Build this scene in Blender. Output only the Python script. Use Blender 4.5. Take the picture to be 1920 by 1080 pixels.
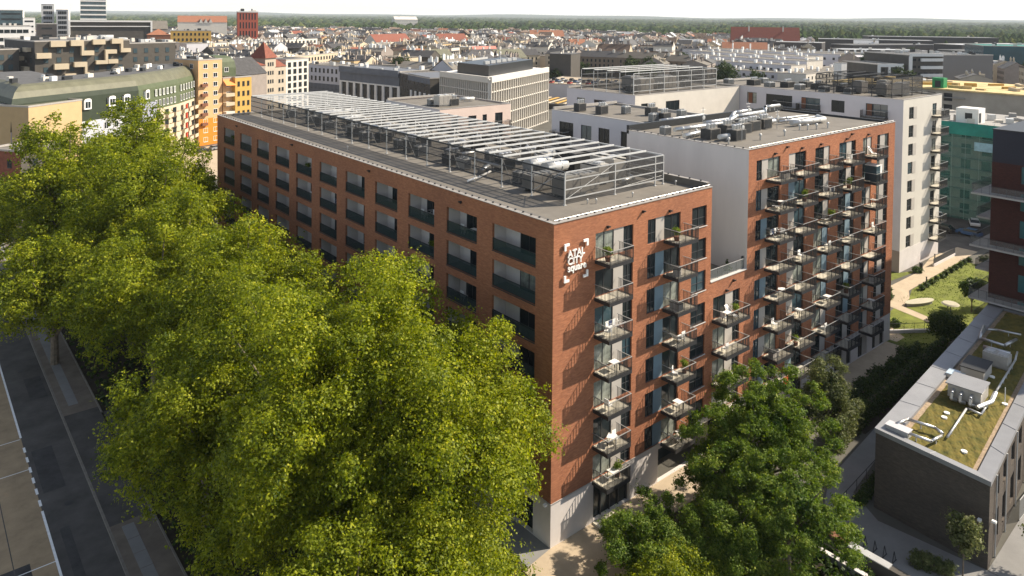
import bpy, math, random
import numpy as np
from mathutils import Vector, Matrix

random.seed(7)
RNG = np.random.default_rng(11)
SC = bpy.context.scene
COL = SC.collection
for o in list(bpy.data.objects):
    bpy.data.objects.remove(o)

# ------------------------------------------------------------------ camera
CAM_LOC = Vector((-39.365, -41.852, 42.257))
hd, pt, rl = math.radians(50.166), math.radians(1.848), math.radians(0.5545)
fw = Vector((math.cos(hd) * math.cos(pt), math.sin(hd) * math.cos(pt), -math.sin(pt)))
rt = Vector((math.sin(hd), -math.cos(hd), 0))
up = rt.cross(fw)
rt2 = rt * math.cos(rl) + up * math.sin(rl)
up2 = up * math.cos(rl) - rt * math.sin(rl)
cam_data = bpy.data.cameras.new('camera')
cam = bpy.data.objects.new('camera', cam_data)
COL.objects.link(cam)
M = Matrix.Identity(4)
for i, ax in enumerate((rt2, up2, -fw)):
    for j in range(3):
        M[j][i] = ax[j]
M.translation = CAM_LOC
cam.matrix_world = M
cam_data.sensor_width = 36
cam_data.lens = 1387.07 / 1920 * 36
cam_data.shift_y = -(540 - 74.76) / 1920
cam_data.clip_start = 0.5
cam_data.clip_end = 60000
SC.camera = cam

# ------------------------------------------------------------------ sky, sun, exposure
SUN_TRAVEL = Vector((-3.5, 1.7, -3.15)).normalized()
world = bpy.data.worlds.new('World')
SC.world = world
world.use_nodes = True
wn = world.node_tree
bg = wn.nodes['Background']
sky = wn.nodes.new('ShaderNodeTexSky')
sky.sky_type = 'NISHITA'
sky.sun_disc = False
sky.sun_elevation = math.asin(-SUN_TRAVEL.z)
sky.sun_rotation = math.atan2(-SUN_TRAVEL.x, -SUN_TRAVEL.y)
sky.altitude = 150
sky.air_density = 1.0
sky.dust_density = 0.3
sky.ozone_density = 2.0
tintn = wn.nodes.new('ShaderNodeHueSaturation')
tintn.inputs['Saturation'].default_value = 0.55
wn.links.new(sky.outputs[0], tintn.inputs['Color'])
wn.links.new(tintn.outputs[0], bg.inputs[0])
bg.inputs[1].default_value = 0.105
sun_data = bpy.data.lights.new('sun', 'SUN')
sun_data.energy = 4.9
sun_data.angle = math.radians(0.6)
sun_data.color = (1.0, 0.88, 0.72)
sun = bpy.data.objects.new('sun', sun_data)
COL.objects.link(sun)
sun.rotation_euler = SUN_TRAVEL.to_track_quat('-Z', 'Y').to_euler()
sun.location = (0, 0, 90)
SC.view_settings.view_transform = 'Standard'
SC.view_settings.look = 'None'
SC.view_settings.exposure = 0.9
SC.view_settings.gamma = 1

# ------------------------------------------------------------------ materials
MATS = {}


def mat(name, col, rough=0.8, var=0.12, scale=0.6, metal=0.0, spec=0.3, kind=None, **k):
    if name in MATS:
        return MATS[name]
    m = bpy.data.materials.new(name)
    m.use_nodes = True
    nt = m.node_tree
    N, L = nt.nodes, nt.links
    b = N['Principled BSDF']
    b.inputs['Roughness'].default_value = rough
    b.inputs['Metallic'].default_value = metal
    b.inputs['Specular IOR Level'].default_value = spec
    c = tuple(col) + (1,)
    tc = N.new('ShaderNodeTexCoord')
    if var > 0:
        nz = N.new('ShaderNodeTexNoise')
        nz.inputs['Scale'].default_value = scale
        nz.inputs['Detail'].default_value = 6
        nz.inputs['Roughness'].default_value = 0.65
        mp = N.new('ShaderNodeMapping')
        L.new(tc.outputs['Object'], mp.inputs[0])
        if kind == 'streak':
            mp.inputs['Scale'].default_value = (1, 1, 0.25)
        L.new(mp.outputs[0], nz.inputs['Vector'])
        rp = N.new('ShaderNodeValToRGB')
        rp.color_ramp.elements[0].position = 0.3
        rp.color_ramp.elements[1].position = 0.7
        lo = tuple(max(0, x * (1 - var * 1.3)) for x in col) + (1,)
        hi = tuple(min(1, x * (1 + var)) for x in col) + (1,)
        rp.color_ramp.elements[0].color = k.get('c2', lo[:3]) + (1,) if 'c2' in k else lo
        rp.color_ramp.elements[1].color = hi
        L.new(nz.outputs[0], rp.inputs[0])
        L.new(rp.outputs[0], b.inputs['Base Color'])
    else:
        b.inputs['Base Color'].default_value = c
    MATS[name] = m
    return m


def brick_mat(name, c1, c2, mortar, rough=0.85, mix=0.5):
    m = bpy.data.materials.new(name)
    m.use_nodes = True
    nt = m.node_tree
    N, L = nt.nodes, nt.links
    b = N['Principled BSDF']
    b.inputs['Roughness'].default_value = rough
    b.inputs['Specular IOR Level'].default_value = 0.25
    tc = N.new('ShaderNodeTexCoord')
    sp = N.new('ShaderNodeSeparateXYZ')
    L.new(tc.outputs['Object'], sp.inputs[0])
    ad = N.new('ShaderNodeMath')
    ad.operation = 'ADD'
    L.new(sp.outputs[0], ad.inputs[0])
    L.new(sp.outputs[1], ad.inputs[1])
    cb = N.new('ShaderNodeCombineXYZ')
    L.new(ad.outputs[0], cb.inputs[0])
    L.new(sp.outputs[2], cb.inputs[1])
    br = N.new('ShaderNodeTexBrick')
    br.inputs['Scale'].default_value = 1
    br.inputs['Brick Width'].default_value = 0.30
    br.inputs['Row Height'].default_value = 0.085
    br.inputs['Mortar Size'].default_value = 0.010
    br.inputs['Color1'].default_value = c1 + (1,)
    br.inputs['Color2'].default_value = c2 + (1,)
    br.inputs['Mortar'].default_value = mortar + (1,)
    br.inputs['Bias'].default_value = 0.1
    L.new(cb.outputs[0], br.inputs['Vector'])
    # long mottled runs of darker and paler bricks
    mp = N.new('ShaderNodeMapping')
    mp.inputs['Scale'].default_value = (1.6, 6.5, 1)
    L.new(cb.outputs[0], mp.inputs[0])
    nz = N.new('ShaderNodeTexNoise')
    nz.inputs['Scale'].default_value = 1.0
    nz.inputs['Detail'].default_value = 5
    nz.inputs['Roughness'].default_value = 0.75
    L.new(mp.outputs[0], nz.inputs['Vector'])
    rp = N.new('ShaderNodeValToRGB')
    rp.color_ramp.elements[0].position = 0.36
    rp.color_ramp.elements[1].position = 0.66
    rp.color_ramp.elements[0].color = (0.80, 0.78, 0.76, 1)
    rp.color_ramp.elements[1].color = (1.14, 1.12, 1.08, 1)
    L.new(nz.outputs[0], rp.inputs[0])
    mx = N.new('ShaderNodeMix')
    mx.data_type = 'RGBA'
    mx.blend_type = 'MULTIPLY'
    mx.inputs[0].default_value = 1.0
    L.new(br.outputs[0], mx.inputs[6])
    L.new(rp.outputs[0], mx.inputs[7])
    nz2 = N.new('ShaderNodeTexNoise')
    nz2.inputs['Scale'].default_value = 0.16
    nz2.inputs['Detail'].default_value = 4
    L.new(cb.outputs[0], nz2.inputs['Vector'])
    rp2 = N.new('ShaderNodeValToRGB')
    rp2.color_ramp.elements[0].position = 0.35
    rp2.color_ramp.elements[1].position = 0.65
    rp2.color_ramp.elements[0].color = (0.86, 0.86, 0.88, 1)
    rp2.color_ramp.elements[1].color = (1.08, 1.06, 1.02, 1)
    L.new(nz2.outputs[0], rp2.inputs[0])
    mx2 = N.new('ShaderNodeMix')
    mx2.data_type = 'RGBA'
    mx2.blend_type = 'MULTIPLY'
    mx2.inputs[0].default_value = 1.0
    L.new(mx.outputs[2], mx2.inputs[6])
    L.new(rp2.outputs[0], mx2.inputs[7])
    L.new(mx2.outputs[2], b.inputs['Base Color'])
    bp = N.new('ShaderNodeBump')
    bp.inputs['Strength'].default_value = 0.5
    bp.inputs['Distance'].default_value = 0.02
    L.new(br.outputs[1], bp.inputs['Height'])
    bp.invert = True
    L.new(bp.outputs[0], b.inputs['Normal'])
    MATS[name] = m
    return m


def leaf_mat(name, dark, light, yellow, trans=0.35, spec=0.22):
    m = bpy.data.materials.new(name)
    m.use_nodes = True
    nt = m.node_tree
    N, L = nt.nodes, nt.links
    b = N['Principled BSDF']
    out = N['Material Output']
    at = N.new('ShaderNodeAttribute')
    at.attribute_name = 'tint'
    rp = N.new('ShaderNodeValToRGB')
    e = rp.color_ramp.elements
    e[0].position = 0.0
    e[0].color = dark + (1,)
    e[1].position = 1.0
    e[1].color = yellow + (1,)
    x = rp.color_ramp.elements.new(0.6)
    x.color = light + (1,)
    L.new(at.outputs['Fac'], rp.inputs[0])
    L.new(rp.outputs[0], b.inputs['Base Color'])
    b.inputs['Roughness'].default_value = 0.55
    b.inputs['Specular IOR Level'].default_value = spec
    tr = N.new('ShaderNodeBsdfTranslucent')
    hs = N.new('ShaderNodeHueSaturation')
    hs.inputs['Saturation'].default_value = 1.15
    hs.inputs['Value'].default_value = 1.6
    L.new(rp.outputs[0], hs.inputs['Color'])
    L.new(hs.outputs[0], tr.inputs[0])
    ms = N.new('ShaderNodeMixShader')
    ms.inputs[0].default_value = trans
    L.new(b.outputs[0], ms.inputs[1])
    L.new(tr.outputs[0], ms.inputs[2])
    L.new(ms.outputs[0], out.inputs['Surface'])
    MATS[name] = m
    return m


def glass_mat(name, col, alpha, rough=0.08):
    m = bpy.data.materials.new(name)
    m.use_nodes = True
    nt = m.node_tree
    N, L = nt.nodes, nt.links
    b = N['Principled BSDF']
    b.inputs['Base Color'].default_value = col + (1,)
    b.inputs['Roughness'].default_value = rough
    out = N['Material Output']
    t = N.new('ShaderNodeBsdfTransparent')
    ms = N.new('ShaderNodeMixShader')
    ms.inputs[0].default_value = alpha
    L.new(t.outputs[0], ms.inputs[1])
    L.new(b.outputs[0], ms.inputs[2])
    L.new(ms.outputs[0], out.inputs['Surface'])
    MATS[name] = m
    return m


brick_mat('brick', (0.44, 0.180, 0.092), (0.33, 0.125, 0.064), (0.30, 0.170, 0.105))
brick_mat('dark_brick', (0.115, 0.098, 0.082), (0.088, 0.076, 0.066), (0.08, 0.072, 0.064))
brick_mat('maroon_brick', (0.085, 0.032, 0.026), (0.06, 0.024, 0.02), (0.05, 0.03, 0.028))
PL = mat('plaster_grey', (0.64, 0.59, 0.555), 0.9, 0.07, 0.3, kind='streak')
PLB = mat('plaster_grey_and_shade', (0.50, 0.49, 0.51), 0.9, 0.05, 0.25)  # grey plaster; on -x walls of pale blocks it carries painted shade
PLC = mat('plinth_plaster', (0.60, 0.56, 0.53), 0.9, 0.07, 0.5)
CREAM = mat('plaster_cream', (0.50, 0.42, 0.30), 0.9, 0.08, 0.4)
SAND = mat('plaster_sand', (0.47, 0.34, 0.18), 0.9, 0.06, 0.4)
PEACH = mat('plaster_peach', (0.56, 0.35, 0.18), 0.9, 0.05, 0.4)
ORANGE = mat('plaster_orange', (0.58, 0.21, 0.025), 0.9, 0.05, 0.4)
YEL = mat('plaster_yellow', (0.50, 0.31, 0.085), 0.9, 0.06, 0.4)
WHT = mat('plaster_white', (0.60, 0.56, 0.49), 0.9, 0.06, 0.4)
TAUPE = mat('plaster_taupe', (0.28, 0.24, 0.21), 0.9, 0.1, 0.4)
BROWNW = mat('plaster_brown', (0.085, 0.077, 0.066), 0.9, 0.1, 0.4)
DKG = mat('cladding_anthracite', (0.055, 0.05, 0.048), 0.7, 0.15, 0.4)
MEMB = mat('roof_membrane', (0.165, 0.150, 0.128), 0.9, 0.14, 0.35)
MEMD = mat('roof_membrane_dark', (0.10, 0.10, 0.10), 0.9, 0.2, 0.5)
SLATE = mat('roof_slate', (0.06, 0.058, 0.058), 0.7, 0.25, 1.0)
REDT = mat('roof_red_tile', (0.20, 0.065, 0.04), 0.8, 0.2, 1.0)
ORT = mat('roof_orange_tile', (0.29, 0.125, 0.07), 0.8, 0.2, 1.0)
MAROON = mat('roof_maroon_tile', (0.20, 0.055, 0.035), 0.8, 0.2, 1.0)
GRNM = mat('mansard_green', (0.085, 0.105, 0.055), 0.6, 0.12, 0.7)
GRND = mat('mansard_green_shaded', (0.025, 0.036, 0.02), 0.6, 0.12, 0.7)  # same green roof as GRNM, with shade put into the colour
OLIVE = mat('roof_olive_metal', (0.12, 0.118, 0.075), 0.55, 0.15, 0.5)
STEEL = mat('steel_silver', (0.52, 0.52, 0.51), 0.38, 0.06, 2.0, 0.85, 0.5)
GALV = mat('steel_galvanised', (0.50, 0.50, 0.485), 0.45, 0.08, 1.0, 0.35, 0.5)
COPE = mat('coping_metal', (0.42, 0.39, 0.35), 0.5, 0.08, 1.0, 0.4, 0.5)
BLK = mat('metal_anthracite', (0.028, 0.030, 0.032), 0.5, 0.1, 1.0)
FASC = mat('metal_fascia', (0.035, 0.035, 0.037), 0.5, 0.1, 1.0)
CONC = mat('concrete_pale', (0.68, 0.63, 0.51), 0.9, 0.1, 1.5)
CONG = mat('concrete_grey', (0.30, 0.29, 0.27), 0.9, 0.12, 0.6)
CONW = mat('panel_white', (0.72, 0.70, 0.66), 0.7, 0.05, 1.0)
CLOTH_W = mat('cloth_white', (0.8, 0.79, 0.76), 0.9, 0.03, 2.0)
CLOTH_R = mat('cloth_red', (0.55, 0.07, 0.035), 0.9, 0.1, 2.0)
CLOTH_B = mat('cloth_navy', (0.05, 0.07, 0.14), 0.9, 0.1, 2.0)
AWN = mat('awning_orange', (0.8, 0.28, 0.08), 0.8, 0.05, 2.0)
GLS = mat('glass_dark', (0.020, 0.027, 0.03), 0.10, 0.3, 0.25, 0, 0.3)
GLB = mat('glass_blue', (0.05, 0.085, 0.10), 0.08, 0.3, 0.25, 0, 0.7)
CURT = mat('pane_with_curtain', (0.22, 0.24, 0.21), 0.25, 0.45, 1.5, 0, 0.6)
FRM = mat('window_frame_dark', (0.045, 0.047, 0.05), 0.5, 0)
FRW = mat('window_frame_white', (0.75, 0.75, 0.73), 0.5, 0)
SILL = mat('window_sill', (0.55, 0.53, 0.50), 0.5, 0)
GRYP = mat('panel_grey', (0.42, 0.39, 0.35), 0.7, 0.05)
BLUP = mat('panel_blue_grey', (0.17, 0.24, 0.28), 0.7, 0.05)
TEALR = glass_mat('balustrade_teal', (0.02, 0.065, 0.07), 0.72)
CLRG = glass_mat('balustrade_clear', (0.25, 0.27, 0.26), 0.35)
MESH = glass_mat('screen_mesh', (0.03, 0.03, 0.03), 0.62, 0.8)
NET = glass_mat('scaffold_net', (0.05, 0.20, 0.17), 0.42, 0.9)
TEAL = mat('net_teal', (0.02, 0.19, 0.155), 0.8, 0.2, 0.4)
ASPH = mat('asphalt', (0.085, 0.078, 0.070), 0.9, 0.30, 0.35)
ASPO = mat('asphalt_tan', (0.34, 0.25, 0.15), 0.9, 0.2, 0.5)  # paler and browner than the lane across the line
PAVE = mat('pavement_stone', (0.17, 0.14, 0.11), 0.9, 0.2, 0.6)
PAVL = mat('pavement_light', (0.42, 0.34, 0.24), 0.9, 0.1, 0.6)
PAVG = mat('pavement_grey', (0.22, 0.215, 0.205), 0.9, 0.1, 0.4)
KERB = mat('kerb_stone', (0.20, 0.18, 0.15), 0.9, 0.15, 2.0)
PAINT = mat('road_paint', (0.80, 0.80, 0.78), 0.7, 0.1, 3.0)
SOIL = mat('soil', (0.045, 0.036, 0.024), 1.0, 0.35, 0.7)
GRASS = mat('grass', (0.135, 0.155, 0.024), 0.95, 0.35, 0.45)
SEDUM = mat('sedum', (0.13, 0.098, 0.022), 1.0, 0.45, 0.9, c2=(0.045, 0.055, 0.010))
GRAVEL = mat('gravel_strip', (0.33, 0.25, 0.17), 1.0, 0.3, 4.0)
BARK = mat('bark', (0.16, 0.13, 0.095), 0.95, 0.4, 2.0)
CITY = mat('city_ground', (0.10, 0.095, 0.08), 1.0, 0.35, 0.05)
RUST = mat('brick_chimney', (0.19, 0.085, 0.05), 0.9, 0.2, 1.0)
LETT = mat('sign_white', (0.85, 0.84, 0.80), 0.5, 0)
TYRE = mat('rubber', (0.02, 0.02, 0.02), 0.8, 0)
leaf_mat('leaf_plane', (0.045, 0.078, 0.005), (0.245, 0.280, 0.012), (0.50, 0.47, 0.035), 0.40)
leaf_mat('leaf_locust', (0.038, 0.080, 0.012), (0.145, 0.205, 0.028), (0.29, 0.31, 0.05), 0.34, 0.15)
leaf_mat('leaf_birch', (0.045, 0.065, 0.02), (0.13, 0.15, 0.05), (0.30, 0.29, 0.13))
leaf_mat('leaf_shrub', (0.016, 0.035, 0.008), (0.05, 0.085, 0.016), (0.13, 0.15, 0.03))
leaf_mat('leaf_far', (0.022, 0.040, 0.014), (0.050, 0.075, 0.022), (0.10, 0.105, 0.03), 0.15, 0.05)
leaf_mat('leaf_woods', (0.020, 0.038, 0.014), (0.045, 0.068, 0.022), (0.09, 0.10, 0.03), 0.0, 0.0)
CAR = {c: mat('car_paint_' + c, v, 0.3, 0, 1, 0.1, 0.6) for c, v in dict(
    white=(0.75, 0.75, 0.73), grey=(0.25, 0.26, 0.27), black=(0.02, 0.02, 0.022), red=(0.35, 0.03, 0.02), blue=(0.04, 0.09, 0.2), silver=(0.5, 0.5, 0.5)).items()}


# ------------------------------------------------------------------ mesh helpers
class MB:
    def __init__(self):
        self.v, self.f, self.m = [], [], []

    def quad(self, a, b, c, d, m=0):
        n = len(self.v)
        self.v += [tuple(a), tuple(b), tuple(c), tuple(d)]
        self.f.append((n, n + 1, n + 2, n + 3))
        self.m.append(m)

    def poly(self, pts, m=0):
        n = len(self.v)
        self.v += [tuple(p) for p in pts]
        self.f.append(tuple(range(n, n + len(pts))))
        self.m.append(m)

    def box(self, x0, x1, y0, y1, z0, z1, m=0):
        n = len(self.v)
        self.v += [(x0, y0, z0), (x1, y0, z0), (x1, y1, z0), (x0, y1, z0), (x0, y0, z1), (x1, y0, z1), (x1, y1, z1), (x0, y1, z1)]
        self.f += [(n, n + 3, n + 2, n + 1), (n + 4, n + 5, n + 6, n + 7), (n, n + 1, n + 5, n + 4), (n + 1, n + 2, n + 6, n + 5), (n + 2, n + 3, n + 7, n + 6), (n + 3, n, n + 4, n + 7)]
        self.m += [m] * 6
        return self

    def prism(self, pts, z0, z1, m=0, mt=None):
        k = len(pts)
        n = len(self.v)
        self.v += [(p[0], p[1], z0) for p in pts] + [(p[0], p[1], z1) for p in pts]
        self.f.append(tuple(range(n + k, n + 2 * k)))
        self.m.append(m if mt is None else mt)
        self.f.append(tuple(range(n + k - 1, n - 1, -1)))
        self.m.append(m)
        for i in range(k):
            j = (i + 1) % k
            self.f.append((n + i, n + j, n + k + j, n + k + i))
            self.m.append(m)
        return self

    def tube(self, p, q, r, m=0, s=6, r2=None, caps=True):
        p, q = Vector(p), Vector(q)
        d = (q - p)
        if d.length < 1e-6:
            return self
        d.normalize()
        a = Vector((0, 0, 1)) if abs(d.z) < 0.9 else Vector((1, 0, 0))
        u = d.cross(a).normalized()
        w = d.cross(u)
        r2 = r if r2 is None else r2
        n = len(self.v)
        for c, rr in ((p, r), (q, r2)):
            for i in range(s):
                t = 2 * math.pi * i / s
                self.v.append(tuple(c + u * math.cos(t) * rr + w * math.sin(t) * rr))
        for i in range(s):
            j = (i + 1) % s
            self.f.append((n + i, n + j, n + s + j, n + s + i))
            self.m.append(m)
        if caps:
            self.f.append(tuple(range(n + s - 1, n - 1, -1)))
            self.f.append(tuple(range(n + s, n + 2 * s)))
            self.m += [m, m]
        return self

    def path(self, pts, r, m=0, s=6):
        for a, b in zip(pts[:-1], pts[1:]):
            self.tube(a, b, r, m, s)
        return self

    def holes(self, P, U, L, z0, z1, N, hs, depth=0.18, m=0, mr=None):
        """wall from point P along U (length L) between heights z0..z1 with rectangular recesses (u0,u1,za,zb)"""
        P, U, N = Vector(P), Vector(U), Vector(N)
        mr = m if mr is None else mr
        us = sorted({0, L} | {round(h[0], 4) for h in hs} | {round(h[1], 4) for h in hs})
        zs = sorted({z0, z1} | {round(h[2], 4) for h in hs} | {round(h[3], 4) for h in hs})

        def pt3(u, z, d=0):
            q = P + U * u - N * d
            return (q.x, q.y, z)
        for i in range(len(us) - 1):
            run = None
            for k in range(len(zs) - 1):
                uc, zc = (us[i] + us[i + 1]) / 2, (zs[k] + zs[k + 1]) / 2
                solid = not any(h[0] < uc < h[1] and h[2] < zc < h[3] for h in hs)
                if solid and run is None:
                    run = zs[k]
                if run is not None and (not solid):
                    self.quad(pt3(us[i], run), pt3(us[i + 1], run), pt3(us[i + 1], zs[k]), pt3(us[i], zs[k]), m)
                    run = None
            if run is not None:
                self.quad(pt3(us[i], run), pt3(us[i + 1], run), pt3(us[i + 1], zs[-1]), pt3(us[i], zs[-1]), m)
        for h in hs:
            a, b, c, d = h[:4]
            self.quad(pt3(a, c), pt3(a, d), pt3(a, d, depth), pt3(a, c, depth), mr)
            self.quad(pt3(b, c), pt3(b, c, depth), pt3(b, d, depth), pt3(b, d), mr)
            self.quad(pt3(a, d), pt3(b, d), pt3(b, d, depth), pt3(a, d, depth), mr)
            self.quad(pt3(a, c), pt3(a, c, depth), pt3(b, c, depth), pt3(b, c), mr)
        return self

    def mesh(self, name, mats):
        me = bpy.data.meshes.new(name)
        me.from_pydata(self.v, [], self.f)
        for x in mats:
            me.materials.append(x if not isinstance(x, str) else MATS[x])
        if len(mats) > 1:
            me.polygons.foreach_set('material_index', self.m)
        me.update()
        return me

    def build(self, name, mats, parent=None, loc=(0, 0, 0), rot=0):
        if not isinstance(mats, (list, tuple)):
            mats = [mats]
        return inst(name, self.mesh(name, mats), parent, loc, rot)


def inst(name, me, parent=None, loc=(0, 0, 0), rot=0, scale=None):
    o = bpy.data.objects.new(name, me)
    COL.objects.link(o)
    if parent is not None:
        o.parent = parent
    o.location = loc
    o.rotation_euler = (0, 0, rot)
    if scale:
        o.scale = scale
    return o


def tag(o, label=None, cat=None, group=None, kind=None):
    if label:
        o['label'] = label
    if cat:
        o['category'] = cat
    if group:
        o['group'] = group
    if kind:
        o['kind'] = kind
    return o


def thing(name, label, cat, loc=(0, 0, 0), rot=0, group=None):
    o = bpy.data.objects.new(name, None)
    COL.objects.link(o)
    o.location = loc
    o.rotation_euler = (0, 0, rot)
    o.empty_display_size = 0.5
    return tag(o, label, cat, group)


def copy_tree(o, parent=None):
    c = o.copy()
    COL.objects.link(c)
    c.parent = parent
    for ch in KIDS.get(o.name, [x for x in o.children]):
        copy_tree(ch, c)
    return c


KIDS = {}


def dup(o, loc, rot=0, label=None, group=None, scale=None):
    c = copy_tree(o)
    c.location = loc
    c.rotation_euler = (0, 0, rot)
    if label:
        c['label'] = label
    if group:
        c['group'] = group
    if scale:
        c.scale = scale
    return c


class Proto:
    """a thing built once; the first placing uses it, later ones copy it"""

    def __init__(self, make):
        self.make, self.root, self.used = make, None, False

    def put(self, loc, rot=0, label=None, group=None, scale=None):
        if self.root is None:
            self.root = self.make()
            o = self.root
            o.location, o.rotation_euler = loc, (0, 0, rot)
            if label:
                o['label'] = label
            if group:
                o['group'] = group
            if scale:
                o.scale = scale
            return o
        return dup(self.root, loc, rot, label, group, scale)


ORD = ['first', 'second', 'third', 'fourth', 'fifth', 'sixth', 'seventh', 'eighth', 'ninth', 'tenth', 'eleventh', 'twelfth', 'thirteenth', 'fourteenth', 'fifteenth', 'sixteenth', 'seventeenth', 'eighteenth', 'nineteenth', 'twentieth']
ORD += ['twenty-' + x for x in ORD[:9]] + ['thirtieth'] + ['thirty-' + x for x in ORD[:9]] + ['fortieth'] + ['forty-' + x for x in ORD[:9]] + ['fiftieth']

# ------------------------------------------------------------------ part meshes shared by many copies
_cache = {}


def cached(key, fn):
    if key not in _cache:
        _cache[key] = fn()
    return _cache[key]


def win_mesh(w, h, style):
    """frame, local x along the wall, outward = -y, origin at bottom centre"""
    def f():
        b = MB()
        t, d = 0.06, 0.05
        x0, x1 = -w / 2, w / 2
        b.box(x0, x0 + t, -d, 0, 0, h)
        b.box(x1 - t, x1, -d, 0, 0, h)
        b.box(x0 + t, x1 - t, -d, 0, 0, t)
        b.box(x0 + t, x1 - t, -d, 0, h - t, h)
        if style in ('sash', 'guard', 'double'):
            b.box(x0 + t, x1 - t, -d, 0, h * 0.40, h * 0.40 + t)
        n = {'door': 2, 'door3': 3, 'sash': 1, 'guard': 1, 'single': 1, 'double': 2, 'pair': 2, 'triple': 3}[style]
        for i in range(1, n):
            x = x0 + w * i / n
            b.box(x - t / 2, x + t / 2, -d - 0.003, -0.003, t, h - t)
        return b.mesh('window_frame', [FRM])
    return cached(('win', round(w, 2), round(h, 2), style), f)


def win_mesh_white(w, h, n=2):
    def f():
        b = MB()
        t, d = 0.11, 0.06
        x0, x1 = -w / 2, w / 2
        b.box(x0, x0 + t, -d, 0, 0, h)
        b.box(x1 - t, x1, -d, 0, 0, h)
        b.box(x0 + t, x1 - t, -d, 0, 0, t)
        b.box(x0 + t, x1 - t, -d, 0, h - t, h)
        for i in range(1, n):
            x = x0 + w * i / n
            b.box(x - t / 2, x + t / 2, -d - 0.003, -0.003, t, h - t)
        b.quad((x0 + t, -0.02, t), (x1 - t, -0.02, t), (x1 - t, -0.02, h - t), (x0 + t, -0.02, h - t), 1)
        return b.mesh('white_window', [FRW, GLS])
    return cached(('winw', round(w, 2), round(h, 2), n), f)


def simple_win(w, h, fr='FRM', gl='GLS', proud=0.0, n=2):
    """small window for far facades: frame border and glass in one part"""
    def f():
        b = MB()
        t = 0.09
        x0, x1 = -w / 2, w / 2
        b.box(x0, x1, -0.04, 0.04, h - t, h)
        b.box(x0, x1, -0.10, 0.04, -0.06, t)
        b.box(x0, x0 + t, -0.04, 0.04, t, h - t)
        b.box(x1 - t, x1, -0.04, 0.04, t, h - t)
        if n > 1:
            b.box(-t / 3, t / 3, -0.035, 0.03, t, h - t)
        b.quad((x0 + t, -0.01, t), (x1 - t, -0.01, t), (x1 - t, -0.01, h - t), (x0 + t, -0.01, h - t), 1)
        return b.mesh('window', [globals()[fr], globals()[gl]])
    return cached(('sw', round(w, 2), round(h, 2), fr, gl, n), f)


def pane_mesh(w, h, gl):
    def f():
        b = MB()
        b.quad((-w / 2 + 0.05, -0.012, 0.05), (w / 2 - 0.05, -0.012, 0.05), (w / 2 - 0.05, -0.012, h - 0.05), (-w / 2 + 0.05, -0.012, h - 0.05))
        return b.mesh('pane', [gl])
    return cached(('pane', round(w, 2), round(h, 2), gl.name), f)


def add_window(parent, x, y, z, w, h, rot=0, style='double', gl=None, name='window', sill=False):
    o = inst(name, win_mesh(w, h, style), parent, (x, y, z), rot)
    r = random.random()
    if gl is None:
        gl = GLS if r < 0.74 else (GLB if r < 0.88 else CURT)
    inst('pane', pane_mesh(w, h, gl), o)
    if sill:
        def f():
            return MB().box(-w / 2 - 0.06, w / 2 + 0.06, -0.26, -0.05, -0.05, 0.0).mesh('sill', [SILL])
        inst('sill', cached(('sill', round(w, 2)), f), o)
    return o


def balcony_mesh(w, d):
    def f():
        b = MB()
        b.box(0.06, w - 0.06, -d + 0.06, 0, -0.05, 0.0, 0)          # slab top
        b.box(0, w, -d, -d + 0.06, -0.27, 0.03, 1)                    # steel edge
        b.box(0, 0.06, -d + 0.06, 0, -0.27, 0.03, 1)
        b.box(w - 0.06, w, -d + 0.06, 0, -0.27, 0.03, 1)
        b.box(0.06, w - 0.06, -d + 0.06, 0, -0.2, -0.06, 1)
        return b.mesh('balcony', [CONC, FASC])
    return cached(('balc', round(w, 2), round(d, 2)), f)


def railing_mesh(w, d, h=1.12):
    def f():
        b = MB()
        # handrail, pale on top
        b.box(0, w, -d, -d + 0.055, h - 0.035, h + 0.012, 1 if w > 3 else 2)
        b.box(0, 0.05, -d + 0.055, 0, h - 0.035, h + 0.012, 1)
        b.box(w - 0.05, w, -d + 0.055, 0, h - 0.035, h + 0.012, 1)
        b.box(0.02, w - 0.02, -d + 0.012, -d + 0.042, 0.08, 0.11, 0)
        for s in (0.012, w - 0.042):
            b.box(s, s + 0.03, -d + 0.042, 0, 0.08, 0.11, 0)
        n = int(w / 0.155)
        for i in range(n + 1):
            x = 0.02 + (w - 0.06) * i / n
            t = 0.036 if i % 6 else 0.055
            b.box(x, x + t, -d + 0.015, -d + 0.015 + t, 0.03, h - 0.035, 0)
        n = int(d / 0.155)
        for s in (0.015, w - 0.04):
            for i in range(1, n):
                y = -d + (d - 0.03) * i / n
                b.box(s, s + 0.036, y, y + 0.036, 0.03, h - 0.035, 0)
        return b.mesh('railing', [BLK, mat('rail_top', (0.38, 0.38, 0.37), 0.45, 0.05, 1.0, 0.3, 0.5), MATS['rail_top']])
    return cached(('rail', round(w, 2), round(d, 2), h), f)


def add_balcony(parent, x, y, z, w, d, rot=0, h=1.12):
    o = inst('balcony', balcony_mesh(w, d), parent, (x, y, z), rot)
    inst('railing', railing_mesh(w, d, h), o)
    return o


def lamp_mesh():
    def f():
        return MB().box(-0.09, 0.09, -0.34, 0, 0, 0.10).box(-0.05, 0.05, -0.16, 0, -0.14, 0).mesh('wall_lamp', [BLK])
    return cached('lamp', f)


# =================================================================== GROUND
g = MB()
for (xa, xb, ya, yb) in [(-30000, 40000, -20000, 45000)]:
    g.quad((xa, ya, 0), (xb, ya, 0), (xb, yb, 0), (xa, yb, 0))
tag(g.build('ground', CITY), kind='structure')


def sheet(name, pts, z, m):
    b = MB()
    b.poly([(p[0], p[1], z) for p in pts])
    return tag(b.build(name, m), kind='structure')


def rect(x0, x1, y0, y1):
    return [(x0, y0), (x1, y0), (x1, y1), (x0, y1)]


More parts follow.
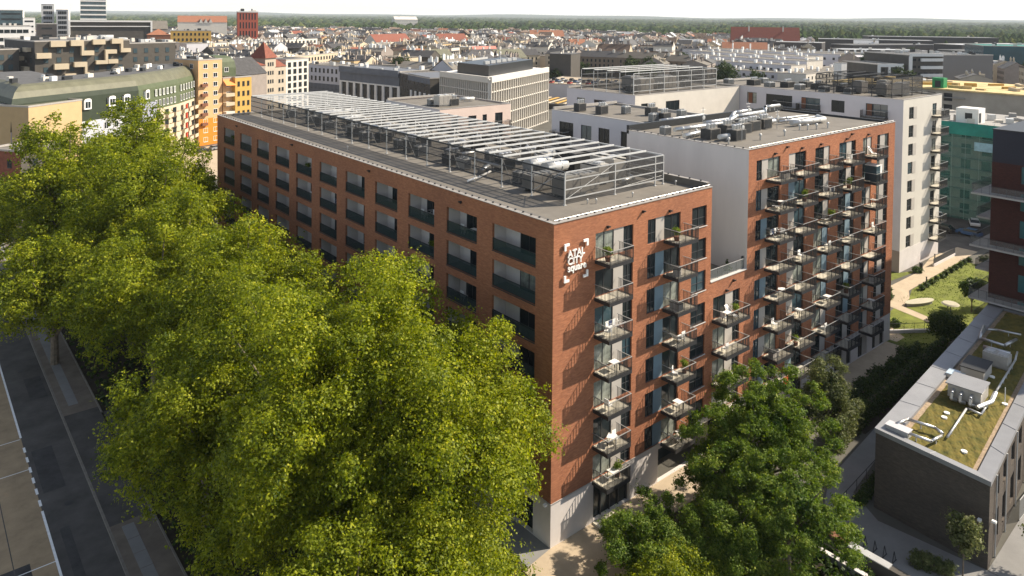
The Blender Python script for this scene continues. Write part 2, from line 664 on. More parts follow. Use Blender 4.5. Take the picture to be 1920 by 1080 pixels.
sheet('soil', rect(-23.2, 0, -45, 150), 0.004, SOIL)
sheet('road', rect(-30.35, -26.62, -60, 260), 0.006, ASPH)
sheet('road', rect(-47, -30.35, -60, 260), 0.005, ASPO)
sheet('road', rect(-23.05, -4, 38.5, 44.5), 0.10, ASPH)
pv = MB()
pv.box(-26.62, -26.42, -60, 260, 0, 0.13, 1)
pv.box(-26.42, -23.25, -60, 24.5, 0, 0.11, 0)
pv.box(-26.42, -23.25, 24.5, 46, 0, 0.095, 2)
pv.box(-26.42, -23.25, 46, 260, 0, 0.11, 0)
pv.box(-23.25, -23.10, -60, 38.5, 0, 0.17, 1)
pv.box(-23.25, -23.10, 44.5, 260, 0, 0.17, 1)
tag(pv.build('pavement', [PAVE, KERB, ASPH]), kind='structure')
pk = MB()
y = -20.0
while y < 130:
    if not (23.0 < y < 46.5):
        pk.box(-25.65, -24.75, y, y + 1.93, 0.11, 0.125)
    y += 2.0
tag(pk.build('paving_slabs', PAVG), kind='structure')
# white line and dashes
ln = MB()
ln.box(-30.44, -30.26, -30, 30.4, 0.006, 0.011)
for i in range(6):
    ln.box(-30.44, -30.24, 31.2 + i * 2.0, 32.2 + i * 2.0, 0.006, 0.011)
ln.box(-30.44, -30.26, 44.3, 150, 0.006, 0.011)
for yy in (23.0, 37.8, 44.0):
    ln.box(-36.5, -30.44, yy, yy + 0.09, 0.006, 0.0105)
tag(ln.build('road_markings', PAINT), kind='structure')
for (x0_, x1_, y0_, y1_) in ((-29.9, -28.2, 33, 41), (-28.6, -27.0, 52, 58), (-34.5, -32, 18, 24), (-29.6, -28.9, 12, 27)):
    sheet('road_patch', rect(x0_, x1_, y0_, y1_), 0.0085, mat('asphalt_patch', (0.055, 0.052, 0.05), 0.9, 0.3, 0.8))
for j, (x_, y_) in enumerate(((-28.4, 30.2), (-28.5, 60.5), (-33.6, 38.5))):
    mh_ = MB().tube((0, 0, 0), (0, 0, 0.012), 0.36, 0, 20).build('manhole_cover', FASC, None, (x_, y_, 0.006))
    tag(mh_, ('dark manhole cover in the asphalt lane by the dashes', 'dark manhole cover farther up the asphalt lane', 'manhole cover in the tan lane left of the dashes')[j], 'manhole cover')
jt = MB()
jt.box(-33.05, -32.98, -40, 200, 0.005, 0.0095)
tag(jt.build('road_joint', ASPH), kind='structure')

# paving around the block
p = MB()
p.prism([(-2.65, -0.5), (0, -0.5), (0, 80), (-2.65, 80)], 0, 0.05)
tag(p.build('pavement', PAVG), kind='structure')
p = MB()
p.prism([(-3.2, -30), (2.5, -30), (3.5, -4.5), (7.5, -3.4), (15, -3.6), (20.8, -3.0), (27, -3.4), (60, -3.6), (60, 0), (0, 0), (-3.2, -0.45)], 0, 0.055)
tag(p.build('pavement', PAVL), kind='structure')
sheet('soil', [(3.6, -30), (19, -30), (19, -14), (19, -5), (36, -4.2), (36, -3.6), (27, -3.5), (7.5, -3.6), (3.7, -4.6)], 0.008, SOIL)
p = MB()
p.prism([(19.3, -30), (24.5, -30), (24.5, -22.9), (23.7, -15), (25.8, -11.9), (32.8, -10.9), (38.5, -10.6), (63, -9.9), (63, -8.6), (38, -8.4), (26, -9.6), (19.3, -12.2)], 0, 0.05)
tag(p.build('path', PAVG), kind='structure')
p = MB()
p.prism([(24.5, -40), (70, -40), (70, -21), (24.6, -22.9)], 0, 0.045)
tag(p.build('path', PAVG), kind='structure')
sheet('soil', [(36, -8.3), (68, -8), (68, -3), (60, -1.2), (36, -3.7)], 0.012, SOIL)
sheet('lawn', [(61.2, 3.0), (73.5, 4.4), (72.2, 0), (69.3, -4.6), (60, -6.5), (60, -0.4)], 0.016, GRASS)
sheet('lawn', [(74.2, 3.2), (82.5, 5.8), (104, 6.2), (104, -8), (80, -9), (73, -6.2), (71.5, -5.0)], 0.016, GRASS)
sheet('soil', [(80, 9.9), (92.5, 8.8), (88.9, 10.35), (82, 20), (80, 15)], 0.02, GRASS)
p = MB()
p.prism([(74.2, 5.6), (81, 8.6), (92, 8.5), (101, 10.2), (104, 10.2), (112, 9.6), (112, 6.2), (104, 6.25), (81.6, 5.9), (78.4, 4.5), (74.0, 3.6)], 0, 0.04)
tag(p.build('path', PAVL), kind='structure')
p = MB()
p.prism([(73.0, 6.2), (74.8, 5.6), (73.2, 0.4), (71.0, -5.6), (69.6, -4.7), (71.4, 0.2)], 0, 0.035)
tag(p.build('path', PAVL), kind='structure')
p = MB()
p.prism([(61, -0.9), (63.2, -1.0), (65.3, 1.6), (61, 2.6)], 0, 0.03)
tag(p.build('path', PAVL), kind='structure')
sheet('road', [(104, 6.0), (150, 8), (150, 26), (106, 28)], 0.03, ASPH)
sheet('square', [(15, 150), (60, 150), (60, 200), (15, 198)], 0.02, PAVL)

# lawn furniture further down; first the buildings

# =================================================================== MAIN BRICK BUILDING
FH = 3.12
XM, YM, HM = 20.8, 78.7, 26.0
BAYS = [(2.1, 7.75), (9.95, 14.63), (16.7, 21.35), (23.48, 28.07), (30.35, 34.85), (37.03, 41.6), (43.83, 48.45), (50.62, 55.2), (57.45, 61.9), (63.95, 68.55), (70.9, 75.6)]
main = thing('apartment_building', 'long red brick building with a steel cage on its roof and white sign letters', 'apartment building')
w = MB()
lh = []
for k in range(7):
    for a, b in BAYS:
        lh.append((YM - b, YM - a, max(22.05 - FH * k, 3.70), 24.4 - FH * k))
w.holes((0, YM, 0), (0, -1, 0), YM, 3.6, HM, (-1, 0, 0), lh, depth=0.25)
fh = []
for k in range(7):
    zt, zb = 24.4 - FH * k, max(22.2 - FH * k, 3.62)
    fh += [(4.73, 9.42, zb, zt), (11.34, 15.98, zb, zt), (17.72, 20.0, max(22.45 - FH * k, 3.7), zt)]
w.holes((0, 0, 0), (1, 0, 0), XM, 3.6, HM, (0, -1, 0), fh, depth=0.22)
lk = [(0.5, 5.05, max(12.93 - FH * k, 3.62), 15.04 - FH * k) for k in range(4)]
w.holes((XM, 0, 0), (1, 0, 0), 6.2, 3.6, 16.68, (0, -1, 0), lk, depth=0.22)
w.quad((0, YM, 0), (XM, YM, 0), (XM, YM, HM), (0, YM, HM))
w.build('wall', 'brick', main)
w = MB()
w.quad((XM, 0, 0), (XM, YM, 0), (XM, YM, HM), (XM, 0, HM))
w.build('rear_wall', CONG, main)
pl = MB()
pl.holes((0, YM, 0), (0, -1, 0), YM, 0, 3.6, (-1, 0, 0), [(YM - b + 0.3, YM - a, 0.12, 2.85) for a, b in BAYS], depth=0.35)
pl.holes((0, 0, 0), (1, 0, 0), 27.0, 0, 3.6, (0, -1, 0), [(4.85, 9.42, 0.1, 3.25), (13.25, 26.6, 0.1, 3.1)], depth=0.35)
pl.box(0.02, 0.34, 0.02, YM, 3.55, 3.6)
pl.build('plinth', PLC, main)
inr = MB()
inr.quad((0.36, 0.4, 0), (0.36, YM, 0), (0.36, YM, 3.55), (0.36, 0.4, 3.55), 0)
inr.quad((4.8, 0.36, 0), (9.5, 0.36, 0), (9.5, 0.36, 3.5), (4.8, 0.36, 3.5), 0)
inr.quad((13.2, 2.2, 0), (26.8, 2.2, 0), (26.8, 2.2, 3.5), (13.2, 2.2, 3.5), 0)
inr.quad((13.2, 0.2, 3.2), (26.8, 0.2, 3.2), (26.8, 2.2, 3.2), (13.2, 2.2, 3.2), 1)
inr.quad((13.25, 0.35, 0), (13.25, 2.2, 0), (13.25, 2.2, 3.2), (13.25, 0.35, 3.2), 1)
inr.build('shopfront_glazing', [GLS, PLC], main)
# mullions of the ground floor glazing
for a, b in BAYS:
    mm = MB()
    for i in range(6):
        u = a + (b - 0.3 - a) * i / 5
        mm.box(0.24, 0.34, u - 0.05, u + 0.05, 0.12, 2.84)
    mm.build('mullions', BLK, main)
mm = MB()
for i in range(5):
    mm.box(4.9 + i * 1.1 - 0.05, 4.9 + i * 1.1 + 0.05, 0.22, 0.33, 0.1, 3.24)
mm.build('mullions', FRM, main)
cap = MB()
cap.box(-0.05, XM + 27.0 - XM, -0.05, 0.0, 3.56, 3.63)
cap.box(-0.05, 0.0, 0.0, YM, 3.56, 3.63)
cap.build('flashing', GALV, main)
rd = MB()
rd.quad((0.3, 0.3, 25.72), (XM - 0.3, 0.3, 25.72), (XM - 0.3, YM - 0.3, 25.72), (0.3, YM - 0.3, 25.72))
rd.build('roof_deck', MEMB, main)
pr = MB()
pr.box(0.01, 0.3, 0.01, YM - 0.01, 25.5, 25.99)
pr.box(XM - 0.35, XM - 0.01, 0.3, YM - 0.01, 25.5, 26.38)
pr.box(0.3, XM - 0.01, 0.01, 0.3, 25.5, 25.99)
pr.box(0.3, XM - 0.35, YM - 0.3, YM - 0.01, 25.5, 25.99)
pr.build('parapet', MEMB, main)
cp = MB()
cp.box(-0.06, 0.36, -0.06, YM + 0.06, 26.0, 26.05)
cp.box(0.36, XM + 0.04, -0.06, 0.36, 26.0, 26.05)
cp.box(0.36, XM, YM - 0.3, YM + 0.06, 26.0, 26.05)
cp.box(XM - 0.4, XM + 0.03, 0.36, YM - 0.3, 26.38, 26.42)
cp.build('coping', COPE, main)


def clips(x0, y0, x1, y1, z, parent, step=1.0, name='lightning_clips'):
    b = MB()
    n = int(math.hypot(x1 - x0, y1 - y0) / step)
    for i in range(n):
        t = (i + 0.5) / n
        x, y = x0 + (x1 - x0) * t, y0 + (y1 - y0) * t
        b.box(x - 0.06, x + 0.06, y - 0.06, y + 0.06, z, z + 0.11)
    b.tube((x0, y0, z + 0.13), (x1, y1, z + 0.13), 0.012, 1, 4)
    return tag(b.build(name, [BLK, STEEL], parent), kind='stuff')


clips(0.28, 0.5, 0.28, YM, 26.05, main)
clips(0.3, 0.28, XM, 0.28, 26.05, main)
clips(XM - 0.2, 0.5, XM - 0.2, 40, 26.42, main, 1.3)


def loggia(w_, h):
    def f():
        b = MB()
        d = 1.55
        x0, x1 = -w_ / 2, w_ / 2
        b.quad((x0, d, 0), (x1, d, 0), (x1, d, h), (x0, d, h), 0)
        b.quad((x0, 0.25, 0), (x0, d, 0), (x0, d, h), (x0, 0.25, h), 0)
        b.quad((x1, 0.25, 0), (x1, d, 0), (x1, d, h), (x1, 0.25, h), 0)
        b.quad((x0, 0.25, h), (x1, 0.25, h), (x1, d, h), (x0, d, h), 0)
        b.quad((x0, 0.25, 0.005), (x1, 0.25, 0.005), (x1, d, 0.005), (x0, d, 0.005), 1)
        b.box(x0, x1, -0.03, 0.0, -0.06, 0.02, 2)
        return b.mesh('loggia', [PLC, CONG, FASC])
    return cached(('log', round(w_, 2), round(h, 2)), f)


def loggia_rail(w_):
    def f():
        b = MB()
        x0, x1 = -w_ / 2 + 0.02, w_ / 2 - 0.02
        b.quad((x0, 0.09, 0.04), (x1, 0.09, 0.04), (x1, 0.09, 1.02), (x0, 0.09, 1.02), 0)
        b.box(x0, x1, 0.05, 0.11, 1.02, 1.07, 1)
        n = int(w_ / 0.16)
        for i in range(n + 1):
            x = x0 + (x1 - x0 - 0.02) * i / n
            b.box(x, x + 0.022, 0.055, 0.08, 0.03, 1.02, 1)
        return b.mesh('railing', [TEALR, BLK])
    return cached(('lograil', round(w_, 2)), f)


LOG_H = 2.35
for k in range(7):
    for bi, (a, b_) in enumerate(BAYS):
        zb = max(22.05 - FH * k, 3.70)
        h = 24.4 - FH * k - zb
        wd = b_ - a
        lo = inst('loggia', loggia(wd, h), main, (0, (a + b_) / 2, zb), -math.pi / 2)
        inst('railing', loggia_rail(wd), lo)
        r = random.random()
        off = 0.35 if bi == 0 else random.choice((0.25, 0.4, -0.2))
        dw = min(2.3, wd * 0.42)
        dm = win_mesh(dw, h - 0.15, 'door')
        do = inst('balcony_door', dm, lo, (off, 1.53, 0.02))
        inst('pane', pane_mesh(dw, h - 0.15, GLS if r < 0.8 else CURT), do)
# ---- openings of the sunny gable
cw = [CURT, GLS, GLB, GLS, GLS, GLS, GLS]


def panel_part(parent, x0, x1, z0, z1, m, y=0.10, rot=False):
    def f():
        return MB().box(0, x1 - x0, 0, 0.1, 0, z1 - z0).mesh('infill_panel', [m])
    return inst('infill_panel', cached(('pan', round(x1 - x0, 2), round(z1 - z0, 2), m.name), f), parent, (x0, y, z0))


for k in range(7):
    zt, zb = 24.4 - FH * k, max(22.2 - FH * k, 3.62)
    h = zt - zb
    add_window(main, 5.885, 0.18, zb, 2.31, h, 0, 'door', [CURT, GLS, GLB, CURT, CURT, GLS, CURT][k], 'balcony_door')
    panel_part(main, 7.04, 8.26, zb, zt, GRYP)
    add_window(main, 8.84, 0.18, zb, 1.16, h, 0, 'double', [GLS, GLS, GLS, GLB, GLS, GLS, GLS][k])
    add_window(main, 11.945, 0.18, zb, 1.21, h, 0, 'double', GLS)
    panel_part(main, 12.55, 13.73, zb, zt, GRYP if k == 0 else BLUP)
    add_window(main, 14.855, 0.18, zb, 2.25, h, 0, 'door', [GLS, GLS, CURT, GLS, GLS, GLS, CURT][k], 'balcony_door')
    zc = max(22.45 - FH * k, 3.7)
    add_window(main, 18.86, 0.18, zc, 2.28, zt - zc, 0, 'double', [GLS, GLS, GLB, GLS, GLS, GLS, GLS][k], sill=True)
    add_balcony(main, 4.65, -0.01, zb, 2.85, 1.72)
    add_balcony(main, 13.55, -0.01, zb, 2.85, 1.72)
for k in range(4):
    zt, zb = 15.04 - FH * k, max(12.93 - FH * k, 3.62)
    h = zt - zb
    add_window(main, 22.4, 0.18, zb, 2.2, h, 0, 'door', [GLS, CURT, CURT, CURT][k], 'balcony_door')
    panel_part(main, 23.5, 24.75, zb, zt, GRYP)
    add_window(main, 25.3, 0.18, zb, 1.1, h, 0, 'double', GLS)
    add_balcony(main, 21.15, -0.01, zb, 3.9, 1.72)
for (x, z) in [(6.1, 24.75), (14.3, 24.75), (10.6, 25.3), (23.4, 15.35), (24.6, 16.1)]:
    inst('wall_lamp', lamp_mesh(), main, (x, -0.01, z))
for y_ in (12.3, 29.2, 49.5, 69.7):
    inst('wall_lamp', lamp_mesh(), main, (-0.01, y_, 25.3), -math.pi / 2)
inst('wall_lamp', cached('cam', lambda: MB().box(-0.12, 0.12, -0.3, 0, 0, 0.16).mesh('wall_lamp', [LETT])), main, (-0.01, 0.5, 3.3), -math.pi / 2)
# terrace of the link
tr = MB()
tr.quad((XM, 0.3, 16.15), (27.0, 0.3, 16.15), (27.0, 30, 16.15), (XM, 30, 16.15), 0)
tr.box(XM, 27.0, 0.005, 0.3, 16.0, 16.66, 0)
tr.box(XM + 0.01, 26.98, -0.07, 0.34, 16.68, 16.76, 1)
tr.build('terrace', [MEMB, SILL], main)
gb = MB()
gb.quad((XM + 0.1, 0.2, 16.8), (26.8, 0.2, 16.8), (26.8, 0.2, 17.75), (XM + 0.1, 0.2, 17.75), 0)
gb.box(XM + 0.05, 26.85, 0.17, 0.23, 17.75, 17.80, 1)
for x in (XM + 0.08, 22.3, 24.0, 25.5, 26.7):
    gb.box(x, x + 0.06, 0.24, 0.28, 16.76, 17.75, 2)
gb.box(26.5, 26.9, 0.3, 0.36, 16.2, 18.0, 2)
gb.build('glass_balustrade', [CLRG, GALV, BLK], main)

# sign: letters and corner marks standing off the brick


def text_mesh(s, size, depth):
    cu = bpy.data.curves.new('lettering', 'FONT')
    cu.body = s
    cu.size = size
    cu.extrude = depth
    cu.offset = 0.015
    ob = bpy.data.objects.new('lettering', cu)
    COL.objects.link(ob)
    bpy.context.view_layer.update()
    dg = bpy.context.evaluated_depsgraph_get()
    me = bpy.data.meshes.new_from_object(ob.evaluated_get(dg))
    bpy.data.objects.remove(ob)
    bpy.data.curves.remove(cu)
    me.materials.clear()
    me.materials.append(LETT)
    return me


for s, x, z, sz in (('ATAL', 1.42, 23.10, 0.78), ('CITY', 1.42, 22.50, 0.78), ('square', 1.42, 21.95, 0.78)):
    o = inst('sign_lettering', text_mesh(s, sz, 0.05), main, (x, -0.13, z))
    o.rotation_euler = (math.pi / 2, 0, 0)
for cx, cz, sx, sz in ((1.02, 24.25, 1, -1), (3.72, 24.25, -1, -1), (1.02, 21.15, 1, 1), (3.72, 21.15, -1, 1)):
    b = MB()
    t, l = 0.2, 0.55
    b.box(min(0, sx * l), max(0, sx * l), -0.2, -0.1, min(0, sz * t), max(0, sz * t))
    b.box(min(0, sx * t), max(0, sx * t), -0.2, -0.1, min(sz * t, sz * l), max(sz * t, sz * l))
    b.build('sign_corner', LETT, main, (cx, 0, cz))

# =================================================================== TALLER BLOCK
X0, X1, YB, HB = 27.0, 61.0, 16.3, 28.9
blk = thing('apartment_building', 'tall brick fronted block with five stacks of steel balconies and blank side wall', 'apartment building')
heads = [27.62 - FH * k for k in range(8)]
OP = [(28.45, 29.6, 'w'), (29.6, 30.75, 'p'), (30.75, 33.0, 'd'), (34.75, 36.2, 'p'), (36.2, 38.4, 'd'), (40.4, 42.55, 'd'), (42.55, 43.75, 'p'), (46.0, 48.0, 'd'), (48.0, 49.2, 'p'), (49.2, 50.15, 'w'),
      (52.0, 53.3, 'd'), (53.3, 54.4, 'p'), (55.9, 56.9, 'w'), (56.9, 58.2, 'p'), (58.2, 59.2, 'w')]
GRP = [(28.45, 33.0), (34.75, 38.4), (40.4, 43.75), (46.0, 50.15), (52.0, 54.4), (55.9, 59.2)]
hs = []
for zt in heads:
    for a, b_ in GRP:
        hs.append((a - X0, b_ - X0, max(zt - 2.15, 3.62), zt))
w = MB()
w.holes((X0, 0, 0), (1, 0, 0), X1 - X0, 3.6, HB, (0, -1, 0), hs, depth=0.22)
w.build('wall', 'brick', blk)
w = MB()
w.quad((X0, 0, 0), (X0, YB, 0), (X0, YB, HB), (X0, 0, HB))
w.quad((X1, 0, 0), (X1, YB, 0), (X1, YB, HB), (X1, 0, HB))
w.quad((X0, YB, 0), (X1, YB, 0), (X1, YB, HB), (X0, YB, HB))
w.build('side_wall', PL, blk)
w = MB()
w.holes((X0, 0, 0), (1, 0, 0), X1 - X0, 0, 3.6, (0, -1, 0), [(a - X0, b_ - X0, 0.1, 2.6) for a, b_ in GRP], depth=0.22)
w.build('plinth', PLC, blk)
w = MB()
w.box(X0, X1 + 0.05, -0.04, 0.0, 3.56, 3.63)
w.build('flashing', GALV, blk)
for k, zt in enumerate(heads):
    zb = max(zt - 2.15, 3.62)
    for a, b_, t in OP:
        if t == 'p':
            panel_part(blk, a, b_, zb, zt, GRYP if k == 0 or a > 50 or random.random() < 0.5 else BLUP)
        else:
            gl = None if t == 'w' else random.choice((GLS, GLS, GLS, GLB, CURT))
            add_window(blk, (a + b_) / 2, 0.18, zb, b_ - a, zt - zb, 0, 'double' if t == 'w' else 'door', gl, 'window' if t == 'w' else 'balcony_door')
for a, b_, t in OP:
    if t != 'p':
        add_window(blk, (a + b_) / 2, 0.18, 0.1, b_ - a, 2.5, 0, 'door', GLS, 'terrace_door')
for a, b_ in ((29.6, 30.75), (34.75, 36.2), (42.55, 43.75), (48.0, 49.2), (53.3, 54.4), (56.9, 58.2)):
    panel_part(blk, a, b_, 0.1, 2.6, GRYP)
BCOL = [(30.2, 3.2), (34.8, 3.2), (40.4, 3.2), (45.7, 3.1), (52.0, 3.1)]
for k in range(8):
    zb = max(25.45 - FH * k, 3.5)
    for bx, bw in BCOL:
        add_balcony(blk, bx, -0.01, zb, bw, 1.75)
for x in (31.8, 37.3, 41.5, 47.6, 53.2):
    inst('wall_lamp', lamp_mesh(), blk, (x, -0.01, 28.0))
for x in (34.2, 48.9):
    inst('wall_lamp', lamp_mesh(), blk, (x, -0.01, 28.45))
rf = MB()
rf.quad((X0 + 0.25, 0.25, 28.68), (X1 - 0.25, 0.25, 28.68), (X1 - 0.25, YB - 0.25, 28.68), (X0 + 0.25, YB - 0.25, 28.68))
rf.build('roof_deck', MEMB, blk)
cp = MB()
cp.box(X0 - 0.05, X0 + 0.3, -0.05, YB, 28.9, 28.95)
cp.box(X0 + 0.3, X1 + 0.05, -0.05, 0.3, 28.9, 28.95)
cp.box(X0 + 0.01, X0 + 0.25, 0.01, YB, 28.5, 28.9)
cp.box(X0 + 0.25, X1 - 0.01, 0.01, 0.25, 28.5, 28.9)
cp.build('coping', COPE, blk)
bp_ = MB()
bp_.box(X0, X1 + 0.04, YB - 0.3, YB + 0.05, 28.5, 29.5, 0)
bp_.box(X1 - 0.3, X1 + 0.04, 0.3, YB - 0.3, 28.5, 28.95, 0)
bp_.build('back_parapet', BLK, blk)
clips(X0 + 0.2, 0.3, X0 + 0.2, YB, 28.95, blk)
clips(X0 + 0.3, 0.2, X1, 0.2, 28.95, blk)

# =================================================================== GREY BLOCKS BEHIND


def add_wins(parent, face, base, us, zs, wd, h, style='double', gl=None, hole_depth=0.0):
    """windows on a face: face '-y' at y=base, '-x' at x=base"""
    for z in zs:
        for u in us:
            if face == '-y':
                add_window(parent, u, base + 0.12, z, wd, h, 0, style, gl)
            else:
                add_window(parent, base + 0.12, u, z, wd, h, -math.pi / 2, style, gl)


def flat_block(label, x0, x1, y0, y1, H, wy, wx, ywins, xwins, cat='apartment building', wallx=None, deck=MEMB, par=0.25, base=None, name='apartment_building'):
    """ywins / xwins: lists of (u0,u1,z0,z1,style) openings on the -y and -x faces"""
    t = thing(name, label, cat, (x0, y0, 0))
    lx, ly = x1 - x0, y1 - y0
    a = MB()
    a.holes((0, 0, 0), (1, 0, 0), lx, 0, H, (0, -1, 0), [(u0 - x0, u1 - x0, z0, z1) for u0, u1, z0, z1, s in ywins], 0.15)
    a.quad((lx, 0, 0), (lx, ly, 0), (lx, ly, H), (lx, 0, H))
    a.quad((0, ly, 0), (lx, ly, 0), (lx, ly, H), (0, ly, H))
    a.build('wall', wy, t)
    a = MB()
    a.holes((0, ly, 0), (0, -1, 0), ly, 0, H, (-1, 0, 0), [(y1 - u1, y1 - u0, z0, z1) for u0, u1, z0, z1, s in xwins], 0.15)
    a.build('wall', wx, t)  # -x wall in a cooler plaster: its shade is put into the colour
    for u0, u1, z0, z1, s in ywins:
        add_window(t, (u0 + u1) / 2 - x0, 0.14, z0, u1 - u0, z1 - z0, 0, s)
    for u0, u1, z0, z1, s in xwins:
        add_window(t, 0.14, (u0 + u1) / 2 - y0, z0, u1 - u0, z1 - z0, -math.pi / 2, s)
    a = MB()
    a.quad((0.25, 0.25, H - par), (lx - 0.25, 0.25, H - par), (lx - 0.25, ly - 0.25, H - par), (0.25, ly - 0.25, H - par))
    a.build('roof_deck', deck, t)
    a = MB()
    a.box(-0.05, 0.25, -0.05, ly + 0.05, H - 0.02, H + 0.05)
    a.box(0.25, lx + 0.05, -0.05, 0.25, H - 0.02, H + 0.05)
    a.box(0.25, lx + 0.05, ly - 0.25, ly + 0.05, H - 0.02, H + 0.35)
    a.box(lx - 0.25, lx + 0.05, 0.25, ly - 0.25, H - 0.02, H + 0.05)
    a.build('coping', COPE, t)
    return t


G2 = flat_block('low grey block behind the brick block, with dark windows just above the rooftop cage', 33.0, 46.5, 16.5, 35.8, 28.9, PL, PLB, [],
                [(31.4, 34.2, 25.1 - FH * k, 27.4 - FH * k, 'door3') for k in range(3)] + [(27.9, 29.9, 25.1 - FH * k, 27.4 - FH * k, 'pair') for k in range(3)] +
                [(24.6, 26.6, 25.1 - FH * k, 27.4 - FH * k, 'pair') for k in range(3)] + [(21.4, 22.6, 25.1 - FH * k, 27.4 - FH * k, 'single') for k in range(3)])
add_balcony(G2, -0.01, 34.9 - 16.5, 25.0, 2.8, 1.3, -math.pi / 2)
G3 = flat_block('pale block with a glassy steel cage on its roof, behind the brick blocks', 57.5, 88.7, 41.3, 58, 28.9, WHT, PLB,
                [(59.1, 60.9, 25.3 - FH * k, 27.35 - FH * k, 'pair') for k in range(3)] + [(62.0, 62.9, 25.3 - FH * k, 27.35 - FH * k, 'single') for k in range(3)] + [(65.8, 69.7, 25.3 - FH * k, 27.35 - FH * k, 'triple') for k in range(3)],
                [(53.3, 55.3, 25.3, 27.35, 'pair'), (48.0, 51.0, 25.3, 27.35, 'triple'), (44, 45.5, 25.3, 27.35, 'pair')])
g4y = []
for k in range(8):
    zt = 27.55 - FH * k
    g4y += [(91.2, 93.0, zt - 2.0, zt, 'double'), (100.9, 102.7, zt - 2.1, zt, 'pair')]
g4x = []
for k in range(4):
    zt = 27.85 - FH * k
    g4x += [(45.0, 47.0, zt - 2.1, zt, 'door'), (37.6, 39.7, zt - 2.1, zt, 'pair'), (30.2, 35.6, zt - 2.1, zt, 'triple'), (24.8, 28.4, zt - 2.1, zt, 'door3'), (20.3, 22.7, zt - 2.1, zt, 'pair'), (12.9, 16.6, zt - 2.1, zt, 'door3')]
G4 = flat_block('tall pale grey block at right with a sunlit end wall and one stack of balconies', 88.9, 105.0, 10.4, 48.8, 29.0, mat('plaster_lit_grey', (0.56, 0.53, 0.47), 0.9, 0.05, 0.3), PLB, g4y, g4x)  # end wall in a warmer, lighter plaster: sunlight put into the colour
for k in range(8):
    zb = 25.4 - FH * k
    add_balcony(G4, 100.6 - 88.9, -0.01, zb, 3.6, 1.6)
    panel_part(G4, 93.02 - 88.9, 94.3 - 88.9, zb + 0.1, zb + 2.15, GRYP, y=-0.03)
for k in range(4):
    zb = 25.65 - FH * k
    for u, l in ((47.6, 3.2), (33.5, 5.0), (28.8, 4.2), (17.0, 4.2)):
        add_balcony(G4, -0.01, u - 10.4, zb, l, 1.2, -math.pi / 2)
pb = MB()
pb.box(-0.04, 16.14, -0.03, 0.0, 0, 3.6, 0)
pb.box(-0.04, -0.001, 0, 38.4, 0, 3.6, 1)
pb.build('plinth', [PLC, TAUPE], G4)
# shutters of rust and red seen on the shaded side
for u, z in ((38.9, 25.75), (27.9, 25.75), (15.9, 25.75)):
    def fsh():
        return MB().box(0.0, 0.05, 0, 0.85, 0, 2.0).mesh('shutter', [RUST])
    inst('shutter', cached('shut', fsh), G4, (-0.06, u - 10.4 - 0.4, z))
B0 = flat_block('pale low block with rooftop vents between the long cage and the white office', 33.0, 49.0, 64.3, 82.5, 25.9, mat('plaster_pink', (0.66, 0.53, 0.46), 0.9, 0.05, 0.3), PLB,
                [(35.5, 37.0, 22.3, 24.3, 'pair'), (39.2, 41.0, 22.3, 24.3, 'pair'), (42.4, 43.4, 22.3, 24.3, 'single'), (45.3, 47.1, 22.0, 24.4, 'pair'), (45.3, 47.1, 18.8, 21.2, 'pair'), (39.2, 41.0, 19.2, 21.2, 'pair')], [])
add_balcony(B0, 12.0, -0.01, 21.9, 3.2, 1.3)

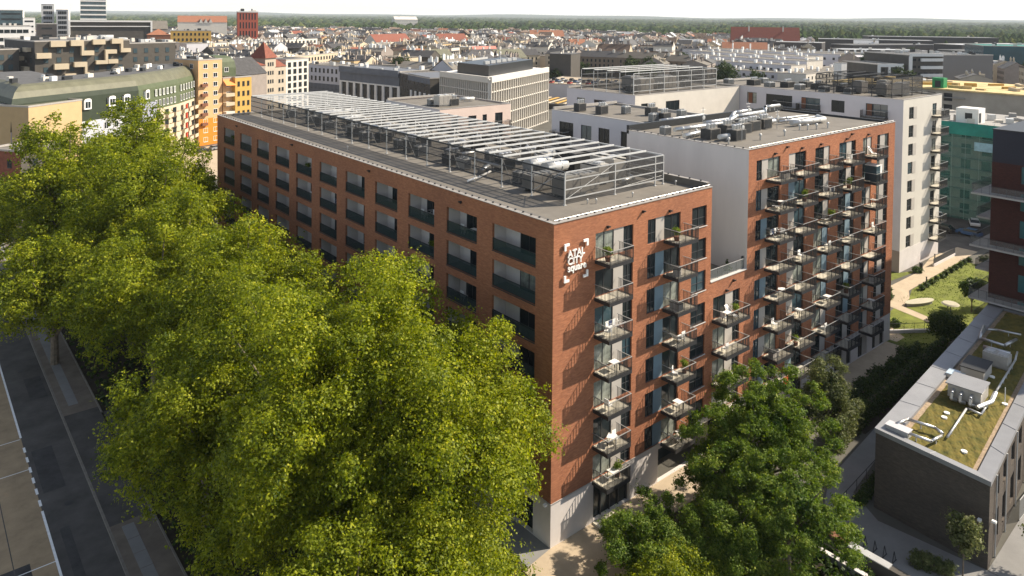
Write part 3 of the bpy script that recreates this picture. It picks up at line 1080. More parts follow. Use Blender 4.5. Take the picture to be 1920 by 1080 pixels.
# =================================================================== ROOF CAGE
def cage(label, x0, x1, ys, z0, z1, beam_step, xs=None, mesh_sides='lfr', cross=True, FR=None):
    FR = FR or GALV
    t = thing('rooftop_cage', label, 'steel cage', (x0, ys[0], z0))
    H = z1 - z0
    W = x1 - x0
    L = ys[-1] - ys[0]
    pm = cached(('post', round(H, 2), FR.name), lambda: MB().box(-0.055, 0.055, -0.055, 0.055, 0, H).box(-0.13, 0.13, -0.13, 0.13, 0, 0.05).mesh('post', [FR]))
    xs = xs or [x0, x1]
    for y in ys:
        for x in (x0, x1):
            inst('post', pm, t, (x - x0, y - ys[0], 0))
    for x in xs[1:-1]:
        for y in (ys[0], ys[-1]):
            inst('post', pm, t, (x - x0, y - ys[0], 0))
    for x in (0, W):
        b = MB()
        for i, hz in enumerate((0.55, 0.5 + (H - 0.5) * 0.36, 0.5 + (H - 0.5) * 0.7, H)):
            r = 0.045 if i < 3 else 0.07
            b.box(x - r, x + r, 0.06, L - 0.06, hz - r, hz + r)
        b.build('side_rails', BLK if x == 0 else FR, t)
    for y in (0, L):
        b = MB()
        for hz in (0.55, 0.5 + (H - 0.5) * 0.36, 0.5 + (H - 0.5) * 0.7, H):
            b.box(0.06, W - 0.06, y - 0.05, y + 0.05, hz - 0.05, hz + 0.05)
        b.build('end_rails', FR, t)
    n = int(L / beam_step)
    bm = cached(('beam', round(W, 2), FR.name), lambda: MB().box(0.08, W - 0.08, -0.055, 0.055, -0.08, 0.08).mesh('roof_beam', [FR if FR is not GALV else mat('beam_pale', (0.60, 0.60, 0.58), 0.5, 0.06, 1.0, 0.1, 0.5)]))
    for i in range(1, n + 1):
        inst('roof_beam', bm, t, (0, i * L / n if i < n else L - 0.1, H + 0.1))
    b = MB()
    for fx in (0.33, 0.66):
        b.box(W * fx - 0.05, W * fx + 0.05, 0.1, L - 0.1, H - 0.12, H + 0.0)
    b.build('lengthwise_beams', BLK, t)
    if cross:
        def br(a, c, r):
            MB().tube(a, c, r).build('brace', GALV, t)
        br((0, 0.2, H), (0, ys[1] - ys[0], 0.5), 0.03)
        br((0.1, 0, 0.5), (W * 0.47, 0, H), 0.03)
        br((W * 0.98, 0, 0.9), (W * 0.5, 0, 0.55), 0.025)
        for i in range(2, len(ys) - 1, 2):
            y = ys[i] - ys[0]
            br((W / 2, y, 0.5), (W / 2, y + 4.2, H), 0.03)
            br((0.05, y, H - 0.2), (1.2, y, 0.2), 0.03)
            inst('post', pm, t, (W / 2, y, 0))
            br((W / 2, y, H - 0.1), (W / 2 + 3, y, 0.6), 0.03)
    m = MB()
    e = 0.02
    if 'l' in mesh_sides:
        m.quad((-e, 0, 0.5), (-e, L, 0.5), (-e, L, H), (-e, 0, H))
    if 'r' in mesh_sides:
        m.quad((W + e, 0, 0.5), (W + e, L, 0.5), (W + e, L, H), (W + e, 0, H))
    if 'f' in mesh_sides:
        m.quad((0, -e, 0.5), (W, -e, 0.5), (W, -e, H), (0, -e, H))
    m.build('mesh_panels', MESH, t)
    return t


cage('long steel cage of pale beams over the machinery on the long brick roof', 5.45, 18.95, [4.45 + 4.36 * i for i in range(18)], 25.73, 28.62, 2.18, [5.45, 11.9, 17.7, 18.95])
cage('glassy dark steel cage on the roof of the pale block behind', 59.6, 84, [43.5 + 3.2 * i for i in range(5)], 28.7, 32.4, 2.6, [59.6, 64, 68, 72, 76, 80, 84], 'lfr', False)
cage('dark mesh cage on the far right grey roof', 91.5, 104, [13.4 + 3.4 * i for i in range(5)], 28.8, 32.1, 3.4, [91.5, 95.5, 99.7, 104], 'lfr', False, FASC)


# =================================================================== ROOFTOP MACHINERY
def condenser():
    t = thing('condenser_unit', 'x', 'cooling unit')
    b = MB()
    b.box(-0.75, 0.75, -0.5, 0.5, 0.12, 1.15, 0)
    for i in range(7):
        b.box(-0.70, 0.70, -0.53, -0.5, 0.2 + i * 0.13, 0.27 + i * 0.13, 1)
        b.box(-0.78, -0.75, -0.45, 0.45, 0.2 + i * 0.13, 0.27 + i * 0.13, 1)
    b.box(-0.7, -0.6, -0.5, 0.5, 0, 0.12, 1)
    b.box(0.6, 0.7, -0.5, 0.5, 0, 0.12, 1)
    b.build('housing', [GALV, BLK], t)
    f = MB()
    for x in (-0.36, 0.36):
        f.tube((x, 0, 1.15), (x, 0, 1.28), 0.32, 0, 14)
        f.tube((x, 0, 1.281), (x, 0, 1.284), 0.26, 1, 14)
    f.build('fans', [GALV, BLK], t)
    return t


def plinth_box():
    t = thing('louvred_plinth', 'x', 'vent housing')
    MB().box(-0.9, 0.9, -0.7, 0.7, 0, 1.25).build('housing', mat('louvre_grey', (0.15, 0.14, 0.125), 0.8, 0.2, 3.0), t)
    b = MB()
    for i in range(8):
        b.box(-0.93, -0.9, -0.6, 0.6, 0.12 + i * 0.14, 0.2 + i * 0.14)
        b.box(-0.8, 0.8, -0.73, -0.7, 0.12 + i * 0.14, 0.2 + i * 0.14)
    b.build('louvres', BLK, t)
    b = MB()
    for x in (-0.5, 0.1, 0.6):
        b.tube((x, 0, 1.25), (x, 0, 1.75), 0.2, 0, 10)
        b.tube((x, 0, 1.75), (x, 0, 1.86), 0.3, 0, 10, 0.1)
    b.build('cowls', STEEL, t)
    return t


def cowl():
    t = thing('vent_cowl', 'x', 'roof vent')
    b = MB()
    b.tube((0, 0, 0), (0, 0, 0.7), 0.16, 0, 10)
    b.build('pipe', STEEL, t)
    b = MB()
    b.tube((0, 0, 0.7), (0, 0, 0.95), 0.28, 0, 10)
    b.tube((0, 0, 0.95), (0, 0, 1.1), 0.28, 0, 10, 0.05)
    b.build('cap', GALV, t)
    return t


def airbox():
    t = thing('air_handler', 'x', 'air handler')
    MB().box(-1.4, 1.4, -0.9, 0.9, 0.25, 1.95).build('housing', mat('unit_pale', (0.42, 0.40, 0.36), 0.5, 0.1, 1.0, 0.2), t)
    b = MB()
    for x in (-0.95, 0, 0.95):
        b.box(x - 0.42, x + 0.42, -0.93, -0.9, 0.35, 1.85)
    b.box(-1.3, 1.3, -0.8, -0.6, 0, 0.25)
    b.box(-1.3, 1.3, 0.6, 0.8, 0, 0.25)
    b.build('panels', mat('unit_panel', (0.33, 0.31, 0.28), 0.5, 0.1, 1.0, 0.2), t)
    MB().box(-1.1, -0.2, -0.6, 0.6, 1.95, 2.1).box(0.3, 1.1, -0.5, 0.5, 1.95, 2.06).build('hatches', GALV, t)
    return t


def duct(label, pts, r, m=None, name='ventilation_duct', z=None, group=None, sq=False):
    """silver duct along world points, with collars and feet"""
    t = thing(name, label, 'duct', pts[0], 0, group)
    P = [Vector(p) - Vector(pts[0]) for p in pts]
    b = MB()
    for i, (a, c) in enumerate(zip(P[:-1], P[1:])):
        b.tube(a, c, r, 0, 12)
        if i:
            # rounded elbow
            d = (c - a).normalized() * r * 0.7
            b.tube(a - d * 0, a + d, r * 1.06, 0, 12)
    me = b.build('pipe', m or STEEL, t)
    for f in me.data.polygons:
        f.use_smooth = len(f.vertices) == 4
    b = MB()
    n = 0
    for a, c in zip(P[:-1], P[1:]):
        L = (c - a).length
        d = (c - a).normalized()
        k = int(L / 1.5)
        for i in range(1, k + 1):
            q = a + d * (i * L / (k + 1))
            b.tube(q - d * 0.03, q + d * 0.03, r * 1.08, 0, 12)
            if abs(d.z) < 0.3:
                b.box(q.x - 0.04, q.x + 0.04, q.y - 0.04, q.y + 0.04, q.z - r - 0.35, q.z - r * 0.9)
            n += 1
    if n:
        b.build('collars', GALV, t)
    return t


PC, PP, PV, PA = Proto(condenser), Proto(plinth_box), Proto(cowl), Proto(airbox)
i = 0
cz = 25.73
for j, (x, y, r) in enumerate([(8.2, 13.5, 0), (7.6, 22.4, 1.57), (12.8, 24, 0), (9.3, 27, 0), (8.1, 31.5, 0), (14.0, 33.2, 1.57), (8.6, 37, 0), (12.5, 40.6, 0), (8.0, 44.8, 0), (14.9, 47, 0), (8.9, 50.5, 1.57), (8.2, 56, 0), (13.0, 58, 0), (8.8, 63, 0), (14.0, 66, 0), (9.1, 71, 0), (13.6, 74, 0)]):
    PC.put((x, y, cz), r, ORD[j] + ' cooling unit from the near end inside the long roof cage', 'cooling units in the long cage')
for j, (x, y) in enumerate([(11.0, 19.5), (15.6, 20.5), (7.9, 25.0), (12.2, 29.2), (15.4, 30.5), (8.6, 34.4), (11.5, 36.5), (15.0, 41.5), (9.4, 42.5), (12.0, 46), (8.4, 48.3), (14.8, 53.4), (11.2, 54.0), (9.0, 60), (15.4, 61.5), (11.7, 69)]):
    PP.put((x, y, cz), 1.57 * (j % 2), ORD[j] + ' dark louvred housing from the near end inside the long cage', 'louvred housings in the long cage')
PA.put((8.3, 6.8, cz), 0, 'big pale air handler at the near left corner of the long cage', 'air handlers in the long cage')
PA.put((11.2, 7.4, cz), 0, 'second pale air handler just right of the cage corner unit', 'air handlers in the long cage', (0.7, 0.8, 0.85))
PA.put((16.7, 9.8, cz), 1.57, 'tall air handler at the right side of the long cage', 'air handlers in the long cage', (1.2, 1, 1.15))
PA.put((13.9, 9.0, cz), 1.57, 'air handler in the middle of the cage front', 'air handlers in the long cage', (0.9, 0.8, 1.05))
PA.put((14.6, 15.6, cz), 0, 'long air handler behind the twin fat ducts', 'air handlers in the long cage', (1.4, 1.1, 1.1))
PA.put((7.8, 10.3, cz), 0, 'third air handler behind the cage corner unit', 'air handlers in the long cage', (1.1, 0.9, 0.8))
duct('fat pale duct drum in the front of the long cage', [(9.6, 11.6, 27.3), (12.6, 11.9, 27.3)], 0.62, GALV)
duct('second fat pale duct drum behind the first in the long cage', [(9.0, 13.6, 27.35), (12.4, 14.1, 27.35)], 0.62, GALV)
duct('bent silver pipe inside the cage by the front rail', [(14.6, 6.2, 26.3), (16.8, 6.4, 26.3), (17.2, 7.6, 26.4)], 0.2)
duct('white pipe poking out of the long cage over the shaded roof strip', [(3.6, 16.2, 26.05), (5.9, 17.0, 26.1), (8.0, 18.2, 26.1)], 0.10, LETT)
duct('silver pipe run in the middle of the long cage', [(9.5, 18.5, 26.4), (9.5, 26.5, 26.4), (13.5, 26.5, 26.4)], 0.22)
duct('crumpled silver duct beside the louvred housings in the long cage', [(7.2, 18.9, 26.1), (8.6, 19.3, 26.4), (9.0, 20.6, 26.0)], 0.22)
duct('long silver duct down the back half of the long cage', [(12.0, 38.5, 26.6), (12.0, 60, 26.6), (15.5, 60, 26.6)], 0.28)
duct('white duct at the far end of the long cage', [(10.0, 64.5, 26.9), (16.0, 64.5, 26.9)], 0.4, GALV)
MB_ = MB()
th = thing('stair_housing', 'dark roof hatch housing at right inside the long cage', 'roof hatch', (16.0, 13.5, cz))
MB().box(-1.6, 1.6, -1.2, 1.6, 0, 2.3).build('walls', BLK, th)
MB().box(-1.7, 1.7, -1.3, 1.7, 2.3, 2.4).build('lid', MEMD, th)
for j, (x, y) in enumerate([(7.4, 3.6), (8.1, 3.2), (12.5, 2.8), (19.6, 3.4), (2.9, 40)]):
    PV.put((x, y, cz), 0, ORD[j] + ' small vent stub on the long brick roof outside the cage', 'vent stubs outside the long cage', (0.35, 0.35, 0.45))

# tall block roof (z 28.68)
rz = 28.70
for j, (x, y) in enumerate([(32.6, 5.2), (35.0, 8.0), (37.6, 7.6), (40.2, 8.0), (43.0, 8.2), (30.8, 7.3)]):
    PP.put((x, y, rz), 0, ORD[j] + ' louvred housing from the left on the tall brick roof', 'louvred housings on the tall brick roof', (1.0, 1.0, 0.95))
for j, (x, y) in enumerate([(39.2, 10.5), (41.2, 11.2), (44.0, 11.0), (46.5, 9.6), (29.0, 12.2)]):
    PC.put((x, y, rz), 0, ORD[j] + ' cooling unit from the left on the tall brick roof', 'cooling units on the tall brick roof', (0.8, 0.8, 0.8))
for j, (x, y) in enumerate([(29.4, 4.0), (34.6, 3.4), (39.5, 3.3), (45, 4.5), (46, 4.0), (47.4, 3.6), (49.6, 3.3), (31.6, 9.8), (36, 11.5), (50, 9.0)]):
    PV.put((x, y, rz), 0, ORD[j] + ' vent cowl from the left on the tall brick roof', 'vent cowls on the tall brick roof', (0.6, 0.6, 0.7))
duct('long silver duct running across the tall brick roof', [(28.6, 10.6, 29.5), (38, 10.2, 29.5), (40.0, 10.1, 30.2), (46.5, 10.4, 30.2)], 0.26)
duct('short silver duct at the left end of the tall roof', [(28.0, 8.8, 29.1), (32.5, 9.3, 29.1), (35.5, 8.9, 29.1)], 0.26)
duct('thick white pipe beside the small antenna on the tall roof', [(30.0, 5.6, 29.2), (33.8, 5.4, 29.2)], 0.28, GALV)
duct('fat white duct by the right edge of the tall roof', [(46.8, 6.6, 29.2), (53.8, 5.9, 29.2), (55.2, 7.6, 29.2)], 0.33, GALV)
duct('thin duct row behind the fat white duct', [(47.2, 8.6, 29.1), (55.5, 7.9, 29.1)], 0.18)
duct('twin thin duct near the back parapet of the tall roof', [(48, 10.2, 29.1), (56.0, 9.4, 29.1)], 0.16)
duct('coiled silver duct in the middle of the tall roof', [(43, 8.9, 29.2), (46.0, 8.4, 29.3), (47.0, 10.2, 29.3), (44.0, 12, 29.3)], 0.28)
duct('silver duct with a raised bend behind the cooling units', [(38.0, 13.2, 29.2), (43.4, 13.2, 29.2), (44.4, 13.2, 30.0), (48, 13.2, 30.0)], 0.24)
duct('pale duct rising at the back of the tall roof', [(50, 12.2, 29.1), (50, 12.2, 30.4), (53.5, 12.2, 30.4)], 0.22)
for j, (x, y, h) in enumerate([(32.2, 4.2, 2.6), (33.8, 10.5, 3.0), (43.8, 6.8, 2.4), (46.6, 12.6, 2.6)]):
    a = thing('antenna_mast', ORD[j] + ' thin antenna mast from the left on the tall brick roof', 'antenna', (x, y, rz), 0, 'antenna masts')
    b = MB().tube((0, 0, 0), (0, 0, h), 0.035)
    b.tube((-0.5, 0, h * 0.9), (0.5, 0, h * 0.9), 0.02)
    b.tube((-0.35, 0, h * 0.75), (0.35, 0, h * 0.75), 0.02)
    b.build('mast', GALV, a)
    b = MB().tube((0, -0.1, h * 0.6), (0, -0.16, h * 0.6), 0.26, 0, 12)
    b.tube((0, -0.16, h * 0.6), (0, -0.18, h * 0.6), 0.2, 0, 12, 0.05)
    b.build('dish', GALV, a)
# G2 roof
for j, (x, y) in enumerate([(36.2, 33.3), (38.6, 31.0), (36.5, 29.3), (39.4, 27.4), (41.0, 24.2), (36.4, 20.0), (37.8, 19.4), (42.5, 20.2)]):
    (PP if j % 2 == 0 else PC).put((x, y, 28.7), 0, ORD[j] + ' vent unit from the far end on the low grey roof', 'vent units on the low grey roof', (0.8, 0.8, 0.9))
duct('silver duct at the near end of the low grey roof', [(35, 17.8, 29.2), (44, 17.8, 29.2)], 0.2)
# B0 roof
for j, (x, y) in enumerate([(36.5, 72.0), (38.4, 73.2), (43.2, 75.5)]):
    PC.put((x, y, 25.7), 0, ORD[j] + ' cooling unit from the left on the pale low roof', 'cooling units on the pale low roof')
duct('white duct on the pale low roof behind the cage', [(43.5, 72.8, 26.3), (46.6, 72.6, 26.2)], 0.35, GALV)
PP.put((39.5, 69.5, 25.7), 0, 'dark louvred housing on the pale low roof', None)
PA.put((37.5, 69.9, 25.7), 0, 'pale air handler on the pale low roof', None)
# G3 / G4 roofs
for j, (x, y) in enumerate([(62, 46), (66, 47), (70, 46.5), (74, 48), (79, 47), (68, 51)]):
    (PA if j % 2 else PC).put((x, y, 28.7), 0, ORD[j] + ' machine from the left inside the glassy cage behind', 'machines in the glassy cage', (1.3, 1.3, 1.2))
for j, (x, y) in enumerate([(92, 46), (94, 41.5), (92.4, 37), (95.5, 35), (93, 31), (97, 29.5), (92.6, 26), (96, 24), (93.2, 21.5), (99, 33), (100, 43)]):
    (PP if j % 2 else PC).put((x, y, 28.75), 0, ORD[j] + ' roof unit from the far left on the tall grey roof', 'roof units on the tall grey roof', (1.3, 1.3, 0.9))
for j, (x, y) in enumerate([(94.5, 16), (99, 15), (101.5, 19), (96, 21)]):
    PA.put((x, y, 28.8), 0, ORD[j] + ' machine inside the dark mesh cage at right', 'machines in the dark mesh cage', (0.9, 1, 1.1))

# =================================================================== LOW GREEN-ROOFED BUILDING
GA, GB, GC, GD = (24.65, -22.85), (25.3, -13.95), (65.5, -10.1), (65.5, -17.9)
gt = thing('low_brick_building', 'low dark brick building with a mossy planted roof and wide grey metal edge', 'low building', (GA[0], GA[1], 0))


def rel(p, o=GA):
    return (p[0] - o[0], p[1] - o[1])


def inset(poly, ds):
    """offset every edge inwards by its own distance (counter-clockwise polygon)"""
    n = len(poly)
    L = []
    for i in range(n):
        a, b = Vector(poly[i] + (0,)), Vector(poly[(i + 1) % n] + (0,))
        d = (b - a).normalized()
        nrm = Vector((-d.y, d.x, 0))
        L.append((a + nrm * ds[i], d))
    out = []
    for i in range(n):
        p, r = L[i - 1]
        q, s = L[i]
        cr = r.x * s.y - r.y * s.x
        t = ((q.x - p.x) * s.y - (q.y - p.y) * s.x) / cr
        out.append((p.x + r.x * t, p.y + r.y * t))
    return out


gp = [rel(GA), rel(GD), rel(GC), rel(GB)]   # ccw
MBw = MB()
ux = (Vector(GD + (0,)) - Vector(GA + (0,)))
LD = ux.length
ux.normalize()
nx = Vector((ux.y, -ux.x, 0))
hsd = [(u, u + 1.5, 0.9, 3.3) for u in (2.2, 5.2, 8.6, 12, 15.5, 19, 23)] + [(u, u + 1.5, 4.3, 6.0) for u in (2.2, 5.2, 8.6, 12, 15.5)]
MBw.holes((0, 0, 0), tuple(ux), LD, 0, 6.6, tuple(nx), hsd, 0.25)
for a, b in ((gp[1], gp[2]), (gp[2], gp[3]), (gp[3], gp[0])):
    MBw.quad((a[0], a[1], 0), (b[0], b[1], 0), (b[0], b[1], 6.6), (a[0], a[1], 6.6))
MBw.build('wall', 'dark_brick', gt)
for h in hsd:
    c = ux * ((h[0] + h[1]) / 2) - nx * 0.2
    add_window(gt, c.x, c.y, h[2], 1.5, h[3] - h[2], math.atan2(ux.y, ux.x), 'pair')
outer = inset(gp, [-0.08] * 4)
inn = inset(gp, [1.0, 0.5, 1.55, 0.72])
inn2 = inset(gp, [1.45, 1.0, 2.0, 1.15])
cpm = mat('wide_coping', (0.27, 0.275, 0.285), 0.5, 0.08, 0.6, 0.3, 0.5)
b = MB()
for i in range(4):
    j = (i + 1) % 4
    b.quad(outer[i] + (6.98,), outer[j] + (6.98,), inn[j] + (6.90,), inn[i] + (6.90,))
    b.quad(outer[i] + (6.60,), outer[j] + (6.60,), outer[j] + (6.98,), outer[i] + (6.98,))
    b.quad(inn[i] + (6.55,), inn[j] + (6.55,), inn[j] + (6.90,), inn[i] + (6.90,))
b.build('coping', cpm, gt)
b = MB()
for i in range(4):
    for t in ([0.12, 0.24, 0.36, 0.48, 0.6, 0.72, 0.84] if i in (0, 2) else [0.5]):
        j = (i + 1) % 4
        p = Vector(outer[i] + (6.992,)).lerp(Vector(outer[j] + (6.992,)), t)
        q = Vector(inn[i] + (6.912,)).lerp(Vector(inn[j] + (6.912,)), t)
        b.tube(p, q, 0.025, 0, 4)
b.build('coping_seams', cpm, gt)
b = MB()
b.poly([p + (6.60,) for p in inn])
b.build('gravel_margin', GRAVEL, gt)
# bumpy sedum carpet
b = MB()
nx_, ny_ = 130, 30
pts = []
for i in range(nx_ + 1):
    for j in range(ny_ + 1):
        s, t = i / nx_, j / ny_
        p = (Vector(inn2[0] + (0,)) * (1 - s) + Vector(inn2[1] + (0,)) * s) * (1 - t) + (Vector(inn2[3] + (0,)) * (1 - s) + Vector(inn2[2] + (0,)) * s) * t
        z = 6.64 + 0.05 * random.random() + 0.04 * math.sin(i * 0.9) * math.sin(j * 1.3)
        b.v.append((p.x, p.y, z))
for i in range(nx_):
    for j in range(ny_):
        a = i * (ny_ + 1) + j
        b.f.append((a, a + ny_ + 1, a + ny_ + 2, a + 1))
        b.m.append(0)
b.build('planted_roof', SEDUM, gt)
for u in (2.0, 6.0, 10.5, 15, 20):
    c = ux * u + nx * 0.12
    MB().tube((c.x, c.y, 0), (c.x, c.y, 6.6), 0.06, 0, 8).build('downpipe', GALV, gt)
inst('wall_lamp', cached('cam', None), gt, (0.0, 0.6, 3.6), -math.pi / 2)
inst('wall_lamp', cached('cam', None), gt, (0.5, -0.05, 3.6), 0)
duct('upper silver pipe loop at the near left corner of the mossy roof', [(26.8, -15.0, 7.25), (28.4, -15.3, 7.25), (28.9, -17.3, 7.2), (28.6, -18.1, 7.1)], 0.13)
duct('lower silver pipe loop at the near left corner of the mossy roof', [(26.3, -15.7, 7.15), (26.5, -17.9, 7.15), (28.2, -18.1, 7.1)], 0.12)
duct('long white pipe from the pipe loops to the air handler on the mossy roof', [(28.7, -18.4, 6.95), (35.1, -17.7, 6.95)], 0.09, GALV)
duct('long white pipe running to the far shaded end of the mossy roof', [(35.2, -17.8, 6.95), (35.0, -18.9, 6.95), (40.0, -18.4, 6.95), (49.0, -17.5, 7.2), (51.5, -17.0, 7.2)], 0.09, GALV)
bx = thing('pipe_box', 'small pale metal box where the pipe loops leave the mossy roof edge', 'roof box', (26.4, -15.3, 6.7))
MB().box(-0.35, 0.5, -0.95, 0.85, 0, 0.55).build('housing', GALV, bx)
MB().box(-0.42, 0.57, -1.02, 0.92, 0.55, 0.6).build('lid', PLB, bx)
ah = thing('air_handler', 'large grey air handler with curved pipes in the middle of the mossy roof', 'air handler', (37.6, -16.9, 6.65), math.radians(5))
MB().box(-1.3, 1.4, -1.4, 1.3, 0.35, 1.5).build('housing', MATS['unit_pale'], ah)
MB().box(-1.4, 1.6, -1.5, 1.5, 1.5, 1.6).build('roof', MATS['wide_coping'], ah)
b = MB()
for x in (-1.2, 1.1):
    for y in (-1.2, 1.1):
        b.box(x, x + 0.1, y, y + 0.1, 0, 0.35)
b.build('legs', BLK, ah)
for yy in (-0.7, 0.1, 0.8):
    MB().path([(-1.4, yy, 1.1), (-1.9, yy, 1.0), (-2.0, yy, 0.5), (-1.6, yy - 0.3, 0.3)], 0.16, 0, 10).build('pipe', STEEL, ah)
MB().path([(-2.1, -1.3, 0.5), (-0.2, -2.0, 0.6), (1.2, -2.0, 0.9)], 0.2, 0, 10).build('pipe', STEEL, ah)
sk = thing('skylight', 'pale blue flat skylight on the mossy roof edge', 'skylight', (41.5, -14.6, 6.7), math.radians(5))
MB().box(-0.75, 0.75, -0.8, 0.8, 0, 0.35).build('kerb', GALV, sk)
MB().box(-0.7, 0.7, -0.75, 0.75, 0.35, 0.42).build('pane', mat('skylight_pane', (0.45, 0.55, 0.62), 0.2, 0, 1, 0, 0.5), sk)
bx = thing('roof_housing', 'dark topped square housing in the shaded part of the mossy roof', 'roof housing', (43.6, -15.7, 6.65), math.radians(5))
MB().box(-1.6, 1.6, -1.0, 1.0, 0, 1.1).build('walls', GRYP, bx)
MB().box(-1.68, 1.68, -1.08, 1.08, 1.1, 1.2).build('lid', BLK, bx)
duct('square silver duct loop at the far shaded end of the mossy roof', [(56.2, -12.4, 7.2), (52.2, -13.2, 7.2), (52.2, -15.6, 7.2), (55.0, -15.9, 7.2)], 0.16)
duct('thin duct along the far end of the mossy roof', [(55.6, -12.9, 7.15), (56.3, -13.6, 7.15), (57.0, -15.8, 7.15)], 0.12)
duct('wide flat duct in the shade behind the dark topped housing', [(49.6, -14.4, 7.3), (50.0, -16.8, 7.3)], 0.28)
PA.put((47.6, -16.3, 6.65), 1.6, 'grey unit in the shaded far half of the mossy roof', None, (0.8, 0.8, 0.7))
for j, (x, y) in enumerate([(39.25, -19.5), (33.3, -16.7), (32.3, -16.85), (27.9, -19.95), (44.3, -16.9)]):
    c = thing('drain_cap', ORD[j] + ' white round cap on the mossy roof', 'roof drain', (x, y, 6.66), 0, 'round caps on the mossy roof')
    MB().tube((0, 0, 0), (0, 0, 0.12), 0.24, 0, 14).build('disc', LETT, c)
    MB().tube((0, 0, 0.12), (0, 0, 0.2 if j else 1.6), 0.035, 0, 6).build('stem', LETT, c)

# =================================================================== MAROON BRICK BLOCK AT THE RIGHT EDGE
m1 = thing('apartment_building', 'shaded maroon brick block at the right edge with wraparound concrete balconies', 'apartment building', (66, -9.7, 0))
mh = [(u, u + 1.5, 2.3 + 3.33 * k, 4.5 + 3.33 * k) for k in range(8) for u in (3.1, 9.0, 14.5)]
b = MB()
b.holes((0, 0, 0), (0, -1, 0), 22, 0, 24.6, (-1, 0, 0), [h for h in mh if h[3] < 24.6], 0.2)
b.quad((0, 0, 0), (18, 0, 0), (18, 0, 24.6), (0, 0, 24.6))
b.quad((18, 0, 0), (18, -22, 0), (18, -22, 24.6), (18, 0, 24.6))
b.quad((0, -22, 0), (18, -22, 0), (18, -22, 24.6), (0, -22, 24.6))
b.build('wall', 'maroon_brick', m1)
b = MB()
b.box(0.003, 17.99, -21.99, -0.003, 24.6, 28.6, 0)
b.build('top_storey', mat('cladding_navy', (0.025, 0.028, 0.04), 0.6, 0.1, 0.6), m1)
b = MB()
b.box(-0.05, 18.05, -22.05, 0.05, 28.6, 28.75)
b.build('coping', BLK, m1)
for h in mh:
    if h[3] < 24.6:
        add_window(m1, 0.16, -(h[0] + h[1]) / 2, h[2], 1.5, h[3] - h[2], -math.pi / 2, 'pair', mat('glass_teal', (0.03, 0.13, 0.14), 0.1, 0.3, 0.5, 0, 0.6))
for k, z in enumerate((20.7, 14.1, 7.45)):
    b = MB()
    b.box(-1.5, 0, -21, 1.75, z - 0.22, z, 0)
    b.box(0, 7.0, 0.0, 1.75, z - 0.22, z, 0)
    b.box(-1.53, -1.5, -21, 1.78, z - 0.24, z - 0.06, 1)
    o = b.build('balcony', [CONG, GALV], m1)
    r = MB()
    r.box(-1.48, -1.44, -21, 1.72, z + 1.06, z + 1.10, 0)
    r.box(-1.44, 7.0, 1.68, 1.72, z + 1.06, z + 1.10, 0)
    i = 0
    y = -21.0
    while y < 1.7:
        r.box(-1.48, -1.45, y, y + 0.03, z, z + 1.06, 0)
        y += 0.9
    x = -1.4
    while x < 7:
        r.box(x, x + 0.05, 1.68, 1.72, z, z + 1.06, 0)
        x += 0.42
    r.quad((-1.46, -21, z + 0.03), (-1.46, 1.7, z + 0.03), (-1.46, 1.7, z + 1.02), (-1.46, -21, z + 1.02), 1)
    r.build('railing', [BLK, CLRG], o)
for z in (17.4, 10.8, 4.15):
    b = MB()
    b.box(0.2, 6.0, 0.0, 1.6, z - 0.22, z, 0)
    b.box(0.17, 6.0, 1.6, 1.63, z - 0.22, z, 1)
    o = b.build('balcony', [CONG, GALV], m1)
    r = MB()
    r.box(0.2, 6.0, 1.56, 1.6, z + 1.06, z + 1.1, 0)
    r.box(0.2, 0.24, 0, 1.56, z + 1.06, z + 1.1, 0)
    x = 0.2
    while x < 6:
        r.box(x, x + 0.04, 1.56, 1.6, z, z + 1.06)
        x += 0.3
    r.build('railing', BLK, o)
b = MB()
b.box(1.0, 8, 0.02, 0.1, 0.1, 2.6, 0)
b.build('ground_glazing', GLS, m1)

# =================================================================== COURT BETWEEN: fence, hedge, handrail, bench, racks


def hand(label, pts, name='handrail', h=1.0, post=2.0, m=BLK, bars=False):
    t = thing(name, label, name.replace('_', ' '), pts[0])
    P = [Vector(p) - Vector(pts[0]) for p in pts]
    b = MB()
    pb_ = MB()
    for a, c in zip(P[:-1], P[1:]):
        b.tube(a + Vector((0, 0, h)), c + Vector((0, 0, h)), 0.035)
        L = (c - a).length
        n = max(1, int(L / post))
        for i in range(n + 1):
            q = a.lerp(c, i / n)
            pb_.tube(q, q + Vector((0, 0, h)), 0.025)
        if bars:
            n = int(L / 0.14)
            for i in range(n):
                q = a.lerp(c, i / n)
                b.tube(q + Vector((0, 0, 0.1)), q + Vector((0, 0, h)), 0.009, 0, 4)
            b.tube(a + Vector((0, 0, 0.1)), c + Vector((0, 0, 0.1)), 0.02)
    b.build('rail', m, t)
    pb_.build('posts', m, t)
    return t


hand('dark handrail sloping beside the grey path at the low brick building', [(21.8, -12.3, 0.05), (33, -11.5, 0.05)])
hand('black railing on the lawn edge by the maroon brick block', [(66.3, -6.5, 0.05), (72, -6.3, 0.05)], 'railing', 1.1, 1.2, BLK, True)
hand('low railing along the small lawn beside the tall brick block', [(61.2, 2.2, 0.3), (69.5, -3.6, 0.3)], 'railing', 1.0, 1.4, BLK, True)
b = MB()
lw = thing('low_wall', 'low pale wall edging the small lawn by the tall brick block', 'low wall', (61.2, 2.2, 0))
d = Vector((69.5 - 61.2, -3.6 - 2.2, 0))
L = d.length
lw.rotation_euler = (0, 0, math.atan2(d.y, d.x))
MB().box(0, L, -0.15, 0.15, 0, 0.38).build('wall', PLC, lw)
MB().box(0, L, -0.2, 0.2, 0.38, 0.43).build('coping', SILL, lw)
rw = thing('retaining_wall', 'brown retaining wall with a pale coping by the bicycle stands', 'wall', (17.75, -12.2, 0))
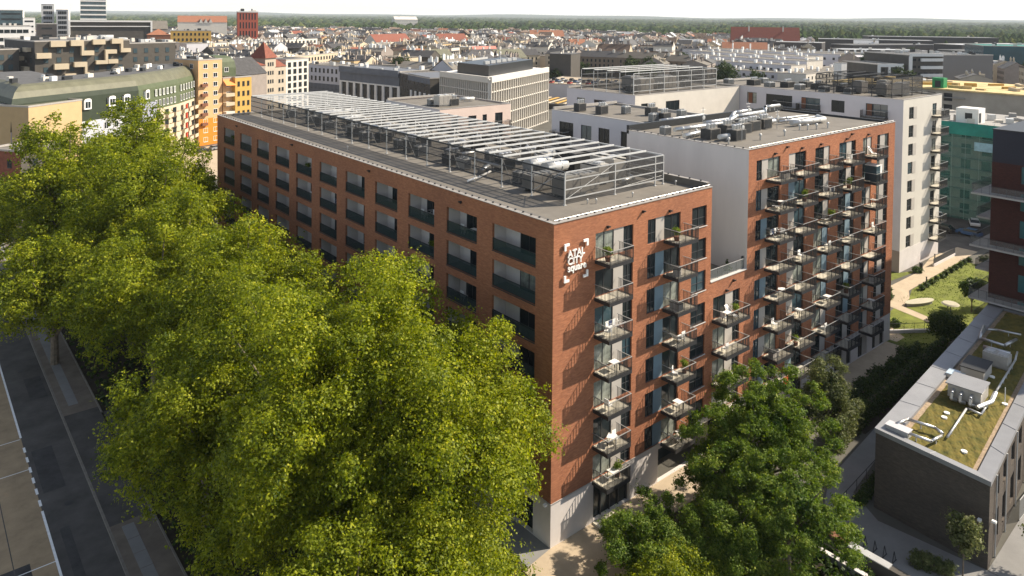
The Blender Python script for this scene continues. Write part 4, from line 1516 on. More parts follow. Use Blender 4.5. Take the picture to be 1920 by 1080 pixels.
MB().box(-0.3, 0.3, -8.0, -1.4, -0.02, 0.98).build('wall', BROWNW, rw)
MB().box(-0.36, 0.36, -6.35, -3.2, 0.98, 1.06).build('coping', GALV, rw)
MB().box(-0.36, 0.36, -3.2, -1.4, 0.98, 1.16).build('planter_edge', RUST, rw)
rw = thing('ramp_wall', 'lower pale concrete kerb wall beside the planted bed', 'wall', (16.1, -13.2, 0))
MB().box(-0.15, 0.15, -6, 0, 0, 0.5).build('wall', CONG, rw)
MB().box(-0.2, 0.2, -6, 0, 0.5, 0.56).build('coping', PLC, rw)
for j, (x, y) in enumerate([(19.8, -15.7), (19.85, -16.45), (19.85, -17.2), (19.8, -17.95)]):
    t = thing('bicycle_stand', ORD[j] + ' dark bicycle stand from the tree, on the grey path', 'bicycle stand', (x, y, 0.05), 0, 'row of bicycle stands')
    MB().path([(-0.3, 0, 0), (0, 0, 0.85), (0.35, 0, 0)], 0.03).build('hoop', BLK, t)
    MB().box(-0.4, 0.45, -0.03, 0.03, 0, 0.03).build('foot', BLK, t)
fn = thing('fence', 'barred metal fence at the sunny side of the low brick building', 'fence', (33, -22.6, 0))
b = MB()
for i in range(60):
    b.box(i * 0.16, i * 0.16 + 0.03, 0, 0.03, 0.05, 1.8)
b.build('bars', GALV, fn)
MB().box(0, 9.6, -0.01, 0.04, 1.8, 1.86).box(0, 9.6, -0.01, 0.04, 0.1, 0.16).build('rails', GALV, fn)
# oval bench and round canopy on the lawn
t = thing('oval_bench', 'large white oval bench on the sunny lawn', 'bench', (77.2, 2.6, 0), math.radians(-20))
b = MB()
n = 28
rim = [(3.0 * math.cos(2 * math.pi * i / n), 1.0 * math.sin(2 * math.pi * i / n)) for i in range(n)]
b.prism([(x * 0.9, y * 0.85) for x, y in rim], 0.38, 0.48)
b.build('seat', mat('bench_sand', (0.42, 0.39, 0.29), 0.9, 0.1, 1.0), t)
MB().prism([(x * 0.8, y * 0.75) for x, y in rim], 0.02, 0.35).build('base', CONG, t)
t = thing('round_canopy', 'round white canopy on one slanting post beside the lawn path', 'canopy', (74.2, -2.6, 0))
b = MB()
b.tube((0, 0, 2.35), (0, 0, 2.5), 1.15, 0, 24, 0.95)
b.build('disc', MATS['bench_sand'], t)
MB().tube((0.3, 0, 0), (0, 0, 2.35), 0.06, 0, 8).build('post', BLK, t)
t = thing('round_table', 'small round white table on the lawn beyond the canopy', 'table', (79.0, -0.6, 0))
MB().tube((0, 0, 0.7), (0, 0, 0.76), 0.6, 0, 18).build('top', LETT, t)
MB().tube((0, 0, 0), (0, 0, 0.7), 0.08, 0, 8).build('leg', BLK, t)
for j, (x, y) in enumerate([(100.5, 9.2), (87, 5.4)]):
    t = thing('bollard_lamp', ORD[j] + ' dark bollard from the far end of the sandy path', 'bollard', (x, y, 0.04), 0, 'path bollards')
    MB().tube((0, 0, 0), (0, 0, 1.0), 0.09, 0, 8).build('post', BLK, t)
    MB().tube((0, 0, 1.0), (0, 0, 1.12), 0.12, 0, 8).build('head', BLK, t)
t = thing('litter_bin', 'dark litter bin by the door of the tall grey block', 'bin', (93.9, 8.9, 0.04))
MB().tube((0, 0, 0), (0, 0, 0.95), 0.28, 0, 12).build('drum', BLK, t)
MB().tube((0, 0, 0.95), (0, 0, 1.02), 0.32, 0, 12).build('lid', FASC, t)
st = thing('entrance_steps', 'pale stone steps at the glazed corner entrance', 'steps', (4.7, -0.15, 0.055))
for i in range(3):
    MB().box(i * 0.8, i * 0.8 + 0.7, -1.9, 0, 0, 0.14).build('step', CONC, st)
gs = thing('grey_terrace_wall', 'grey terrace wall in front of the end of the tall grey block', 'wall', (96.8, 7.9, 0))
MB().box(0, 9.5, 0, 0.25, 0, 0.5).build('wall', PLC, gs)
MB().box(0, 9.5, 0.08, 0.14, 0.5, 1.4).build('railing', BLK, gs)

# =================================================================== MIDDLE DISTANCE
def tower(name, label, cat, p, q, depth, H, wall, roofm, floors=0, nf=0, ns=0, win=(1.1, 1.6), roof='flat', ridge=3.5, side=None, z0=1.0, fh=None, wfr='FRM', wgl='GLS',
          group=None, skip=0, chim=0, chm=None, margin=1.2, eave=0.3, wn=2, top_margin=0.8, roofstuff=0):
    """building whose front wall runs from p to q; local frame x along the front, y away"""
    p, q = Vector(p + (0,)), Vector(q + (0,))
    d = q - p
    W = d.length
    t = thing(name, label, cat, p, math.atan2(d.y, d.x), group)
    b = MB()
    b.quad((0, 0, 0), (W, 0, 0), (W, 0, H), (0, 0, H), 0)
    b.quad((W, 0, 0), (W, depth, 0), (W, depth, H), (W, 0, H), 1)
    b.quad((W, depth, 0), (0, depth, 0), (0, depth, H), (W, depth, H), 0)
    b.quad((0, depth, 0), (0, 0, 0), (0, 0, H), (0, depth, H), 1)
    if roof == 'gable':
        b.poly([(0, 0, H), (0, depth, H), (0, depth / 2, H + ridge)], 1)
        b.poly([(W, 0, H), (W, depth, H), (W, depth / 2, H + ridge)], 1)
    b.build('wall', [wall, side or wall], t)
    r = MB()
    if roof == 'flat':
        r.quad((0.3, 0.3, H - 0.25), (W - 0.3, 0.3, H - 0.25), (W - 0.3, depth - 0.3, H - 0.25), (0.3, depth - 0.3, H - 0.25), 0)
        r.box(-0.08, W + 0.08, -0.08, 0.3, H - 0.3, H + 0.1, 1)
        r.box(-0.08, W + 0.08, depth - 0.3, depth + 0.08, H - 0.3, H + 0.1, 1)
        r.box(-0.08, 0.3, 0.3, depth - 0.3, H - 0.3, H + 0.1, 1)
        r.box(W - 0.3, W + 0.08, 0.3, depth - 0.3, H - 0.3, H + 0.1, 1)
        r.build('roof', [roofm, COPE], t)
    elif roof == 'gable':
        e = eave
        for s in (0, 1):
            y0, y1 = (-e, depth / 2) if s == 0 else (depth + e, depth / 2)
            zlo = H - e * ridge / (depth / 2)
            r.quad((-0.2, y0, zlo + 0.08), (W + 0.2, y0, zlo + 0.08), (W + 0.2, y1, H + ridge + 0.08), (-0.2, y1, H + ridge + 0.08), 0)
        r.build('roof', [roofm], t)
    elif roof == 'hip':
        h = min(W, depth) / 2
        a = [(-eave, -eave, H), (W + eave, -eave, H), (W + eave, depth + eave, H), (-eave, depth + eave, H)]
        if W >= depth:
            k = [(h, depth / 2, H + ridge), (W - h, depth / 2, H + ridge)]
            r.poly([a[0], a[1], k[1], k[0]])
            r.poly([a[2], a[3], k[0], k[1]])
            r.poly([a[1], a[2], k[1]])
            r.poly([a[3], a[0], k[0]])
        else:
            k = [(W / 2, h, H + ridge), (W / 2, depth - h, H + ridge)]
            r.poly([a[1], a[2], k[1], k[0]])
            r.poly([a[3], a[0], k[0], k[1]])
            r.poly([a[0], a[1], k[0]])
            r.poly([a[2], a[3], k[1]])
        r.build('roof', [roofm], t)
    if floors:
        fh = fh or (H - z0 - top_margin) / floors
        wm = simple_win(win[0], win[1], wfr, wgl, 0, wn)
        for f in range(skip, floors):
            z = z0 + f * fh + (fh - win[1]) * 0.55
            for i in range(nf):
                inst('window', wm, t, (margin + (W - 2 * margin) * (i + 0.5) / nf, -0.03, z))
            for i in range(ns):
                inst('window', wm, t, (-0.03, margin + (depth - 2 * margin) * (i + 0.5) / ns, z), -math.pi / 2)
    rr = random.Random(int(p.x * 7 + p.y))
    for i in range(chim):
        x = W * (i + 0.5) / chim + rr.uniform(-1, 1)
        y = depth * rr.choice((0.38, 0.5, 0.62))
        zt = H + (ridge if roof != 'flat' else 0.3)
        MB().box(x - 0.7, x + 0.7, y - 0.35, y + 0.35, H - 0.2, zt + 1.1, 0).box(x - 0.5, x - 0.2, y - 0.15, y + 0.15, zt + 1.1, zt + 1.5, 0).box(x + 0.1, x + 0.4, y - 0.15, y + 0.15, zt + 1.1, zt + 1.5, 0).build('chimney', [chm or WHT], t)
    for i in range(roofstuff):
        x, y = rr.uniform(1, W - 1), rr.uniform(1, depth - 1)
        a, c, h = rr.uniform(0.4, 1.3), rr.uniform(0.4, 1.0), rr.uniform(0.5, 1.6)
        MB().box(x - a, x + a, y - c, y + c, H - 0.25, H + h).build('roof_vent', [rr.choice((GALV, WHT, CONW, BLK))], t)
    return t


# ---- tetris-like dark block with pale balcony boxes
tt = tower('apartment_building', 'dark block with pale stepped balcony boxes at upper left', 'apartment building', (-6, 230.7), (22, 235.2), 31, 33, BROWNW, MEMD, 7, 7, 6, (1.4, 1.7), side=DKG, z0=10, fh=3.05, wgl='GLB', roofstuff=22)  # side walls darker than the front: shade put into their colour
for (a_, c_, e_, f_) in [(545, 705, 465, 520), (762, 905, 460, 515), (878, 905, 515, 565), (878, 1020, 565, 610), (1010, 1150, 455, 505), (1228, 1362, 450, 500), (1335, 1362, 500, 550), (1335, 1455, 550, 590), (395, 550, 577, 628),
                         (1150, 1285, 560, 600), (1150, 1180, 600, 665), (1043, 1180, 665, 702), (582, 738, 685, 738), (797, 940, 675, 722), (915, 940, 722, 780), (915, 968, 780, 828), (350, 578, 800, 852), (695, 815, 785, 838), (695, 725, 838, 885), (1185, 1300, 660, 700)]:
    k_ = 0.159 / 6
    MB().box((a_ - 390) * k_, (c_ - 390) * k_, -1.4, -0.05, 33.2 - (f_ / 6 - 76) / 5.04, 33.2 - (e_ / 6 - 76) / 5.04).build('balcony_box', CREAM, tt)
for (y, zz, l) in [(3, 29.5, 4), (10, 26.5, 3), (5, 23.4, 4), (14, 29, 3), (17, 24.5, 4), (22, 21.5, 3), (9, 20.5, 3)]:
    MB().box(-1.4, -0.05, y, y + l, zz, zz + 1.3).build('balcony_box', CREAM, tt)
tower('apartment_building', 'second dark block with beige top just left of the stepped balcony block', 'apartment building', (-19, 233), (-9.5, 236), 22, 30.5, BROWNW, MEMD, 7, 3, 3, (1.4, 1.7), side=DKG, z0=8, fh=3.05, wgl='GLB', roofstuff=6)
tower('apartment_building', 'dark wing extending right behind the green mansard roof', 'apartment building', (22.6, 243), (40, 247), 20, 31.5, BROWNW, MEMD, 4, 4, 0, (1.4, 1.7), side=DKG, z0=18, fh=3.05, wgl='GLB', roofstuff=12)

# ---- long green mansard building
PTS = [(-23, 205), (-17.3, 160.5), (8.5, 176.0), (22.5, 191.5), (36.5, 212.5)]
ms = thing('mansard_building', 'long curved building with a green metal mansard roof and white dormers', 'apartment building', (-17.3, 160.5, 0))
O = Vector((-17.3, 160.5, 0))


def offs(pts, dist):
    out = []
    n = len(pts)
    for i in range(n):
        v = Vector(pts[i])
        ns = []
        if i > 0:
            e = (v - Vector(pts[i - 1])).normalized()
            ns.append(Vector((e.y, -e.x)))
        if i < n - 1:
            e = (Vector(pts[i + 1]) - v).normalized()
            ns.append(Vector((e.y, -e.x)))
        m = sum(ns, Vector((0, 0))) / len(ns)
        m = m / m.length_squared
        out.append((v.x + m.x * dist - O.x, v.y + m.y * dist - O.y))
    return out


prof = [(-0.3, 25.45, 0), (0.9, 25.0, 0), (2.0, 24.0, 0), (2.7, 22.6, 0), (3.0, 21.4, 1), (3.3, 15.3, 1), (3.3, 0, 2)]
rings = [[p_ + (z,) for p_ in offs(PTS, d_)] for d_, z, _ in prof]
rb, wb = MB(), MB()
for i in range(len(prof) - 1):
    for j in range(len(PTS) - 1):
        a, b_, c, d_ = rings[i][j], rings[i][j + 1], rings[i + 1][j + 1], rings[i + 1][j]
        k = prof[i + 1][2]
        if k == 2:
            wb.quad(a, b_, c, d_, 0 if j < 1 else (1 if j == 1 else 2))
        else:
            rb.quad(a, b_, c, d_, 0 if prof[i + 1][2] == 0 or i < 4 and prof[i + 1][1] > 21.4 else (1 if j <= 1 else 2))
rb.build('mansard_roof', [OLIVE, GRND, GRNM], ms)  # left facets take the shaded green, right ones the sunlit green
wb.build('wall', [SAND, mat('plaster_pale_blue', (0.46, 0.47, 0.50), 0.9, 0.05, 0.4), CREAM], ms)
bk = offs(PTS, -13)
ft = offs(PTS, -0.2)
b = MB()
for j in range(len(PTS) - 1):
    b.quad(ft[j] + (25.4,), ft[j + 1] + (25.4,), bk[j + 1] + (25.4,), bk[j] + (25.4,), 0)
    b.quad(bk[j] + (25.4,), bk[j + 1] + (25.4,), bk[j + 1] + (0,), bk[j] + (0,), 1)
b.quad(rings[0][4], bk[4] + (25.4,), bk[4] + (0,), rings[-1][4], 1)
b.build('flat_roof', [MEMD, CREAM], ms)


def along(j, s, dist, z):
    a, b_ = Vector(PTS[j]), Vector(PTS[j + 1])
    e = (b_ - a).normalized()
    v = a + e * s + Vector((e.y, -e.x)) * dist
    return (v.x - O.x, v.y - O.y, z), math.atan2(e.y, e.x)


def dormer_mesh():
    b = MB()
    b.box(-1.0, 1.0, -0.5, 1.2, 0, 2.3, 0)
    for i in range(6):
        a0, a1 = math.pi * i / 6, math.pi * (i + 1) / 6
        b.quad((math.cos(a0) * 1.05, -0.52, 2.3 + math.sin(a0) * 0.4), (math.cos(a1) * 1.05, -0.52, 2.3 + math.sin(a1) * 0.4), (math.cos(a1) * 1.05, 1.4, 2.3 + math.sin(a1) * 0.4), (math.cos(a0) * 1.05, 1.4, 2.3 + math.sin(a0) * 0.4), 1)
    b.poly([(math.cos(math.pi * i / 8), -0.51, 2.3 + 0.38 * math.sin(math.pi * i / 8)) for i in range(9)], 0)
    b.box(-0.72, -0.06, -0.53, -0.5, 0.35, 1.9, 2)
    b.box(0.06, 0.72, -0.53, -0.5, 0.35, 1.9, 2)
    return b.mesh('dormer', [FRW, OLIVE, GLS])


dm = dormer_mesh()
for s in (5.2, 9.2, 14.4, 21.6, 26.2):
    l, a = along(1, s, 3.2, 18.2)
    inst('dormer', dm, ms, l, a)
l, a = along(2, 3.0, 3.2, 18.6)
inst('dormer', dm, ms, l, a)
sw = simple_win(1.4, 1.8, 'FRW', 'GLS')
for s in (21.6, 26.6):
    l, a = along(1, s, 3.42, 15.9)
    inst('window', sw, ms, l, a)
for j, rng in ((2, [8 + i * 2.1 for i in range(6)]), (3, [1.5 + i * 2.4 for i in range(10)])):
    for s in rng:
        for z, gl in ((19.0, 'CURT'), (16.0, 'GLS')):
            l, a = along(j, s, 3.34, z)
            inst('window', simple_win(1.0, 1.8, 'FRW', gl), ms, l, a)
for j, rng in ((1, [20 + i * 3 for i in range(3)]),):
    for s in rng:
        l, a = along(j, s, 3.34, 12.6)
        inst('window', sw, ms, l, a)
# balconies on the curved cream side
bmx = MB()
bmx.box(-1.6, 1.6, -1.2, 0, 0, 0.15, 0)
bmx.box(-1.6, 1.6, -1.2, -1.12, 0.15, 1.05, 0)
bmx.box(-1.6, -1.52, -1.12, 0, 0.15, 1.05, 0)
bmx.box(1.52, 1.6, -1.12, 0, 0.15, 1.05, 0)
bmx.quad((-1.2, -0.03, 0.2), (0.9, -0.03, 0.2), (0.9, -0.03, 2.3), (-1.2, -0.03, 2.3), 1)
bmm = bmx.mesh('balcony', [CREAM, GLS])
for j, rng in ((2, [4, 9, 14, 18.5]), (3, [2.5, 7.5, 12.5, 17.5, 22])):
    for s in rng:
        for z in (12.3, 9.3, 6.3, 3.3):
            l, a = along(j, s, 3.34, z)
            inst('balcony', bmm, ms, l, a)
for k_, (s, c) in enumerate([(6, CLOTH_R), (16.6, ORANGE)]):
    l, a = along(3, s, 3.5, 3)
    MB().box(-0.5, 0.5, -0.15, 0, 0, 11.5).build('coloured_strip', c, ms, l, a)
l, a = along(2, 1.0, 3.3, 13.2)
MB().box(-3.6, 3.4, -2.0, -0.02, 0, 4.6).build('bay_box', mat('plaster_lavender', (0.30, 0.31, 0.40), 0.9, 0.05, 0.4), ms, l, a)
rr = random.Random(3)
for i in range(26):
    j = rr.choice((1, 2, 3))
    s = rr.uniform(2, 22)
    l, a = along(j, s, -rr.uniform(1.2, 11), 25.4)
    k = rr.uniform(0.5, 1.2)
    MB().box(-k, k, -0.5, 0.5, 0, rr.uniform(0.5, 1.3)).build('roof_vent', rr.choice((FRW, WHT, BLK)), ms, l, a)
tower('apartment_building', 'windowless sand coloured wing in front of the green mansard roof', 'building', (-17.0, 151.4), (-5.2, 160.0), 9.5, 21.3, SAND, OLIVE)
tower('apartment_building', 'low brown brick house with a grey lean-to roof at far left', 'building', (-20.5, 133), (-12, 139), 9, 14.5, BROWNW, MEMB, 3, 2, 2, side=mat('brick_house_red', (0.22, 0.08, 0.05), 0.9, 0.2, 1), roof='flat')

# ---- orange and peach towers
t2 = tower('tower_block', 'narrow peach tower block with an orange base behind the trees', 'tower block', (34.0, 200.6), (42.3, 203.5), 12, 27.5, PEACH, MEMD, 9, 2, 2, (1.6, 1.5), wfr='FRW', margin=0.7, z0=0.3, roofstuff=5)
MB().box(0.15, 8.6, -0.06, -0.01, 0, 8.6).build('orange_base', ORANGE, t2)
for z in (6.5, 9.6, 12.7, 15.8, 18.9):
    MB().box(0.8, 2.9, -0.9, -0.05, z - 0.1, z + 0.8).build('balcony', RUST, t2)
t3 = tower('apartment_building', 'cream house with balconies and an orange awning beside the peach tower', 'apartment building', (42.6, 203.5), (46.2, 204.5), 11, 21.2, PEACH, MEMD, 6, 1, 0, (1.4, 1.7), wfr='FRW')
for z in (3, 6, 9, 12, 15):
    MB().box(0.2, 3.4, -1.5, -0.05, z, z + 1.1).build('balcony', rr.choice((WHT, ORANGE, CREAM)), t3)
b = MB()
b.quad((0.1, 0, 20.3), (3.8, 0, 20.3), (3.8, -1.9, 18.7), (0.1, -1.9, 18.7))
b.quad((0.1, -0.02, 20.25), (3.8, -0.02, 20.25), (3.8, -1.9, 18.62), (0.1, -1.9, 18.62))
b.build('awning', AWN, t3)
gm = thing('mansard_drum', 'small rounded green mansard roof between peach tower and yellow house', 'building', (42.6, 208, 0), math.radians(15))
b = MB()
pr_ = [(0, 0), (0, 24), (0.4, 26), (1.4, 27.3), (3.2, 28)]
for (a0, z0_), (a1, z1_) in zip(pr_[:-1], pr_[1:]):
    b.quad((0, a0, z0_), (6.6 - a0 * 0.2, a0, z0_), (6.6 - a1 * 0.6, a1, z1_), (0, a1, z1_), 0)
    b.quad((6.6 - a0 * 0.2, a0, z0_), (6.6, 9, z0_), (6.6 - a1 * 0.6, 9, z1_), (6.6 - a1 * 0.6, a1, z1_), 0)
b.quad((0, 3.2, 28), (6.6 - 1.9, 3.2, 28), (4.7, 9, 28), (0, 9, 28))
b.build('roof', GRNM, gm)
inst('window', simple_win(1.5, 1.5, 'FRW'), gm, (3, -0.03, 24.2 - 1.5))
inst('window', simple_win(1.5, 1.5, 'FRW'), gm, (3, -0.03, 19.5))
tower('apartment_building', 'yellow house with rows of small paired windows beside the orange awning', 'apartment building', (46.4, 203.0), (52.6, 205.2), 12, 21.3, YEL, MEMD, 6, 3, 0, (0.9, 1.6), margin=0.4)
tower('apartment_building', 'dark slate roofed house behind the yellow house', 'building', (52, 218), (66, 226), 14, 20.5, TAUPE, SLATE, roof='gable', ridge=5.5, side=DKG)
t4 = tower('apartment_building', 'grey apartment house with pale balconies beside the red pointed tower', 'apartment building', (61.5, 230.5), (69, 235), 14, 22.6, TAUPE, REDT, 6, 2, 0, (1.5, 1.4), roof='hip', ridge=2.6)
for z in (3, 6.3, 9.6, 12.9, 16.2, 19.3):
    MB().box(0.5, 6.5, -1.3, -0.05, z, z + 1.0).build('balcony', WHT, t4)
t5 = tower('apartment_building', 'beige stair tower with a red pyramid roof', 'tower', (69.0, 235), (74.5, 238.3), 6.4, 25.2, mat('plaster_beige', (0.42, 0.36, 0.28), 0.9, 0.08, 0.4), REDT, 7, 3, 0, (0.8, 1.4), roof='hip', ridge=6.2, eave=0.6)
t6 = tower('apartment_building', 'grey house with red dormers between the pointed tower and white grid house', 'apartment building', (74.5, 238.3), (80.0, 241.6), 14, 21.5, MATS['plaster_beige'], REDT, 6, 2, 0, (1.2, 1.4), roof='hip', ridge=3.2)
tower('apartment_building', 'white grid fronted house right of the red pointed tower', 'apartment building', (80.0, 241.6), (92.5, 248.2), 13, 24.0, WHT, MEMD, 8, 4, 0, (1.9, 1.9), margin=0.4, wn=3)
# ---- hotel row and white office
h1 = tower('hotel_wing', 'grey and white hotel wing behind the far end of the long cage', 'hotel', (107.5, 286), (113.9, 262.0), 16, 19, PLB, MEMB, 5, 8, 0, (1.2, 2.0), z0=0, side=PLB, roofstuff=6)
MB().box(0, 24.8, -0.06, -0.01, 0, 10.5).build('lower_cladding', mat('cladding_slate', (0.14, 0.15, 0.17), 0.8, 0.1, 0.4), h1)
h2 = tower('hotel_wing', 'long dark hotel wing with white pillars below a slate storey', 'hotel', (113.9, 262.0), (119.6, 220.6), 16, 19, BROWNW, MATS['cladding_slate'], 5, 16, 0, (1.1, 2.1), z0=0, side=BROWNW, fh=3.6, roofstuff=9)
MB().box(0, 41.8, -0.9, -0.02, 16.6, 19.3).box(0, 41.8, -0.25, -0.02, 12.9, 16.6).build('slate_storey', MATS['cladding_slate'], h2)
for i in range(9):
    MB().box(i * 5.1, i * 5.1 + 1.6, -0.5, -0.02, 0, 12.9).build('pillar', CONW, h2)
MB().box(0, 41.8, -0.55, -0.03, 12.3, 12.9).build('band', CONW, h2)
h3 = tower('hotel_wing', 'brown hotel wing with white bays next to the white office', 'hotel', (119.6, 220.6), (114.6, 190.5), 18, 18.6, BROWNW, MATS['cladding_slate'], 5, 9, 0, (1.1, 2.1), z0=0, side=BROWNW, fh=3.6)
MB().box(9, 30.5, -0.06, -0.02, 16.2, 18.9).build('slate_storey', MATS['cladding_slate'], h3)
for i in range(5):
    MB().box(12 + i * 4.4, 13.4 + i * 4.4, -0.4, -0.02, 0, 12.6).build('pillar', CONW, h3)
of = thing('office_building', 'white gridded office block with a black rooftop storey', 'office', (111.9, 150.8, 0))
P0, P1, P2, P3 = (0.9, 29.5), (0, 0), (48.8, 25.1), (44, 56)
b = MB()
b.prism([P1, P2, P3, P0], 0, 21.0, 0, 1)
b.build('glass_body', [mat('office_glass', (0.07, 0.065, 0.05), 0.12, 0.5, 0.12, 0, 0.6), MEMB], of)  # yellowish reflections are put into the mottled glass colour
for (a, c, n, nm) in ((P0, P1, 24, 'fin'), (P1, P2, 27, 'fin')):
    a, c = Vector(a + (0,)), Vector(c + (0,))
    e = (c - a).normalized()
    nrm = Vector((e.y, -e.x, 0))
    ang = math.atan2(e.y, e.x)
    L = (c - a).length
    fm = cached('fin' + str(n), lambda: MB().box(-0.16, 0.16, -0.75, -0.02, 0, 20).mesh('fin', [WHT]))
    for i in range(n + 1):
        v = a + e * (L * i / n)
        inst('fin', fm, of, v, ang)
    for z in (0.2, 4.3, 8.5, 12.6, 16.7, 20.0):
        hh = 0.35 if z < 20 else 2.0
        MB().box(-0.1, L + 0.1, -0.85 if z > 19 else -0.6, -0.03, z, z + hh).build('floor_band', WHT, of, a, ang)
b = MB()
b.prism([(-0.8, -0.8), (49.5, 25), (44.4, 57), (0.4, 30.2)], 21.0, 21.4)
b.build('roof', CONW, of)
b = MB()
b.prism([(5, 7), (42, 26), (40, 44), (5.4, 26)], 21.4, 25.2)
b.build('black_storey', mat('roof_black', (0.016, 0.017, 0.018), 0.35, 0.2, 0.3, 0, 0.5), of)
for i in range(6):
    MB().box(9 + i * 4.6, 11 + i * 4.6, 14 + i * 2.5, 15.5 + i * 2.5, 25.2, 26.2).build('roof_vent', GALV, of)
MB().tube((22, 22, 25), (22, 22, 29), 0.25).build('flue', GALV, of)

# ---- right side
te = thing('building_under_scaffold', 'concrete building wrapped in green netting and scaffold at right', 'building', (136, -2, 0))
b = MB()
b.box(0, 26, 0, 32, 0, 20, 0)
b.build('wall', CONG, te)
b = MB()
for k in range(6):
    for i in range(8):
        b.quad((-0.02, 2 + i * 4, 1 + k * 3.2), (-0.02, 3.8 + i * 4, 1 + k * 3.2), (-0.02, 3.8 + i * 4, 3.1 + k * 3.2), (-0.02, 2 + i * 4, 3.1 + k * 3.2))
te_w = MB().box(-0.05, 0, -0.9, 0.9, 0, 2.1).mesh('window', [GLS])
for k in range(6):
    for i in range(8):
        inst('window', te_w, te, (0, 3 + i * 3.9, 1 + k * 3.2))
sc = MB()
for i in range(13):
    sc.tube((-1.6, i * 2.6, 0), (-1.6, i * 2.6, 21), 0.05, 0, 5)
sc.build('scaffold_poles', GALV, te)
for k in range(9):
    MB().box(-1.6, -0.2, 0, 32, 2.2 * k + 1.9, 2.2 * k + 1.98).build('scaffold_deck', CONG, te)
b = MB()
b.quad((-1.8, 11, 0), (-1.8, 32, 0), (-1.8, 32, 18.2), (-1.8, 11, 18.2))
b.build('net', NET, te)
b = MB()
for i in range(16):
    y0, y1 = i * 2, i * 2 + 2
    b.quad((-2.0 - 0.15 * (i % 2), y0, 18.0), (-2.0 - 0.15 * ((i + 1) % 2), y1, 18.0), (-1.9, y1, 20.6), (-1.9, y0, 20.6))
b.build('top_net', TEAL, te)
for (y, z, c) in [(13, 16, 'banner_pale'), (23, 16.6, 'banner_blue')]:
    MB().box(-2.1, -2.0, y, y + 3.4, z - 1.0, z + 0.8).build('banner', mat(c, (0.25, 0.42, 0.5), 0.7, 0.2, 1.0), te)
rr = random.Random(5)
for i in range(26):
    a = thing('roof_crate', ORD[i] + ' pale bundle from the left on the scaffolded roof', 'building materials', (rr.uniform(138, 160), 28 - i * 1.1, 20), rr.uniform(0, 1), 'bundles on the scaffolded roof')
    k = rr.uniform(0.5, 1.4)
    MB().box(-k, k, -0.7, 0.7, 0.06, rr.uniform(0.5, 1.3)).build('load', rr.choice((GALV, WHT, CONW, CONG)), a)
    MB().box(-k, k, -0.7, 0.7, 0, 0.06).build('pallet', CREAM, a)
a = thing('site_cabin', 'white cabin standing on the scaffolded roof', 'cabin', (139, 17.6, 20))
MB().box(0, 4, -2.2, 2.2, 0, 3.2).build('body', CONW, a)
MB().box(0.3, 1.5, -2.25, -2.2, 0.2, 2.3).box(-0.05, 0, -1, 0.4, 0.9, 2.2).build('openings', BLK, a)
a = thing('roof_tent', 'pale tent roof at the right edge by the scaffold', 'shelter', (128, -3, 20))
b = MB()
for c0, c1 in (((0, 0), (0, 8)), ((0, 8), (9, 8)), ((9, 8), (9, 0)), ((9, 0), (0, 0))):
    b.poly([c0 + (0.0,), c1 + (0.0,), (4.5, 4, 2.2)])
b.build('roof', CONW, a)
b = MB()
b.box(0, 9, 0, 8, -20, -0.01)
b.build('wall', DKG, a)
un = thing('unfinished_building', 'unfinished concrete building with timber formwork on its roof', 'building site', (201.2, 24, 0))
b = MB()
b.holes((0, 55, 0), (0, -1, 0), 40, 0, 21.4, (-1, 0, 0), [(2 + i * 4.6, 4.4 + i * 4.6, 1.2 + k * 3.4, 3.6 + k * 3.4) for i in range(8) for k in range(6)], 0.5, 0)
b.quad((0, 15, 0), (0, -14, 0), (0, -14, 21.4), (0, 15, 21.4), 0)
b.quad((0.6, -13.9, 0), (0.6, 54.9, 0), (0.6, 54.9, 21.3), (0.6, -13.9, 21.3), 1)
b.quad((0, -14, 0), (36, -14, 0), (36, -14, 21.4), (0, -14, 21.4), 0)
b.build('wall', [mat('raw_concrete', (0.34, 0.31, 0.26), 0.95, 0.15, 0.15), BLK], un)
b = MB()
b.box(-0.6, 36, -14, 55, 21.4, 21.8)
b.build('slab', mat('formwork', (0.55, 0.42, 0.20), 0.9, 0.3, 0.3), un)
for k in range(4):
    MB().box(-0.6, -0.02, 15, 55, 3.9 + k * 5.1, 4.1 + k * 5.1).build('floor_edge', CONG, un)
for i in range(34):
    x, y = rr.uniform(201, 232), rr.uniform(12, 76)
    a = thing('timber_stack', ORD[i] + ' item of timber and steel lying on the unfinished roof', 'building materials', (x, y, 21.8), rr.uniform(0, 3), 'materials on the unfinished roof')
    k = rr.uniform(0.8, 3)
    MB().box(-k, k, -0.5, 0.5, 0, rr.uniform(0.3, 1.2)).build('load', rr.choice((MATS['formwork'], YEL, CREAM, GALV, BROWNW)), a)
    MB().box(-k * 0.9, k * 0.9, -0.6, -0.5, 0, 0.25).build('bearer', BROWNW, a)
a = thing('site_hut', 'green site box on the unfinished roof', 'site box', (204, 47, 21.8))
MB().box(-1.4, 1.4, -1.6, 1.6, 0, 3.0).build('body', mat('green_paint', (0.02, 0.22, 0.07), 0.6, 0.1, 1), a)
MB().box(-1.45, -1.4, -0.8, 0.8, 0.2, 2.2).build('door', BLK, a)

